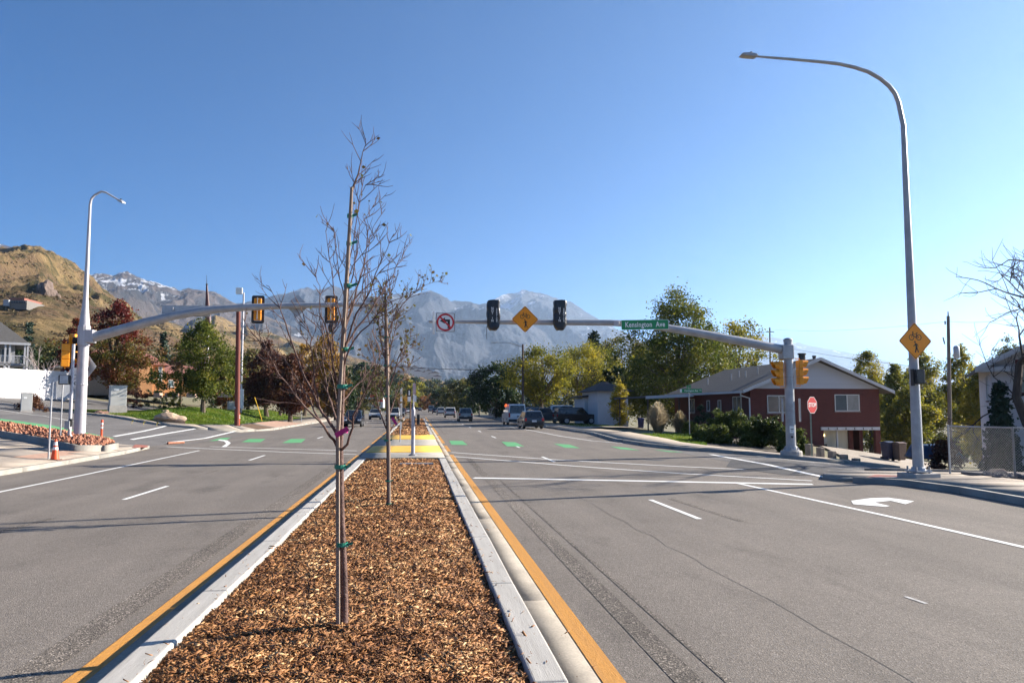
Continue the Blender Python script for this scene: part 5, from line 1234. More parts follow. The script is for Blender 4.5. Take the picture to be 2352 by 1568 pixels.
M_CURT = mat('pale_curtain', (.25, .25, .24), .8, .15, 3)
M_WFRAME = mat('window_frame_white', (.60, .60, .58), .6, .06, 4)
M_STUCCO = mat('pale_grey_stucco', (.52, .50, .52), .95, .08, 2, bump=.3, bscale=40)
M_MAROON = mat('maroon_window_trim', (.17, .03, .04), .7, .1, 4)
M_TIMB = mat('weathered_timber', (.22, .17, .13), .9, .3, 3, stretch=(3, 3, .4), fine=.2)
def quadwall(mb, a, b, z0, z1, th=.0): mb.add([(a[0], a[1], z0), (b[0], b[1], z0), (b[0], b[1], z1), (a[0], a[1], z1)], [(0, 1, 2, 3)])
def window(root, c, w, h, nrm, m_frame=M_WFRAME, split=1, fw=.06, glass=M_GLASS, sill=True, curtain=False, name='window'):
    """framed window on a wall facing nrm (horizontal unit vector); c is its middle on the wall face"""
    c = V3(c); nv = unit(V3((nrm[0], nrm[1], 0))); ux = np.array([-nv[1], nv[0], 0]); z = np.array([0, 0, 1.])
    def slab_(x0, x1, z0, z1, d0, d1, nm, m_, par):
        mb = MB(); mb.prism([(x0, z0), (x1, z0), (x1, z1), (x0, z1)], c + nv * d0, ux, z, nv * (d1 - d0)); return mb.build(nm, m_, par)
    mb = MB()
    for x0, x1, z0, z1 in ((-w / 2, w / 2, h / 2 - fw, h / 2), (-w / 2, w / 2, -h / 2, -h / 2 + fw), (-w / 2, -w / 2 + fw, -h / 2 + fw, h / 2 - fw), (w / 2 - fw, w / 2, -h / 2 + fw, h / 2 - fw)):
        mb.prism([(x0, z0), (x1, z0), (x1, z1), (x0, z1)], c + nv * .004, ux, z, nv * .05)
    for k in range(1, split + 1) if split else ():
        x = -w / 2 + w * k / (split + 1); mb.prism([(x - fw / 2, -h / 2 + fw), (x + fw / 2, -h / 2 + fw), (x + fw / 2, h / 2 - fw), (x - fw / 2, h / 2 - fw)], c + nv * .004, ux, z, nv * .045)
    f = mb.build(name, m_frame, root)
    for k in range(split + 1):
        x0 = -w / 2 + w * k / (split + 1) + fw / 2; x1 = -w / 2 + w * (k + 1) / (split + 1) - fw / 2
        slab_(x0, x1, -h / 2 + fw * .5, h / 2 - fw * .5, .002, .02, 'pane', M_CURT if (curtain and k == split) else glass, f)
    if sill: slab_(-w / 2 - .06, w / 2 + .06, -h / 2 - .09, -h / 2, .003, .09, 'sill', mat('brick_sill', (.25, .18, .16), .9), f)
    return f
# ---- brick house
YF, YB = 58.0, 76.0
XL, XR = 25.45, 36.05; ZE, ZP = 3.55, 5.75; XP = 30.9; zb = -3.0
bh = thing('brick_house', 'dark red brick house with white gable and low grey roof', 'house', (30.7, 58, -2))
def wallbox(pts, z0, z1, nm, m_, par): mb = MB(); mb.prism([(p[0], p[1]) for p in pts], (0, 0, z0), XA, (0, 1, 0), (0, 0, z1 - z0)); return mb.build(nm, m_, par)
DX0, DX1, DZ = 31.35, 35.25, .35      # recessed porch in the lower storey
wallbox([(XL, YF), (DX0, YF), (DX0, YF + .3), (XL, YF + .3)], zb, DZ, 'wall', M_BRICK, bh)
wallbox([(XR - .42, YF), (XR, YF), (XR, YF + .3), (XR - .42, YF + .3)], zb, DZ, 'wall', M_BRICK, bh)
wallbox([(XL, YF), (XR, YF), (XR, YF + .3), (XL, YF + .3)], DZ, ZE, 'wall', M_BRICK, bh)
wallbox([(XL, YF + .3), (XL + .3, YF + .3), (XL + .3, YB), (XL, YB)], zb, ZE, 'wall', M_BRICK, bh)
wallbox([(XR - .3, YF + .3), (XR, YF + .3), (XR, YF + 2.5), (XR - .3, YF + 2.5)], .3, ZE, 'wall', M_BRICK, bh)
wallbox([(XR - .3, YF + 2.5), (XR, YF + 2.5), (XR, YB), (XR - .3, YB)], zb, ZE, 'wall', M_BRICK, bh)
wallbox([(XL + .3, YB - .3), (XR - .3, YB - .3), (XR - .3, YB), (XL + .3, YB)], zb, ZE, 'wall', M_BRICK, bh)
wallbox([(DX0, YF + 1.2), (34.0, YF + 1.2), (34.0, YF + 1.4), (DX0, YF + 1.4)], zb, DZ, 'recess_wall', mat('cream_board_wall', (.58, .55, .46), .8, .06, 3, bump=.5, bscale=12, stretch=(6, 6, .1)), bh)
wallbox([(34.0, YF + 1.0), (34.35, YF + 1.0), (34.35, YF + 1.4), (34.0, YF + 1.4)], zb, DZ, 'pier', M_BRICK, bh)
wallbox([(DX0 - .25, YF - .12), (XR - .1, YF - .12), (XR - .1, YF - .01), (DX0 - .25, YF - .01)], DZ - .02, DZ + .22, 'lintel_band', M_WPAINT, bh)
for k in range(6):
    x = DX0 + .3 + k * .72; wallbox([(x, YF - .16), (x + .05, YF - .16), (x + .05, YF - .125), (x, YF - .125)], DZ + .02, DZ + .18, 'band_block', M_SHING, bh)
wallbox([(32.62, YF + .4), (32.74, YF + .4), (32.74, YF + .52), (32.62, YF + .52)], zb, DZ, 'porch_post', M_WPAINT, bh)
mb = MB(); mb.box((31.95, YF + 1.16, -.95), (.5, .06, .3)); mb.build('mailbox', M_BLACK, bh); mb = MB(); rock_mesh(mb, (31.95, YF + 1.1, -.1), (.07, .07, .1), np.random.RandomState(1), 1); mb.build('porch_lamp', mat('porch_bulb', (.8, .7, .4), .4, emit=((1, .75, .35), 2.0)), bh)
mb = MB(); mb.box((31.95, YF + 1.16, -.42), (.55, .05, .42)); mb.build('door_wreath', M_WFRAME, bh)
# gable and roof
mb = MB(); mb.prism([(XL - .1, ZE), (XR + .1, ZE), (XP, ZP - .05)], (0, YF - .02, 0), XA, ZA, (0, .28, 0)); mb.build('gable', M_SIDING, bh)
def roofslab(x0, z0, x1, z1, y0, y1, th, nm, m_, par): mb = MB(); mb.add([(x0, y0, z0), (x1, y0, z1), (x1, y1, z1), (x0, y1, z0), (x0, y0, z0 + th), (x1, y0, z1 + th), (x1, y1, z1 + th), (x0, y1, z0 + th)], [(3, 2, 1, 0), (4, 5, 6, 7), (0, 1, 5, 4), (1, 2, 6, 5), (2, 3, 7, 6), (3, 0, 4, 7)]); return mb.build(nm, m_, par)
sl = (ZP - ZE) / (XP - XL); sr = (ZP - ZE) / (XR - XP)
roofslab(XL - .85, ZE - .85 * sl + .0, XP, ZP, YF - .7, YB + .5, .16, 'roof', M_SHING, bh); roofslab(XR + .85, ZE - .85 * sr, XP, ZP, YF - .7, YB + .5, .16, 'roof', M_SHING, bh)
roofslab(XL - .87, ZE - .87 * sl - .03, XP, ZP - .03, YF - .76, YF - .705, .24, 'barge_board', M_WPAINT, bh); roofslab(XR + .87, ZE - .87 * sr - .03, XP, ZP - .03, YF - .76, YF - .705, .24, 'barge_board', M_WPAINT, bh)
mb = MB(); mb.box((XL - .92, (YF + YB) / 2, ZE - .85 * sl + .06), (.13, YB - YF + 1.2, .16)); mb.build('gutter', M_WPAINT, bh)
mb = MB(); mb.tube([(XL - .9, YF - .3, ZE - .3), (XL - .85, YF - .2, ZE - .55), (XL - .1, YF - .06, ZE - .75), (XL - .08, YF - .06, 1.0), (XL - .08, YF - .06, -1.2)], .06, 8); mb.build('downpipe', M_WPAINT, bh)
for u, v, Y in ((1655, 905, 70), (1690, 905, 66), (1715, 893, 64), (1730, 880, 66), (1750, 880, 63)): p = at(u, v - 20, Y); x = XL + 1.2 + (u - 1655) * .018; zz = ZE + (x - XL) * sl; mb = MB(); mb.tube([(x, Y, zz), (x, Y, zz + .75)], .05, 8); mb.build('vent_pipe', M_GALV, bh)
for x, Y, h, w in ((at(1842, 820, 61)[0], 61, 1.0, .27), (at(1870, 820, 60)[0], 60, .75, .13)): mb = MB(); mb.tube([(x, Y, ZP - .6), (x, Y, ZP + h - .35)], w, 10); mb.lathe([(w * 1.25, 0), (w * 1.25, .12)], (x, Y, ZP + h - .35), 10); mb.build('chimney_flue', M_SHING, bh)
NF = (0, -1); NL = (-1, 0)
c = at(1790, 932, YF); window(bh, (27.75, YF, 2.35), 1.9, 1.35, NF, split=1, curtain=False); window(bh, (33.35, YF, 2.45), 2.05, 1.3, NF, split=1, curtain=True)
for Y, w, h in ((60.5, 1.7, 1.45), (64.2, .7, .95), (66.8, .7, .95), (71, 1.5, 1.3)): window(bh, (XL, Y, 2.25), w, h, NL, split=1 if w > 1 else 0)
# carport roof at the far end of the house
cp = thing('carport', 'thin flat-roofed carport at the end of the brick house', 'carport', (22.5, 76, 0)); roofslab(20.2, 2.95, XL - .95, 3.15, 68, 80, .18, 'roof', M_SHING, cp); roofslab(20.1, 2.86, XL - .95, 3.06, 67.9, 67.99, .26, 'fascia', M_WPAINT, cp)
for x, Y in ((20.6, 69), (20.6, 79), (23.5, 69)): mb = MB(); mb.box((x, Y, 1.35), (.1, .1, 3.4)); mb.build('post', M_SHING, cp)
# block steps up to the garden
for k in range(5):
    p = np.array([19.0 + k * .28, 36.6 - k * .55, 0]); z = zg1(*p[:2]); mb = MB(); mb.box((p[0], p[1], z + .28 - k * .055 + .1), (.26, .32, .62 - .11 * k), .3); o = mb.build('retaining_block', mat('tan_block', (.30, .24, .19), .95, .2, 5, bump=.4), None, bevel=.03)
    setp(o, ('topmost', 'second', 'third', 'fourth', 'lowest')[k] + ' tan block of the stepped garden edge by the stop sign', 'block', 'blocks edging the garden steps')
# ---- white garage
wg = thing('garage', 'small white stucco garage with dark roof behind the yellow shrub', 'garage', (21.6, 86, 0)); z0 = zg1(21.6, 86) - .3
x0, x1 = at(1373, 950, 84)[0], at(1443, 950, 84)[0]; ztop = at(1390, 897, 84)[2]
wallbox([(x0, 84), (x1, 84), (x1, 92), (x0, 92)], z0, ztop, 'wall', M_WPAINT, wg); mb = MB(); mb.add([(x0 - .6, 83.4, ztop - .05), (x1 + .6, 83.4, ztop - .05), (x1 + .6, 92.6, ztop - .05), (x0 - .6, 92.6, ztop - .05), ((x0 + x1) / 2 - .3, 88, ztop + 1.1), ((x0 + x1) / 2 + .3, 88, ztop + 1.1)], [(0, 3, 2, 1), (0, 1, 5, 4), (1, 2, 5), (2, 3, 4, 5), (3, 0, 4)]); mb.build('roof', mat('dark_roof', (.05, .045, .05), .9), wg)
window(wg, (x1 - 1.15, 84, 2.1), .9, 1.2, NF, split=0, m_frame=mat('brown_frame', (.13, .09, .08), .7)); mb = MB(); mb.tube([(x1 - .3, 83.9, ztop), (x1 - .35, 83.85, z0)], .05, 6); mb.build('downpipe', M_WPAINT, wg)
c2 = thing('shed', 'low flat-roofed shed left of the white garage', 'shed', (19.6, 90, 0)); xa, xb = at(1343, 950, 89)[0], x0 - .05; wallbox([(xa, 89), (xa + .5, 89), (xa + .5, 95), (xa, 95)], z0, at(1350, 915, 89)[2], 'wall', M_WPAINT, c2); wallbox([(xa + .5, 90), (xb, 90), (xb, 95), (xa + .5, 95)], z0, at(1350, 918, 89)[2], 'doors', mat('dark_blue_grey_door', (.10, .12, .15), .7), c2); zr_ = at(1350, 913, 89)[2]; roofslab(xa - .4, zr_, xb, zr_ + .1, 88.4, 95, .2, 'roof', M_SHING, c2)
# ---- pale house, right edge
ph = thing('stucco_house', 'pale stucco house with maroon trimmed window at the right edge', 'house', (at(2275, 870, 36.)[0], 36, 0)); Y0 = 36.0; xa = at(2275, 870, Y0)[0]; ze = at(2275, 838, Y0)[2]
wallbox([(xa, Y0), (xa + 9, Y0), (xa + 9, Y0 + 9), (xa, Y0 + 9)], -4, ze, 'wall', M_STUCCO, ph); mb = MB(); mb.prism([(xa, ze), (xa + 9, ze), (xa + 4.5, ze + 2.3)], (0, Y0, 0), XA, ZA, (0, .3, 0)); mb.build('gable', M_STUCCO, ph)
roofslab(xa - .65, ze - .33, xa + 4.5, ze + 2.3, Y0 - .6, Y0 + 9.5, .14, 'roof', M_SHING, ph); roofslab(xa + 9.65, ze - .33, xa + 4.5, ze + 2.3, Y0 - .6, Y0 + 9.5, .14, 'roof', M_SHING, ph); roofslab(xa - .68, ze - .38, xa + 4.5, ze + 2.26, Y0 - .66, Y0 - .605, .26, 'barge_board', M_WPAINT, ph)
mb = MB(); mb.prism([(xa - .65, ze - .36), (xa + .9, ze - .36), (xa + .9, ze - .12), (xa - .2, ze - .12)], (0, Y0 - .58, 0), XA, ZA, (0, .57, 0)); mb.build('eave_return', M_WPAINT, ph)
c = at(2352, 868, Y0); window(ph, (c[0] + .1, Y0, c[2]), 1.7, 1.75, NF, M_MAROON, 0, .14, mat('blind_glass', (.22, .25, .22), .2, .2, 2, stretch=(.1, .1, 12)), False)
window(ph, (xa, Y0 + 2.2, ze - 1.1), .9, 1.3, NL, M_WFRAME, 0)
ph.rotation_euler = (0, 0, -.60)
# ---- chain link fence with posts, along the lot and back from the pavement
cf = thing('chain_link_fence', 'galvanised chain-link fence round the gravel bed at the right edge', 'fence', (16.2, 20.8, 0)); M_WIRE = mat('chain_link_wire', (.42, .43, .43), .5, .15, 9, metal=.5)
FA, FB, FC = np.array([15.85, 22.0]), np.array([16.25, 19.9]), np.array([22.5, 17.9])
def fence_run(a, b, h, gate=False):
    L = np.linalg.norm(b - a); d = (b - a) / L; P = lambda s_, z: np.array([*(a + d * s_), zg1(*(a + d * s_)) + .16 + z]); n_ = max(1, int(round(L / 2.2)))
    for k in range(n_ + 1): mb = MB(); mb.tube([P(L * k / n_, -.25), P(L * k / n_, h + .03)], .028, 8); mb.build('post', M_GALV, cf, smooth=True)
    mb = MB(); mb.tube([P(0, h), P(L, h)], .02, 8); mb.build('top_rail', M_GALV, cf); st = .075; mb = MB(); k = -int(h / st) - 1
    while k * st < L:
        for sgn in (1, -1):
            s0, s1 = k * st, k * st + h; z0_, z1_ = (0, h) if sgn > 0 else (h, 0)
            t0 = max(0, -s0 / h); t1 = min(1, (L - s0) / h)
            if t1 > t0: mb.tube([P(s0 + h * t0, z0_ + (z1_ - z0_) * t0) + np.array([0, .006 * sgn, 0]), P(s0 + h * t1, z0_ + (z1_ - z0_) * t1) + np.array([0, .006 * sgn, 0])], .0032, 3, False)
        k += 1
    o = mb.build('wire_mesh', M_WIRE, cf); o['kind'] = 'stuff'
fence_run(FA, FB, 1.32); fence_run(FB, FC, 1.32)
gb = ribbon('gravel_bed', [(15.6, 19.8), (23, 16.5)], [(16.2, 22.0), (24, 20)], .12, mat('gravel_soil', (.14, .12, .11), .95, .3, 6, fine=.4), step=.8, skirt=.2); gb['kind'] = 'structure'
rs = np.random.RandomState(5); mb = MB()
for k in range(620):
    f = rs.rand(); q = np.array([15.6, 19.75]) + (np.array([7.2, -3.1])) * f + np.array([.25, .95]) * rs.rand() * 1.2; rock_mesh(mb, (q[0], q[1], zg1(*q) + .15), tuple((.03 + .05 * rs.rand(3))), rs, 1)
o = mb.build('gravel', mat('grey_gravel', (.17, .155, .15), .95, .4, 12), gb); o['kind'] = 'stuff'
mb = MB(); q = at(2310, 1085, 20.6); rock_mesh(mb, (q[0], q[1] + .3, q[2] - .1), (.32, .25, .2), rs, 2); o = mb.build('boulder', mat('brown_boulder', (.25, .19, .15), .95, .3, 5, bump=.5)); setp(o, 'brown stone lying behind the chain-link fence', 'rock')
# driveway and bins
dv = ribbon('driveway', [(19.8, 30.4), (22, 33), (27, 48), (30, 57.5)], [(25, 27.5), (27, 30), (36, 46), (38, 57.5)], .05, M_PAVE, step=1.2); dv['kind'] = 'structure'
dv2 = ribbon('driveway', [(15.5, 74), (15.5, 96)], [(22, 72), (22, 96)], .07, M_PAVE, step=1.2); dv2['kind'] = 'structure'
def bin_(p, m_, label, rz=0.):
    r = thing('wheeled_bin', label, 'bin', p, 'wheeled bins', rz); mb = MB(); w, d, h = .56, .62, 1.0
    mb.add([(-.22, -.25, .08), (.22, -.25, .08), (.22, .25, .08), (-.22, .25, .08), (-w / 2, -d / 2, h), (w / 2, -d / 2, h), (w / 2, d / 2, h), (-w / 2, d / 2, h)], [(3, 2, 1, 0), (4, 5, 6, 7), (0, 1, 5, 4), (1, 2, 6, 5), (2, 3, 7, 6), (3, 0, 4, 7)]); mb.build('body', m_, r, local=True, bevel=.03)
    mb = MB(); mb.prism([(-d / 2 - .03, h), (d / 2 + .06, h), (d / 2 + .06, h + .05), (0, h + .1), (-d / 2 - .03, h + .04)], (-w / 2 - .02, 0, 0), (0, 1, 0), ZA, (w + .04, 0, 0)); mb.build('lid', m_, r, local=True, bevel=.015)
    for s_ in (-1, 1): mb = MB(); mb.tube([(s_ * .2, .27, .11), (s_ * .26, .27, .11)], .11, 12); mb.build('wheel', M_BLACK, r, local=True)
    mb = MB(); mb.tube([(-.24, d / 2 + .09, h - .02), (.24, d / 2 + .09, h - .02)], .018, 6); mb.build('handle', M_BLACK, r, local=True)
for u, m_, lb, Y in ((2040, mat('dark_blue_plastic', (.012, .02, .06), .5), 'dark blue wheeled bin beside the brick house porch', 50), (2066, mat('brown_plastic', (.13, .085, .06), .55), 'brown wheeled bin right of the dark blue one', 49.5)):
    p = on(u, 1050, Y); p[2] = max(p[2], at(u, 1060, Y)[2]) + .03; r = bin_(p, m_, lb, .2); D.objects
    for o in D.objects:
        if o.get('label') == lb: o.scale = (1.12, 1.12, 1.18)
p = on(1472, 975, 80); bin_(p, mat('blue_plastic', (.02, .03, .16), .5), 'bright blue bin between garage and fountain grass', 0.)
# tarpaulin covered trailer
p = on(2145, 1052, 40); p[2] = at(2145, 1056, 40)[2]; r = thing('covered_trailer', 'low trailer under a dark blue tarpaulin right of the lamp pole', 'trailer', p); w = wd(85, p)
import bmesh
bm = bmesh.new(); bmesh.ops.create_cube(bm, size=1); bmesh.ops.subdivide_edges(bm, edges=bm.edges[:], cuts=9, use_grid_fill=True)
for v in bm.verts:
    q = v.co.copy(); f = .86 + .28 * (.5 - q.z); s_ = mnoise.noise(Vector((q.x * 4, q.y * 4, q.z * 3))) * .06
    v.co = Vector((q.x * w * f + s_, q.y * 1.6 * f + s_, .48 + q.z * .72 + s_ - .18 * abs(q.x) ** 2 * (q.z > .4)))
me = D.meshes.new('tarpaulin'); bm.to_mesh(me); bm.free(); [setattr(f, 'use_smooth', True) for f in me.polygons]; link('tarpaulin', me, mat('blue_tarpaulin', (.015, .03, .075), .4, .2, 3, bump=.4, bscale=6), r, True)
for s_ in (-1, 1): mb = MB(); mb.tube([(s_ * w * .25, -.85, .2), (s_ * w * .25, -.65, .2)], .2, 12); mb.build('wheel', M_BLACK, r, local=True)
# ---- left: deck house, white fence, orange building, spire
hs_ = thing('deck_house', 'grey-roofed house with white porch deck and stairs at left edge', 'house', (at(64, 800, 104)[0], 104, 6)); Y0 = 104.
P_ = lambda u, v, Y=Y0: at(u, v, Y)
xa, xb = P_(-60, 800)[0], P_(38, 800)[0]; zd = P_(0, 838)[2]; ze = P_(0, 790)[2]
wallbox([(xa, Y0 + 3), (xb, Y0 + 3), (xb, Y0 + 11), (xa, Y0 + 11)], 2, ze, 'wall', mat('blue_grey_siding', (.30, .32, .36), .8), hs_); mb = MB(); zt_ = P_(0, 742, Y0 + 6)[2]
mb.add([(xa, Y0 - .6, ze), (P_(70, 790)[0], Y0 - .6, ze), (P_(70, 790)[0], Y0 + 12, ze), (xa, Y0 + 12, ze), (xa, Y0 + 6, zt_), (P_(5, 760)[0], Y0 + 6, zt_)], [(0, 3, 2, 1), (0, 1, 5, 4), (1, 2, 5), (2, 3, 4, 5), (3, 0, 4)]); mb.build('roof', M_SHING, hs_)
xr = P_(70, 790)[0]; mb = MB(); mb.box(((xa + xr) / 2, Y0 - .6, ze - .02), (xr - xa, .12, .28)); mb.build('fascia', M_WPAINT, hs_); mb = MB(); mb.box(((xa + xr) / 2 - .3, Y0 + 1.2, zd), (xr - xa - .6, 3.4, .3)); mb.build('deck', mat('grey_deck', (.3, .3, .3), .8), hs_)
hs_.rotation_euler = (0, 0, 0)
window(hs_, (P_(8, 810)[0], Y0 + 3, (zd + ze) / 2), 2.2, 1.7, NF, split=1)
for u in (-30, 18, 27, 58, 64): x = P_(u, 800)[0]; mb = MB(); mb.box((x, Y0 - .4, (ze + 3) / 2), (.2, .2, ze - 3)); mb.build('deck_post', M_WPAINT, hs_)
for k in range(30):
    x = xa + 1.4 + k * (xr - .7 - xa - 1.4) / 29; mb = MB(); mb.box((x, Y0 - .4, zd + .62), (.05, .05, .9)); mb.build('baluster', M_WPAINT, hs_)
mb = MB(); mb.box(((xa + xr) / 2, Y0 - .4, zd + 1.1), (xr - xa - 1, .1, .1)); mb.build('handrail', M_WPAINT, hs_)
xs0, xs1 = xr - .6, P_(105, 860)[0]; zs1 = P_(100, 868)[2]
for k in range(9): f = k / 8; mb = MB(); mb.box((xs0 + (xs1 - xs0) * f, Y0 - .1, zd + (zs1 - 1 - zd) * f), (.5, 1.3, .12)); mb.build('stair_tread', mat('grey_deck', (.3, .3, .3)), hs_)
for dy in (-.75, .55):
    mb = MB(); mb.tube([(xs0, Y0 + dy, zd + 1.1), (xs1, Y0 + dy, zs1)], .06, 6); mb.build('handrail', M_WPAINT, hs_)
    for k in range(13): f = k / 12; x = xs0 + (xs1 - xs0) * f; z = zd + 1.1 + (zs1 - zd - 1.1) * f; mb = MB(); mb.box((x, Y0 + dy, z - .5), (.05, .05, 1.0)); mb.build('baluster', M_WPAINT, hs_)
hs_.rotation_euler = (0, 0, .45)
# white vinyl fence: posts and panels
wf = thing('vinyl_fence', 'tall solid white vinyl fence behind the parking lot', 'fence', (-40, 90, 3)); M_VIN = mat('white_vinyl', (.60, .59, .61), .5, .03, 2); Yw = 90.
us = [-45, 13, 61, 104, 150, 192]
FP = [at(u, 846 + (u - 13) * .055, 82 + (u - 13) * .055) for u in us]; FQ = [at(u, 904 + (u - 13) * .02, 82 + (u - 13) * .055) for u in us]
for i in range(len(us)):
    a, q = FP[i], FQ[i]; mb = MB(); mb.box((a[0], a[1], (a[2] + q[2]) / 2 - .3), (.16, .16, a[2] - q[2] + .7), .8); mb.lathe([(.12, 0), (.02, .1)], (a[0], a[1], a[2] + .05), 4); mb.build('post', M_VIN, wf)
    if i < len(us) - 1:
        b, q2 = FP[i + 1], FQ[i + 1]; t_ = unit(np.array([b[0] - a[0], b[1] - a[1], 0])); L = np.linalg.norm((b - a)[:2]); n_ = 14; zt_ = (a[2] + b[2]) / 2 - .02; zb_ = (q[2] + q2[2]) / 2; rz_ = math.atan2(t_[1], t_[0])
        for k in range(n_):
            w_ = (L - .18) / n_; c_ = a + t_ * (.09 + w_ * (k + .5)); mb = MB(); mb.box((c_[0], c_[1], (zt_ + zb_) / 2 - .25), (w_ - .008, .04, zt_ - zb_ + .4), rz_); mb.build('board', M_VIN, wf)
        c_ = a + t_ * L / 2; mb = MB(); mb.box((c_[0], c_[1], zt_ - .02), (L - .17, .08, .12), rz_); mb.build('rail', M_VIN, wf)
ob = thing('church_building', 'orange brick building with red hipped roofs behind the lawn', 'building', (at(352, 900, 112)[0], 112, 4)); Y0 = 112.
def bx(u0, u1, v0, v1, Y, dep, nm, m_, par): a, b = at(u0, v1, Y), at(u1, v0, Y); mb = MB(); mb.box(((a[0] + b[0]) / 2, Y + dep / 2, (a[2] + b[2]) / 2), (b[0] - a[0], dep, b[2] - a[2])); return mb.build(nm, m_, par)
bx(318, 352, 832, 905, Y0, 9, 'wall', M_OBRICK, ob); bx(353, 402, 838, 905, Y0 + 2.5, 9, 'wall', M_OBRICK, ob); bx(190, 317, 850, 908, Y0 + 4, 10, 'wall', mat('tan_render', (.30, .23, .17), .9), ob); bx(403, 560, 858, 908, Y0 + 5, 10, 'wall', M_OBRICK, ob)
def hip(u0, u1, v0, v1, Y, dep, nm, m_, par, over=.6):
    a, b = at(u0, v1, Y), at(u1, v1, Y); zt_ = at(u0, v0, Y + dep / 2)[2]; x0_, x1_ = a[0] - over, b[0] + over; ins = min((x1_ - x0_) * .45, dep * .4)
    mb = MB(); mb.add([(x0_, Y - over, a[2]), (x1_, Y - over, a[2]), (x1_, Y + dep + over, a[2]), (x0_, Y + dep + over, a[2]), (x0_ + ins, Y + dep / 2, zt_), (x1_ - ins, Y + dep / 2, zt_)], [(0, 3, 2, 1), (0, 1, 5, 4), (1, 2, 5), (2, 3, 4, 5), (3, 0, 4)]); return mb.build(nm, m_, par)
hip(318, 352, 808, 832, Y0, 9, 'roof', M_REDROOF, ob); hip(353, 402, 812, 838, Y0 + 2.5, 9, 'roof', M_REDROOF, ob); hip(190, 317, 826, 850, Y0 + 4, 10, 'roof', M_SHING, ob); hip(300, 420, 808, 836, Y0 + 12, 12, 'roof', M_REDROOF, ob); hip(403, 560, 838, 858, Y0 + 5, 10, 'roof', M_REDROOF, ob)
for u, v, w, h in ((361, 858, 10, 30), (392, 858, 9, 34), (440, 880, 14, 18), (500, 880, 14, 18)):
    Yv = Y0 + 2.5 if u < 400 else Y0 + 5; c = at(u, v, Yv); q = FPX / 110; window(ob, (c[0], Yv, c[2]), w / q, h / q, NF, split=0, fw=.12, glass=mat('blue_glass', (.16, .24, .28), .15))
ob.rotation_euler = (0, 0, .55)
for u0, u1 in ((352, 366), (378, 404), (428, 448), (500, 530)): o = bx(u0, u1, 902, 912, 96, 1.2, 'planter_wall', mat('pink_planter_wall', (.52, .36, .28), .9), None); setp(o, {352: 'small pink planter wall below the left building windows', 378: 'wider pink planter wall holding the green shrub', 428: 'pink low wall behind the lawn tree', 500: 'pink low wall left of the red pole'}[u0], 'planter')
sp_ = thing('church_spire', 'tall thin dark red spire with white mast above the green tree', 'spire', at(477, 900, 125)); Ys = 125.
a, b, c = at(478, 745, Ys), at(475, 655, Ys), at(474.5, 632, Ys); mb = MB(); mb.tube([a, b], [.55, .12], 8); mb.build('spire', mat('dark_red_copper', (.055, .014, .016), .5), sp_); mb = MB(); mb.tube([b, c], [.05, .02], 6); mb.lathe([(.14, 0), (.18, .12), (.14, .25)], b, 8); mb.build('finial', M_SHING, sp_); d_ = at(480, 900, Ys); mb = MB(); mb.tube([np.array([a[0], a[1], d_[2]]), a], [.22, .22], 8); mb.build('mast', M_WPAINT, sp_)
# ---- red neighbour roof and hillside villa
nh = thing('red_roof_house', 'small red-roofed house behind the bare tree', 'house', at(140, 870, 120)); bx(126, 150, 848, 885, 120, 8, 'wall', mat('brown_wall', (.2, .12, .1), .9), nh); hip(118, 152, 826, 848, 120, 8, 'roof', M_REDROOF, nh)
hv = on_hill(45, 706); Yv = hv[1] - 6 if hv is not None else 420.
vh = thing('hillside_house', 'long low villa with white walls high on the golden hill', 'house', at(50, 700, Yv)); bx(22, 62, 690, 710, Yv, 20, 'wall', mat('grey_villa_wall', (.16, .15, .14), .9), vh); bx(7, 20, 688, 702, Yv - 1, 16, 'bay', mat('white_wall_far', (.35, .38, .42), .7), vh); bx(20, 56, 684, 691, Yv + 1, 20, 'roof', M_REDROOF, vh)
for k in range(6): bx(25 + k * 6, 29 + k * 6, 691, 696, Yv - .5, .6, 'window', M_GLASS, vh)
# pale houses dotted over the far hillside
rs = np.random.RandomState(9); k = 0
HP = [(905, 852), (914, 846), (926, 845), (938, 848), (946, 852), (952, 846), (960, 856), (968, 850), (976, 858), (984, 855), (990, 862), (998, 860), (930, 856), (942, 862), (955, 866), (918, 860), (972, 866), (1004, 868), (985, 870), (962, 874)]
for u, v in HP:
    hp_ = on_hill(u, v); c = hp_ if hp_ is not None else at(u, v, 1400); s_ = 7 + 6 * rs.rand(); r = thing('hillside_house', 'tiny pale house among trees on the far hillside', 'house', c, 'pale houses on the far hillside'); mb = MB(); mb.box((c[0], c[1], c[2] - 2), (s_ * 1.4, s_, 9)); mb.build('wall', mat('far_house_wall', (.62, .6, .57), .8), r); mb = MB(); mb.prism([(-s_ * .8, 0), (s_ * .8, 0), (0, 3.2)], (c[0], c[1] - s_ * .6, c[2] + 2.5), XA, ZA, (0, s_ * 1.2, 0)); mb.build('roof', mat('far_house_roof', (.22, .17, .15), .9), r)
# shop beyond the left roadside
sh = thing('shop_building', 'small white shop with red stripe on the left roadside', 'shop', at(855, 930, 210)); bx(838, 880, 912, 936, 212, 12, 'wall', M_WPAINT, sh); bx(838, 880, 917, 922, 211.8, .15, 'stripe', M_SGNR, sh); bx(858, 866, 924, 936, 211.85, .1, 'door', M_GLASS, sh); bx(850, 868, 905, 912, 212, 4, 'sign_board', M_SGNR, sh)
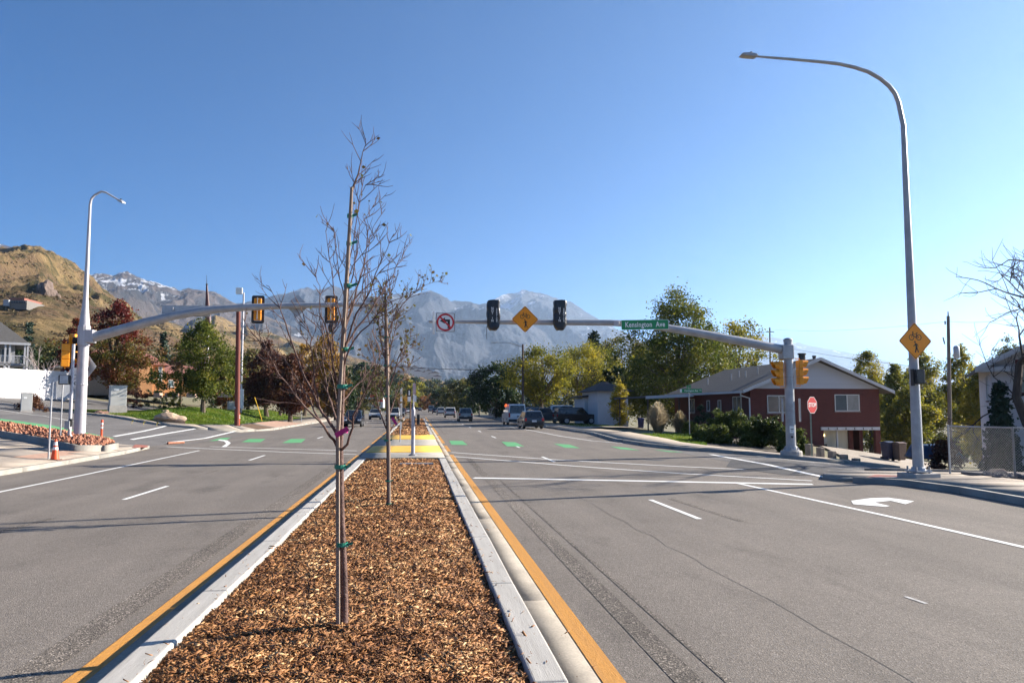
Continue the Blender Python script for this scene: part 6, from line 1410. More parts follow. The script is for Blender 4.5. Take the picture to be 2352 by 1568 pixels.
# wooden fence on the far right
fr = thing('board_fence', 'grey and brown board fence along the right pavement', 'fence', (16, 125, .4)); xf = 15.9; y = 112.; k = 0
cols = [mat('grey_board', (.22, .19, .17), .9), mat('pale_board', (.34, .30, .27), .9), mat('brown_board', (.20, .10, .05), .9)]
while y < 178:
    m_ = cols[2] if 124 < y < 130 else cols[k % 2 if rs.rand() < .8 else 0]; mb = MB(); z = zg1(xf, y); mb.box((xf + .5 * ss(110, 180, y) * 0, y + .14, z + 1.0 + .02 * rs.rand()), (.03, .275, 1.9)); mb.build('board', m_, fr); y += .29; k += 1

# ================================================================== VEHICLES
M_TYRE = mat('tyre_rubber', (.018, .018, .018), .8, .2, 9); M_RIM = mat('alloy_rim', (.45, .45, .46), .35, .1, 9, metal=.7); M_CGL = mat('car_glass', (.018, .022, .028), .05, .2, 1, spec=.8)
M_TAIL = mat('tail_lamp', (.42, .012, .012), .25, .1, 5); M_HEAD = mat('head_lamp', (.7, .7, .72), .15, .1, 5); M_PLATE = mat('number_plate', (.65, .66, .68), .5, .1, 9); M_TRIM = mat('black_trim', (.02, .02, .022), .6, .2, 9)
def paint(nm, c, metal=.0): return mat('car_paint_' + nm, c, .28, .04, 2, metal=metal, coat=.6)
KINDS_ = {
    'suv': dict(L=4.55, W=1.84, H=1.68, belt=1.02, nose=.92, cab=[(-2.2, 1.0), (-1.98, 1.58), (-1.7, 1.66), (.35, 1.66), (1.25, 1.0)], low=.26),
    'big_suv': dict(L=4.9, W=1.95, H=1.86, belt=1.12, nose=1.08, cab=[(-2.4, 1.1), (-2.25, 1.76), (-2.0, 1.86), (.45, 1.86), (1.15, 1.1)], low=.32),
    'sedan': dict(L=4.6, W=1.8, H=1.44, belt=.9, nose=.78, cab=[(-1.75, .9), (-1.05, 1.38), (-.75, 1.44), (.35, 1.42), (1.25, .9)], low=.2),
    'pickup': dict(L=5.4, W=1.9, H=1.8, belt=1.12, nose=1.08, cab=[(-.85, 1.1), (-.68, 1.72), (-.45, 1.8), (.75, 1.78), (1.5, 1.1)], low=.34),
    'topper': dict(L=5.4, W=1.9, H=1.82, belt=1.12, nose=1.08, cab=[(-2.68, 1.1), (-2.55, 1.74), (-2.35, 1.8), (.75, 1.8), (1.5, 1.1)], low=.34),
    'van': dict(L=5.5, W=2.05, H=2.3, belt=1.25, nose=1.2, cab=[(-2.74, 1.22), (-2.66, 2.18), (-2.5, 2.3), (1.1, 2.28), (2.0, 1.22)], low=.3),
}
def car(label, kind, m_, loc, rz=0., group=None, cat='car', name=None):
    """heading along +y of its own frame"""
    k = KINDS_[kind]; L, W, H, be, no, low = k['L'], k['W'], k['H'], k['belt'], k['nose'], k['low']; h = L / 2; hw = W / 2
    r = thing(name or ('van' if kind == 'van' else 'pickup_truck' if kind in ('pickup', 'topper') else 'car'), label, cat, loc, group, rz)
    wb = L * .29; wr = .33 + (.05 if kind in ('pickup', 'topper', 'big_suv', 'van') else 0)
    def arch(cy_): return [(cy_ + (wr + .07) * math.cos(t), wr + (wr + .07) * math.sin(t)) for t in np.linspace(0, math.pi, 9)]
    pts = [(h, low + .06), (h, .62), (h - .08, no - .12), (h - .25, no), (k['cab'][-1][0] - .05, be), (k['cab'][0][0] + .02, be), (-h + .03, be - .02), (-h, be - .25), (-h, low + .1), (-h + .06, low)]
    a1, a2 = arch(-wb), arch(wb); f = lambda A: [(y, z) for y, z in A if z >= low]
    lowpts = [( -wb - wr - .07, low)] + f(a1)[::-1] + [(-wb + wr + .07, low)] + [(wb - wr - .07, low)] + f(a2)[::-1] + [(wb + wr + .07, low)]
    pts = pts + lowpts
    mb = MB(); mb.prism(pts, (-hw, 0, 0), (0, 1, 0), ZA, (W, 0, 0)); body = mb.build('body', m_, r, local=True, bevel=.05)
    mb = MB(); mb.box((0, 0, low + .25), (W - .14, L - .5, .42)); mb.build('underbody', M_TRIM, r, local=True)
    C_ = k['cab']; zb_, zt_ = C_[0][1], H; hwb, hwt = hw - .03, hw - (.24 if kind not in ('van', 'big_suv') else .14)
    hwz = lambda z: hwb + (hwt - hwb) * (z - zb_) / (zt_ - zb_)
    n_ = len(C_); V = [(-hwz(z), y, z) for y, z in C_] + [(hwz(z), y, z) for y, z in C_]; fs = [tuple(range(n_)), tuple(range(2 * n_ - 1, n_ - 1, -1))] + [(i, n_ + i, n_ + (i + 1) % n_, (i + 1) % n_) for i in range(n_)]
    mb = MB(); mb.add(V, fs); cabin = mb.build('cabin', m_, r, local=True, bevel=.06)
    def glass_quad(p, q, f0, f1, wf, nm):
        p, q = np.array(p), np.array(q); A, B = p + (q - p) * f0, p + (q - p) * f1; nv = np.array([-(q - p)[1], (q - p)[0]]); nv = nv / np.linalg.norm(nv)
        cen = np.array([np.mean([c[0] for c in C_]), np.mean([c[1] for c in C_])]); nv = nv if nv @ (A - cen) > 0 else -nv; A = A + nv * .012; B = B + nv * .012
        mb = MB(); mb.add([(-hwz(A[1]) * wf, A[0], A[1]), (hwz(A[1]) * wf, A[0], A[1]), (hwz(B[1]) * wf, B[0], B[1]), (-hwz(B[1]) * wf, B[0], B[1])], [(0, 1, 2, 3)]); mb.build(nm, M_CGL, cabin, local=True)
    glass_quad(C_[0], C_[1], .08, .97, .86, 'rear_window'); glass_quad(C_[-1], C_[-2], .08, .95, .88, 'windscreen')
    cy_, cz = np.mean([c[0] for c in C_]), zb_ + (zt_ - zb_) * .5
    side = [(C_[0][0] + .28, zb_ + .06), (C_[1][0] + .22, zt_ - .17), (C_[-2][0] - .02, zt_ - .14), (C_[-1][0] - .2, zb_ + .06)]
    if kind == 'van': side = [(.35, zb_ + .08), (.35, zt_ - .3), (C_[-2][0] + .1, zt_ - .3), (C_[-1][0] - .25, zb_ + .08)]
    for s_ in (-1, 1):
        mb = MB(); mb.poly([(s_ * (hwz(z) + .012), y, z) for y, z in side]); mb.build('side_window', M_CGL, cabin, local=True)
        for wy in (-wb, wb):
            mb = MB(); mb.tube([(s_ * (hw - .22), wy, wr), (s_ * (hw - .0), wy, wr)], wr, 20); t_ = mb.build('tyre', M_TYRE, r, local=True, bevel=.03); mb = MB(); mb.tube([(s_ * (hw - .05), wy, wr), (s_ * (hw + .008), wy, wr)], wr * .64, 12); mb.build('rim', M_RIM, t_, local=True)
        mb = MB(); mb.box((s_ * (hw - .14), -h - .0, be - .16), (.2, .08, .26 if kind != 'van' else .5)); mb.build('tail_lamp', M_TAIL, r, local=True, bevel=.02)
        mb = MB(); mb.box((s_ * (hw - .22), h - .06, no - .24), (.36, .16, .16)); mb.build('headlight', M_HEAD, r, local=True, bevel=.03)
        mb = MB(); mb.box((s_ * (hw + .1), C_[-1][0] - .35, be + .1), (.2, .1, .16)); mb.build('mirror', m_ if kind != 'van' else M_TRIM, r, local=True, bevel=.03)
    mb = MB(); mb.box((0, -h - .02, low + .22), (W * .94, .14, .26)); mb.build('rear_bumper', M_TRIM, r, local=True, bevel=.03); mb = MB(); mb.box((0, h + .0, low + .2), (W * .92, .12, .24)); mb.build('front_bumper', M_TRIM, r, local=True, bevel=.03)
    mb = MB(); mb.box((0, -h - .012, be - .3 if kind in ('suv', 'sedan', 'van') else low + .33), (.42 if 1 else 0, .02 + .13 * (kind in ('pickup', 'topper', 'big_suv')), .17)); mb.build('number_plate', M_PLATE, r, local=True)
    mb = MB(); mb.box((0, h + .005, no - .33), (W * .5, .05, .2)); mb.build('grille', M_TRIM, r, local=True)
    return r
def rd(u, v, Y, x=None):
    p = at(u, v, Y); X = p[0] if x is None else x; return (X, Y, zg1(X, Y) + .002)
car('dark grey crossover parked at the right kerb, nearest of the parked cars', 'suv', paint('dark_grey', (.035, .045, .06), .3), rd(1218, 982, 73), .02)
car('white van parked ahead of the dark crossover, orange light on roof', 'van', paint('white_van', (.66, .66, .66)), rd(1180, 976, 89), .02)
mb = MB(); p = rd(1163, 930, 88); rock_mesh(mb, (p[0] - .1, 87.6, at(1163, 931, 88)[2]), (.15, .13, .2), np.random.RandomState(3), 1); o = mb.build('beacon', mat('orange_beacon', (.85, .12, .02), .4, emit=((1, .15, .03), .4))); setp(o, 'bright orange beacon on the white van roof', 'beacon')
mx_, my_ = 17.6, 86.5; car('black sport utility vehicle parked side-on before the white garage', 'big_suv', paint('black', (.008, .008, .010)), (mx_, my_, zg1(mx_, my_) + .1), -math.pi / 2 + .1)
car('second dark vehicle half hidden behind the black parked one', 'big_suv', paint('black2', (.014, .016, .02)), (14.6, 92, zg1(14.6, 92) + .1), -.7)
car('white vehicle roof showing behind the two black parked cars', 'big_suv', paint('white2', (.6, .62, .64)), (18.6, 97, zg1(18, 97) + .35), -math.pi / 2)
car('silver pickup with canopy driving away, nearest on the right roadway', 'topper', paint('silver', (.27, .27, .26), .3), rd(1067, 966, 109), 0, cat='pickup truck')
car('white tall sport utility vehicle driving away ahead of the silver pickup', 'big_suv', paint('white3', (.62, .62, .6)), rd(1033, 956, 146), 0)
car('white pickup driving away, second ahead of the silver pickup', 'topper', paint('white3', (.62, .62, .6)), rd(1012, 951, 186), 0, cat='pickup truck')
car('dark car driving away ahead of the white pickup', 'suv', paint('dark_grey', (.035, .045, .06), .3), rd(1000, 949, 225), 0)
car('pale blue-grey van far ahead in the right lanes', 'van', paint('blue_grey', (.2, .24, .28)), rd(990, 947, 275), 0)
car('silver saloon far away in the inner right lane', 'sedan', paint('silver', (.27, .27, .26), .3), rd(964, 944, 340), 0)
car('small dark car farthest in the inner right lane', 'suv', paint('black2', (.014, .016, .02)), rd(957, 944, 430), 0)
for u, v, Y, kd, pc, lb in ((813, 968, 82, 'suv', paint('dark_blue', (.012, .016, .03), .2), 'dark blue sport utility car coming towards the camera, nearest on the left'), (862, 956, 126, 'suv', paint('white3', (.62, .62, .6)), 'white hatchback coming towards the camera, left outer lane'), (903, 957, 112, 'big_suv', paint('white3', (.62, .62, .6)), 'white vehicle coming, half hidden by the second young tree'),
      (917, 951, 150, 'big_suv', paint('black2', (.014, .016, .02)), 'black vehicle coming behind the second young tree'), (936, 946, 230, 'sedan', paint('white3', (.62, .62, .6)), 'white saloon coming, seen between the median sign posts'), (925, 948, 200, 'suv', paint('dark_red', (.1, .015, .02), .2), 'dark red car coming in the left inner lane'), (905, 946, 260, 'sedan', paint('silver', (.27, .27, .26), .3), 'silver car far off in the left outer lane'), (948, 944, 320, 'sedan', paint('dark_red', (.1, .015, .02), .2), 'dark red saloon farthest off in the left lanes')):
    car(lb, kd, pc, rd(u, v, Y), math.pi)
# ================================================================== STREET FURNITURE, LEFT CORNER, WIRES
M_REDPOLE = mat('red_brown_wood_pole', (.165, .045, .032), .85, .25, 2, stretch=(4, 4, .3), fine=.2, bump=.3); M_GREYWOOD = mat('grey_wood_pole', (.17, .14, .12), .9, .25, 2, stretch=(4, 4, .3), fine=.2)
p = on(544, 985, 70); p[2] += .1; t_ = at(547.5, 716, 70); r = thing('wooden_pole', 'thick red-brown wooden pole at the left kerb beyond the junction', 'pole', p); mb = MB(); mb.tube([p, (t_[0], p[1], t_[2])], [.23, .18], 12); mb.build('pole', M_REDPOLE, r, smooth=True); mb = MB(); mb.box((t_[0] - .0, p[1] - .21, p[2] + 1.6), (.12, .03, .18)); mb.build('tag', M_GALV, r)
p = on(552, 940, 92); t_ = at(550, 672, 92); r = thing('detector_mast', 'slim white mast with square box on top behind the red pole', 'mast', p); mb = MB(); mb.tube([p, (p[0], p[1], t_[2])], [.16, .09], 10); mb.build('mast', M_GALVP, r, smooth=True)
c = at(549.5, 668, 91.9); mb = MB(); mb.box(c, (.72, .3, .72)); mb.build('box', M_SGNW, r, bevel=.03); c = at(553, 932, 91.7); mb = MB(); mb.box((c[0], c[1], c[2] + .8), (.5, .5, 2.2)); mb.build('base_cabinet', M_SGNW, r, bevel=.03)
c = at(550, 748, 92); mb = MB(); mb.box(c, (2.4, .08, .08)); mb.build('crossarm', M_GALVP, r)
p, q = at(593, 930, 86), at(578, 910, 86); mb = MB(); a_ = at(603, 950, 86); a_ = np.array([a_[0], 86, zg1(a_[0], 86)]); mb.tube([a_, at(585, 912, 86)], .045, 6); o = mb.build('guy_wire_guard', mat('yellow_plastic', (.7, .42, .02), .5)); setp(o, 'slanting yellow guy-wire guard on the church lawn', 'wire guard')
def cabinet(u, v0, v1, Y, wpx, dep, label, m_=None, plinth=.3):
    b = on(u, v1, Y); z0 = b[2]; z1 = at(u, v0, Y)[2]; w = wd(wpx, b); r = thing('utility_cabinet', label, 'cabinet', b); rz = .5; hp = (z1 - z0) * plinth
    mb = MB(); mb.box((b[0], b[1], z0 + hp / 2 - .1), (w * 1.08, dep * 1.08, hp + .2), rz); mb.build('plinth', M_PED, r, bevel=.01); mb = MB(); mb.box((b[0], b[1], (z0 + hp + z1) / 2), (w, dep, z1 - z0 - hp), rz); mb.build('body', m_ or M_ALU, r, bevel=.02); mb = MB(); mb.box((b[0], b[1], z1 + .02), (w * 1.05, dep * 1.05, .05), rz); mb.build('lid', m_ or M_ALU, r)
    mb = MB(); ca, sa = math.cos(rz), math.sin(rz); mb.box((b[0] - w * .15 * ca + (dep / 2 + .01) * sa, b[1] - w * .15 * sa - (dep / 2 + .01) * ca, z1 - .35), (w * .3, .012, .14), rz); mb.build('nameplate', M_SGNW, r)
M_CAB = mat('pale_grey_cabinet', (.46, .46, .44), .6, .06, 2)
cabinet(269, 886, 947, 72, 34, .9, 'tall pale grey utility cabinet on a concrete plinth at left', M_CAB); cabinet(60, 903, 938, 66, 22, .7, 'small grey cabinet beside the dark bush at far left', M_CAB, .1); cabinet(530, 922, 945, 96, 14, .6, 'small grey box behind the red pole', M_CAB, .1)
def boulder(u, v, Y, wpx, hpx, m_, label, seed): b = on(u, v, Y); mb = MB(); w = wd(wpx, b); h = wd(hpx, b); rock_mesh(mb, (b[0], b[1], b[2] + h * .4), (w / 2, w * .3, h * .62), np.random.RandomState(seed), 3); o = mb.build('boulder', m_, None, smooth=False); setp(o, label, 'rock')
M_SAND = mat('sandstone', (.42, .30, .21), .95, .25, 3, bump=.6, bscale=8)
boulder(390, 970, 66, 76, 24, M_SAND, 'big sandstone boulder lying on the church lawn', 1); boulder(380, 952, 72, 16, 6, M_SAND, 'small flat stone above the sandstone boulder', 2); boulder(232, 948, 70, 34, 10, mat('reddish_rock', (.30, .17, .13), .95, .3, 4), 'reddish rock heap left of the tall cabinet', 4)
# raised bed of red rocks at the left corner
A = [(-13.3, 35.4), (-14.0, 34.4), (-16.6, 37.0), (-22, 41.2)]; B = [(-13.5, 37.3), (-14.7, 39.5), (-17.2, 41.7), (-23, 46.0)]
pb = thing('rock_planter', 'raised concrete planter of red rocks around the left mast pole', 'planter', (-15.5, 37.5, .3))
ribbon('soil', offset_line(A, .0), B, .36, mat('red_soil', (.25, .12, .07), .95, .3, 6), pb, step=.8)
for Ln, sd_ in ((A, -1), (B, 1)):
    ribbon('kerb_wall', Ln, offset_line(Ln, sd_ * .18), .40, M_CONC, pb, step=.8, across=1, skirt=.6)
ribbon('kerb_wall', [A[0], B[0]], [(A[0][0] + .18, A[0][1]), (B[0][0] + .18, B[0][1])], .40, M_CONC, pb, step=.8, across=1, skirt=.6)
rs = np.random.RandomState(8); mb = MB()
for k in range(1150):
    s_ = rs.rand() * 3; i = int(s_); f = s_ - i; t = .04 + .92 * rs.rand(); a = np.array(A[i]) * (1 - f) + np.array(A[i + 1]) * f; b = np.array(B[i]) * (1 - f) + np.array(B[i + 1]) * f; q = a + (b - a) * t
    rock_mesh(mb, (q[0], q[1], zg1(*q) + .38 + .22 * math.sin(math.pi * t) * rs.rand() ** .3), tuple(.04 + .065 * rs.rand(3)), rs, 1)
o = mb.build('red_rocks', leafmat('red_lava_rock', [(.19, .07, .042), (.33, .145, .09), (.43, .22, .145)], 0., .9, 2., .3), pb); o['kind'] = 'stuff'
mb = MB(); a = gp(385, 1019, .12); b = gp(422, 1017, .1); mb.tube([a + (0, 0, .04), b + (0, 0, .04)], .06, 8); o = mb.build('straw_wattle', mat('orange_wattle', (.30, .12, .07), .9, .3, 8)); setp(o, 'short orange-brown wattle lying at the left corner gutter', 'wattle')
for k, (u, v) in enumerate(((303, 975), (330, 978), (360, 981))): b = on(u, v, 61.5 + k * .2); mb = MB(); mb.tube([b, b + (0, 0, .3)], .012, 4); mb.box(b + (0.05, 0, .26), (.1, .01, .08)); o = mb.build('survey_flag', mat('yellow_flag', (.7, .5, .03), .6)); setp(o, ('leftmost', 'middle', 'rightmost')[k] + ' small yellow marker flag on the kerb verge grass', 'flag', 'marker flags')
# ---- lamps and poles along the right side
def far_lamp(u, v0, v1, Y, ua, va, label, m_=M_GREYWOOD):
    b = on(u, v1, Y); t_ = at(u, v0, Y); r = thing('street_lamp', label, 'street lamp', b, 'street lamps along the right roadside'); mb = MB(); mb.tube([b, (b[0], Y, t_[2])], [.17, .12], 8); mb.build('pole', m_, r, smooth=True)
    a = at(ua, va, Y); m1 = np.array([b[0] + (a[0] - b[0]) * .5, Y, t_[2] - .2 + (a[2] - t_[2]) * .7 + .25]); mb = MB(); mb.tube([(b[0], Y, t_[2] - .3), m1, a], [.06, .05, .04], 6); mb.build('arm', M_GALV, r); mb = MB(); mb.box(a + (-.3, 0, -.03), (.7, .3, .12)); mb.build('lamp_head', M_GALV, r, bevel=.03)
far_lamp(1201, 791, 945, 100, 1140, 786, 'nearest of the far right lamps, arm reaching over the parked vans', mat('brown_wood_pole', (.10, .07, .055), .9)); far_lamp(1101, 851, 940, 160, 1062, 847, 'second far right lamp by the board fence'); far_lamp(1059, 875, 938, 215, 1033, 871, 'third far right lamp beyond the silver pickup'); far_lamp(1036, 890, 938, 300, 1018, 887, 'fourth and farthest right roadside lamp')
p = on(2180, 1010, 62); t_ = at(2178, 726, 62); r = thing('utility_pole', 'leaning grey utility pole with transformer at the right', 'utility pole', p); mb = MB(); mb.tube([p, (t_[0], 62, t_[2])], [.19, .13], 10); mb.build('pole', M_GREYWOOD, r, smooth=True)
c = at(2197, 808, 61.7); mb = MB(); mb.lathe([(.2, -.55), (.24, -.5), (.24, .4), (.16, .52)], c, 12); mb.build('transformer', M_ALU, r, smooth=True); mb = MB(); a = at(2171, 745, 62); mb.tube([a, a + (0, 0, .3)], .06, 6); mb.tube([at(2166, 775, 62), at(2170, 790, 62)], .05, 6); mb.build('insulators', M_SHING, r)
mb = MB(); mb.tube([(t_[0], 62, t_[2]), (t_[0], 62, t_[2] + .4)], .05, 6); mb.build('top_insulator', M_SHING, r)
p = on(1768, 900, 120); t_ = at(1768, 752, 120); r = thing('utility_pole', 'thin dark utility pole rising behind the brick house roof', 'utility pole', p); mb = MB(); mb.tube([p, (t_[0], 120, t_[2])], [.16, .12], 8); mb.build('pole', M_GREYWOOD, r); mb = MB(); mb.box((t_[0], 120, t_[2] - .7), (1.4, .12, .12)); mb.build('crossarm', M_GREYWOOD, r)
def wire(P0, P1, sag, label, r_=.014, grp=None):
    P0, P1 = V3(P0), V3(P1); pts = [P0 + (P1 - P0) * t - np.array([0, 0, sag * 4 * t * (1 - t)]) for t in np.linspace(0, 1, 17)]; mb = MB(); mb.tube(pts, r_, 5); o = mb.build('overhead_wire', M_BLACK); setp(o, label, 'wire', grp)
wire(at(554, 818, 92), at(1205, 852, 100), .3, 'thick cable crossing the road from white mast to first far lamp', .035); wire(at(1205, 852, 100), at(1520, 862, 105), .3, 'cable running on right from the first far lamp into trees', .035)
wire(at(1768, 790, 120), at(2178, 850, 62), .3, 'wire from behind brick house to the utility pole', .02); wire(at(1768, 756, 120), at(2178, 738, 62), .5, 'upper wire from behind brick house to utility pole top', .012); wire(at(2178, 738, 62), at(2500, 690, 40), .5, 'wire leaving the utility pole to the right', .012)
wire(at(-20, 715, 88), at(552, 762, 92), .5, 'thin pale wire over the golden hill to the white mast', .02)
# ---- far signals, showing green
p = on(1013, 935, 420); r = thing('mast_pole', 'far signal pole and arm at the next junction', 'signal pole', p); a, b = at(1013, 915, 420), at(955, 915, 420); mb = MB(); mb.tube([p, a], .22, 6); mb.tube([a, b], .14, 6); mb.build('pole', M_GALV, r)
for u, lb in ((976, 'left of the two far green traffic lights'), (993, 'right of the two far green traffic lights')):
    c = at(u, 915, 419.5); r = thing('traffic_light', lb, 'traffic light', c, 'far green lights'); mb = MB(); mb.box((c[0], c[1], c[2]), (.7, .3, 1.5)); mb.build('housing', M_BLACK, r); mb = MB(); mb.lathe([(.3, 0), (.3, .05)], (0, 0, 0), 12); mb.v = [(x + c[0], c[1] - .16 - z, y + c[2] - .42) for x, y, z in mb.v]; mb.build('green_lens', mat('green_signal_light', (.05, .6, .3), .4, emit=((.1, 1, .5), 2.2)), r)
c = at(1003, 914, 419.5); mb = MB(); mb.box(c, (5.0, .06, 1.0)); o = mb.build('street_name_sign', M_SGNG); setp(o, 'small far green name sign beside the green lights', 'sign')

# ================================================================== YOUNG TREES ON THE MEDIAN
M_YBARK = mat('young_red_brown_bark', (.07, .036, .030), .8, .3, 9, bump=.6, bscale=40, col2=(.12, .068, .055)); M_STAKE = mat('weathered_stake_wood', (.25, .19, .15), .85, .2, 4, stretch=(6, 6, .4), fine=.2); M_TIE = mat('green_tie_tape', (.01, .20, .13), .5, .15, 6); M_PINK = mat('magenta_ribbon', (.42, .01, .17), .5, .1, 6)
M_YLEAF = leafmat('withered_leaves', [(.07, .045, .02), (.15, .09, .03), (.12, .13, .03), (.22, .16, .05)], .45, nscale=2.)
def young_tree(label, base, Y, trunk, leader, branches, seed, nleaf, twig_r=.0035, ntw=(5, 9), tw_len=(.12, .42), lsize=.034):
    rs = np.random.RandomState(seed); r = thing('young_tree', label, 'tree', base); sx = lambda i: rs.uniform(-.06, .06) if i else 0
    T = [at(u, v, Y) for u, v, w in trunk]; T[0] = V3(base) - (0, 0, .06); W = [wd(w, base) / 2 for u, v, w in trunk]
    mb = MB(); mb.tube(T, W, 10); mb.build('trunk', M_YBARK, r, smooth=True)
    tips = []
    def twig(a, d, L, r0, depth):
        n_ = 5; pts = [a]; d = unit(d)
        for i in range(n_):
            d = unit(d + rs.normal(size=3) * .13 + np.array([0, 0, .10])); pts.append(pts[-1] + d * L / n_)
        mt.tube(pts, [r0 * (1 - .62 * i / n_) for i in range(n_ + 1)], 4, False); tips.extend([pts[-1], pts[3]])
        if depth and L > .12:
            for q in range(rs.randint(1, 4)):
                j = rs.randint(1, n_); s_ = rs.normal(size=3); s_ = unit(s_ - d * (s_ @ d)); twig(pts[j], d * .8 + s_ * .6, L * rs.uniform(.35, .65), r0 * .72, depth - 1)
    for bi, (poly, w0, dy) in enumerate([(leader, None, 0)] + branches):
        mt = MB(); n_ = len(poly); P = []
        for i, (u, v) in enumerate(poly): f = i / (n_ - 1); P.append(at(u, v, Y + dy * f))
        # smooth the limb
        Q = []
        for a, b in zip(P[:-1], P[1:]): Q += [a, (a + b) / 2 + rs.normal(size=3) * .006]
        Q.append(P[-1]); m_ = len(Q); w0_ = wd((w0 or 16) * .78, base) / 2
        mt.tube(Q, [max(twig_r * .8, w0_ * (1 - i / (m_ - 1)) ** .85) for i in range(m_)], 7, False)
        L = sum(np.linalg.norm(b - a) for a, b in zip(P[:-1], P[1:]))
        for k in range(int(rs.randint(*ntw) * (1.6 if w0 is None else max(.4, L / .9)))):
            f = rs.uniform(.18 if w0 else .1, .97); j = min(m_ - 2, int(f * (m_ - 1))); a = Q[j] + (Q[j + 1] - Q[j]) * rs.rand(); d = unit(Q[j + 1] - Q[j]); s_ = rs.normal(size=3); s_[1] *= .8; s_ = unit(s_ - d * (s_ @ d)); twig(a, d * .85 + s_ * .65, rs.uniform(*tw_len) * (1.15 - .5 * f), twig_r * 1.25, 1)
        mt.build('branch', M_YBARK, r, smooth=True)
    tips = np.array(tips); C_ = tips[rs.choice(len(tips), min(nleaf, len(tips)), False)]
    V, F_ = leaves_at(C_, 1, np.full(len(C_), .012), lsize, rs); link('leaves', fmesh('leaves', V, F_), M_YLEAF, r); return r
def stake(label, base, Y, poly, w, ties):
    r = thing('tree_stake', label, 'stake', base); P = [at(u, v, Y - .05) for u, v in poly]; P[0] = np.array([P[0][0], P[0][1], base[2] - .1]); mb = MB(); mb.tube(P, [wd(w, base) / 2] * (len(P) - 1) + [wd(w * .75, base) / 2], 9); mb.build('stake_pole', M_STAKE, r, smooth=True)
    for u, v, ww in ties:
        c = at(u, v, Y - .03); w_ = wd(ww, base); mb = MB(); mb.ring2(c + (0, 0, -.015), XA, (0, 1, 0), w_ / 2, w_ / 2 + .004, (0, 0, .035), 14); mb.add([c + (w_ * .45, -.02, .012), c + (w_ * .45 + .05, -.03, .03), c + (w_ * .45 + .055, -.03, .005), c + (w_ * .45, -.02, -.012)], [(0, 1, 2, 3)]); mb.build('tie', M_TIE, r)
    return r
Y1 = 7.12; b1 = gp(790, 1437, .13); b1[2] = float(hz1(np.array([b1[0]]), np.array([b1[1]]))[0]); Y1 = b1[1]
br = [
    ([(774, 1025), (758, 1002), (744, 978), (721, 955), (680, 910), (639, 858), (620, 820), (601, 787), (586, 781)], 9, -.5),
    ([(736, 968), (715, 925), (699, 899), (669, 847), (650, 818), (632, 806), (612, 800)], 6, .4),
    ([(776, 1000), (756, 968), (740, 948), (729, 925), (699, 865), (680, 813), (661, 760), (650, 727), (639, 697), (624, 669), (611, 655)], 10, .3),
    ([(732, 930), (722, 880), (721, 850), (717, 810), (716, 775), (706, 749), (684, 715), (669, 689)], 6, -.35),
    ([(778, 985), (765, 940), (752, 900), (745, 850), (740, 800), (745, 760), (738, 730)], 6, .5),
    ([(781, 900), (772, 868), (766, 847), (759, 790), (748, 749), (733, 719), (735, 678), (728, 645), (721, 618)], 7, -.3),
    ([(776, 960), (770, 900), (758, 850), (752, 800), (740, 760), (720, 740)], 5, .5),
    ([(781, 1036), (798, 1020), (810, 982), (811, 955), (834, 907), (856, 858), (871, 830), (880, 800)], 9, -.45),
    ([(785, 832), (796, 790), (819, 753), (853, 712), (879, 670), (905, 629), (920, 600), (931, 573)], 8, .4),
    ([(787, 813), (808, 749), (834, 697), (856, 652), (871, 610), (890, 570), (905, 537)], 7, -.3),
    ([(789, 760), (808, 712), (819, 663), (834, 618), (842, 570), (858, 520), (885, 480)], 7, .25),
    ([(786, 925), (798, 910), (815, 888), (849, 850), (871, 813), (895, 790), (920, 770)], 6, .5),
    ([(788, 850), (803, 800), (830, 760), (860, 730), (884, 700), (905, 660), (915, 620)], 6, -.5),
    ([(790, 700), (806, 650), (815, 600), (822, 560), (826, 520), (840, 500), (860, 470)], 5, .2),
    ([(796, 620), (812, 560), (820, 500), (826, 450), (840, 425), (861, 413)], 4, -.15),
    ([(788, 760), (775, 700), (765, 650), (758, 600), (752, 560), (748, 530)], 5, .3),
    ([(792, 690), (780, 640), (774, 590), (770, 545), (765, 520)], 4, -.2),
    ([(784, 870), (770, 820), (764, 770), (775, 720), (770, 690)], 4, -.4),
    ([(790, 720), (812, 690), (840, 660), (868, 630), (885, 612), (921, 580)], 5, .15),
    ([(794, 650), (810, 610), (835, 580), (850, 560), (862, 540)], 4, -.25),
]
young_tree('nearest bare young tree with magenta ribbon on the mulched median', b1, Y1, [(792, 1437, 20), (791, 1380, 18), (789, 1300, 17), (785, 1220, 16), (783, 1150, 15.5), (782, 1080, 15.5), (780, 1025, 16.5), (784, 950, 13), (787, 850, 12)],
           [(787, 852), (790, 760), (796, 680), (800, 600), (804, 520), (808, 440), (818, 412), (826, 385), (833, 350), (840, 318)], br, 4, 60, ntw=(6, 10), tw_len=(.13, .42))
stake('tall wooden stake tied to the nearest young tree', b1, Y1, [(777, 1437), (776, 1200), (776, 1000), (786, 800), (799, 600), (808, 430)], 9.5, [(785, 1250, 26), (781, 1072, 24), (786, 888, 22), (791, 803, 20), (799, 657, 18), (802, 560, 12), (804, 497, 12)])
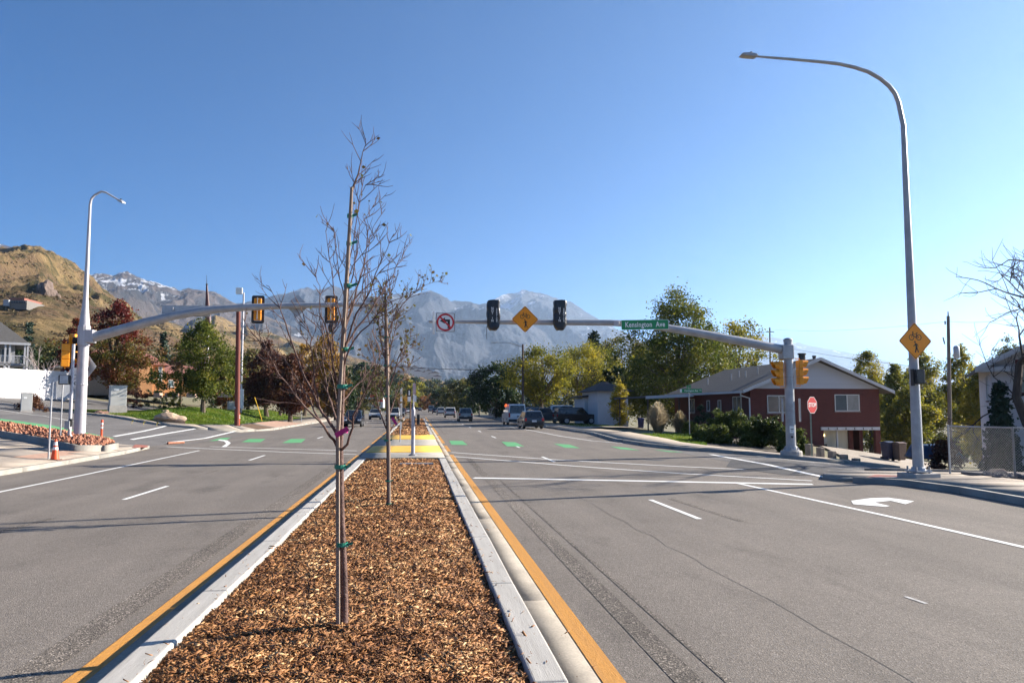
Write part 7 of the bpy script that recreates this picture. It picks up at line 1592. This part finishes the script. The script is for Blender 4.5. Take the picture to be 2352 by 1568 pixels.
mb = MB(); c = at(785, 992, Y1 - .1); d = np.array([.055, -.01, .032]); u_ = np.array([-.012, 0, .018]); mb.add([c - d - u_, c + d - u_, c + d + u_, c - d + u_, c - d - u_ + (0, .003, 0), c + d - u_ + (0, .003, 0), c + d + u_ + (0, .003, 0), c - d + u_ + (0, .003, 0)], [(0, 1, 2, 3), (7, 6, 5, 4), (0, 4, 5, 1), (1, 5, 6, 2), (2, 6, 7, 3), (3, 7, 4, 0)]); mb.ring2(c + (-.01, .1, -.01), XA, (0, 1, 0), .05, .054, (0, 0, .03), 12); o = mb.build('ribbon', M_PINK); setp(o, 'magenta ribbon tied round the nearest young tree fork', 'ribbon')
b2 = gp(893, 1160, .13); b2[2] = float(hz1(np.array([b2[0]]), np.array([b2[1]]))[0]); Y2 = b2[1]
br2 = [
    ([(890, 990), (878, 960), (868, 930), (862, 890), (858, 850), (850, 810)], 5, -.4), ([(891, 960), (902, 930), (912, 900), (925, 870), (938, 845), (950, 820)], 5, .4), ([(889, 930), (876, 890), (866, 850), (856, 800), (850, 760)], 5, .5),
    ([(890, 900), (905, 860), (915, 820), (930, 790), (945, 770)], 5, -.4), ([(889, 860), (895, 810), (905, 770), (915, 730), (930, 700)], 5, .3), ([(888, 840), (878, 800), (872, 760), (866, 720), (862, 690)], 5, -.3),
    ([(888, 790), (892, 764), (906, 728), (924, 700), (940, 681), (958, 667), (977, 655), (995, 648), (1018, 644)], 4, .1), ([(888, 780), (880, 740), (876, 700), (880, 665)], 4, .25), ([(888, 800), (898, 760), (903, 720), (900, 690)], 4, -.25), ([(891, 1000), (905, 975), (915, 950), (922, 930)], 4, .3), ([(889, 880), (900, 850), (920, 830), (940, 800), (955, 792)], 4, .5)]
young_tree('second young tree farther along the median, more withered leaves', b2, Y2, [(893, 1160, 9), (892, 1080, 8.5), (891, 1000, 8), (890, 920, 7), (889, 860, 6)], [(889, 862), (888, 800), (887, 740), (886, 700), (884, 665), (887, 640)], br2, 9, 520, .005, (8, 13), (.18, .5), .062)
stake('wooden stake tied to the second young tree', b2, Y2, [(895, 1160), (893, 1000), (890, 860), (886, 690)], 7, [(893, 1157, 12), (892, 1104, 12), (889, 1011, 12), (888, 910, 11), (886, 840, 10), (886, 775, 10)])
mb = MB(); c = at(906, 967, Y2 - .1); d = np.array([.045, 0, -.07]); u_ = np.array([.022, .0, .012]); mb.add([c - d - u_, c + d - u_, c + d + u_, c - d + u_, c - d - u_ + (0, .004, 0), c + d - u_ + (0, .004, 0), c + d + u_ + (0, .004, 0), c - d + u_ + (0, .004, 0)], [(0, 1, 2, 3), (7, 6, 5, 4), (0, 4, 5, 1), (1, 5, 6, 2), (2, 6, 7, 3), (3, 7, 4, 0)]); o = mb.build('ribbon', M_PINK); setp(o, 'dark pink ribbon hanging on the second young tree', 'ribbon')
# ---- large leafless trees
def bare_tree(label, base, h, spread, seed, m_, depth=5, lean=(0, 0), r0=.22, up=.25, name='bare_tree'):
    rs = np.random.RandomState(seed); r = thing(name, label, 'tree', base); mb = MB(); mt = MB()
    def grow(a, d, L, rr, k):
        n_ = 4; pts = [a]
        for i in range(n_): d = unit(d + rs.normal(size=3) * .16 + np.array([0, 0, up * .3])); pts.append(pts[-1] + d * L / n_)
        (mb if k >= depth - 1 else mt).tube(pts, [rr * (1 - .38 * i / n_) for i in range(n_ + 1)], 7 if k > 2 else 4, False)
        if k == 0: return
        for q in range(rs.randint(3, 5)):
            j = rs.randint(2, n_ + 1); s_ = rs.normal(size=3); s_ = unit(s_ - d * (s_ @ d)); grow(pts[j], d * (.8) + s_ * spread, L * rs.uniform(.55, .8), rr * .52, k - 1)
    grow(V3(base) - (0, 0, .2), np.array([lean[0], lean[1], 1.]), h * .36, r0, depth)
    mb.build('trunk', m_, r, smooth=True); mt.build('branches', m_, r, smooth=True)
b = on(2385, 1000, 31); bare_tree('large leafless tree reaching in over the pale house roof', b, hz_(2385, 640, b) * 1.75, .95, 12, M_BARKD, 5, (-.1, 0), .26)
b = on(97, 905, 100); bare_tree('bare white-barked tree behind the white vinyl fence', b, hz_(97, 765, b), .5, 3, mat('pale_bark', (.42, .36, .34), .9), 4, (0, 0), .16, .5)
b = on(-30, 905, 96); bare_tree('leafless tree at the left picture edge beside the deck house', b, hz_(-20, 770, b), .6, 5, M_BARK, 4, (.1, 0), .16, .5)
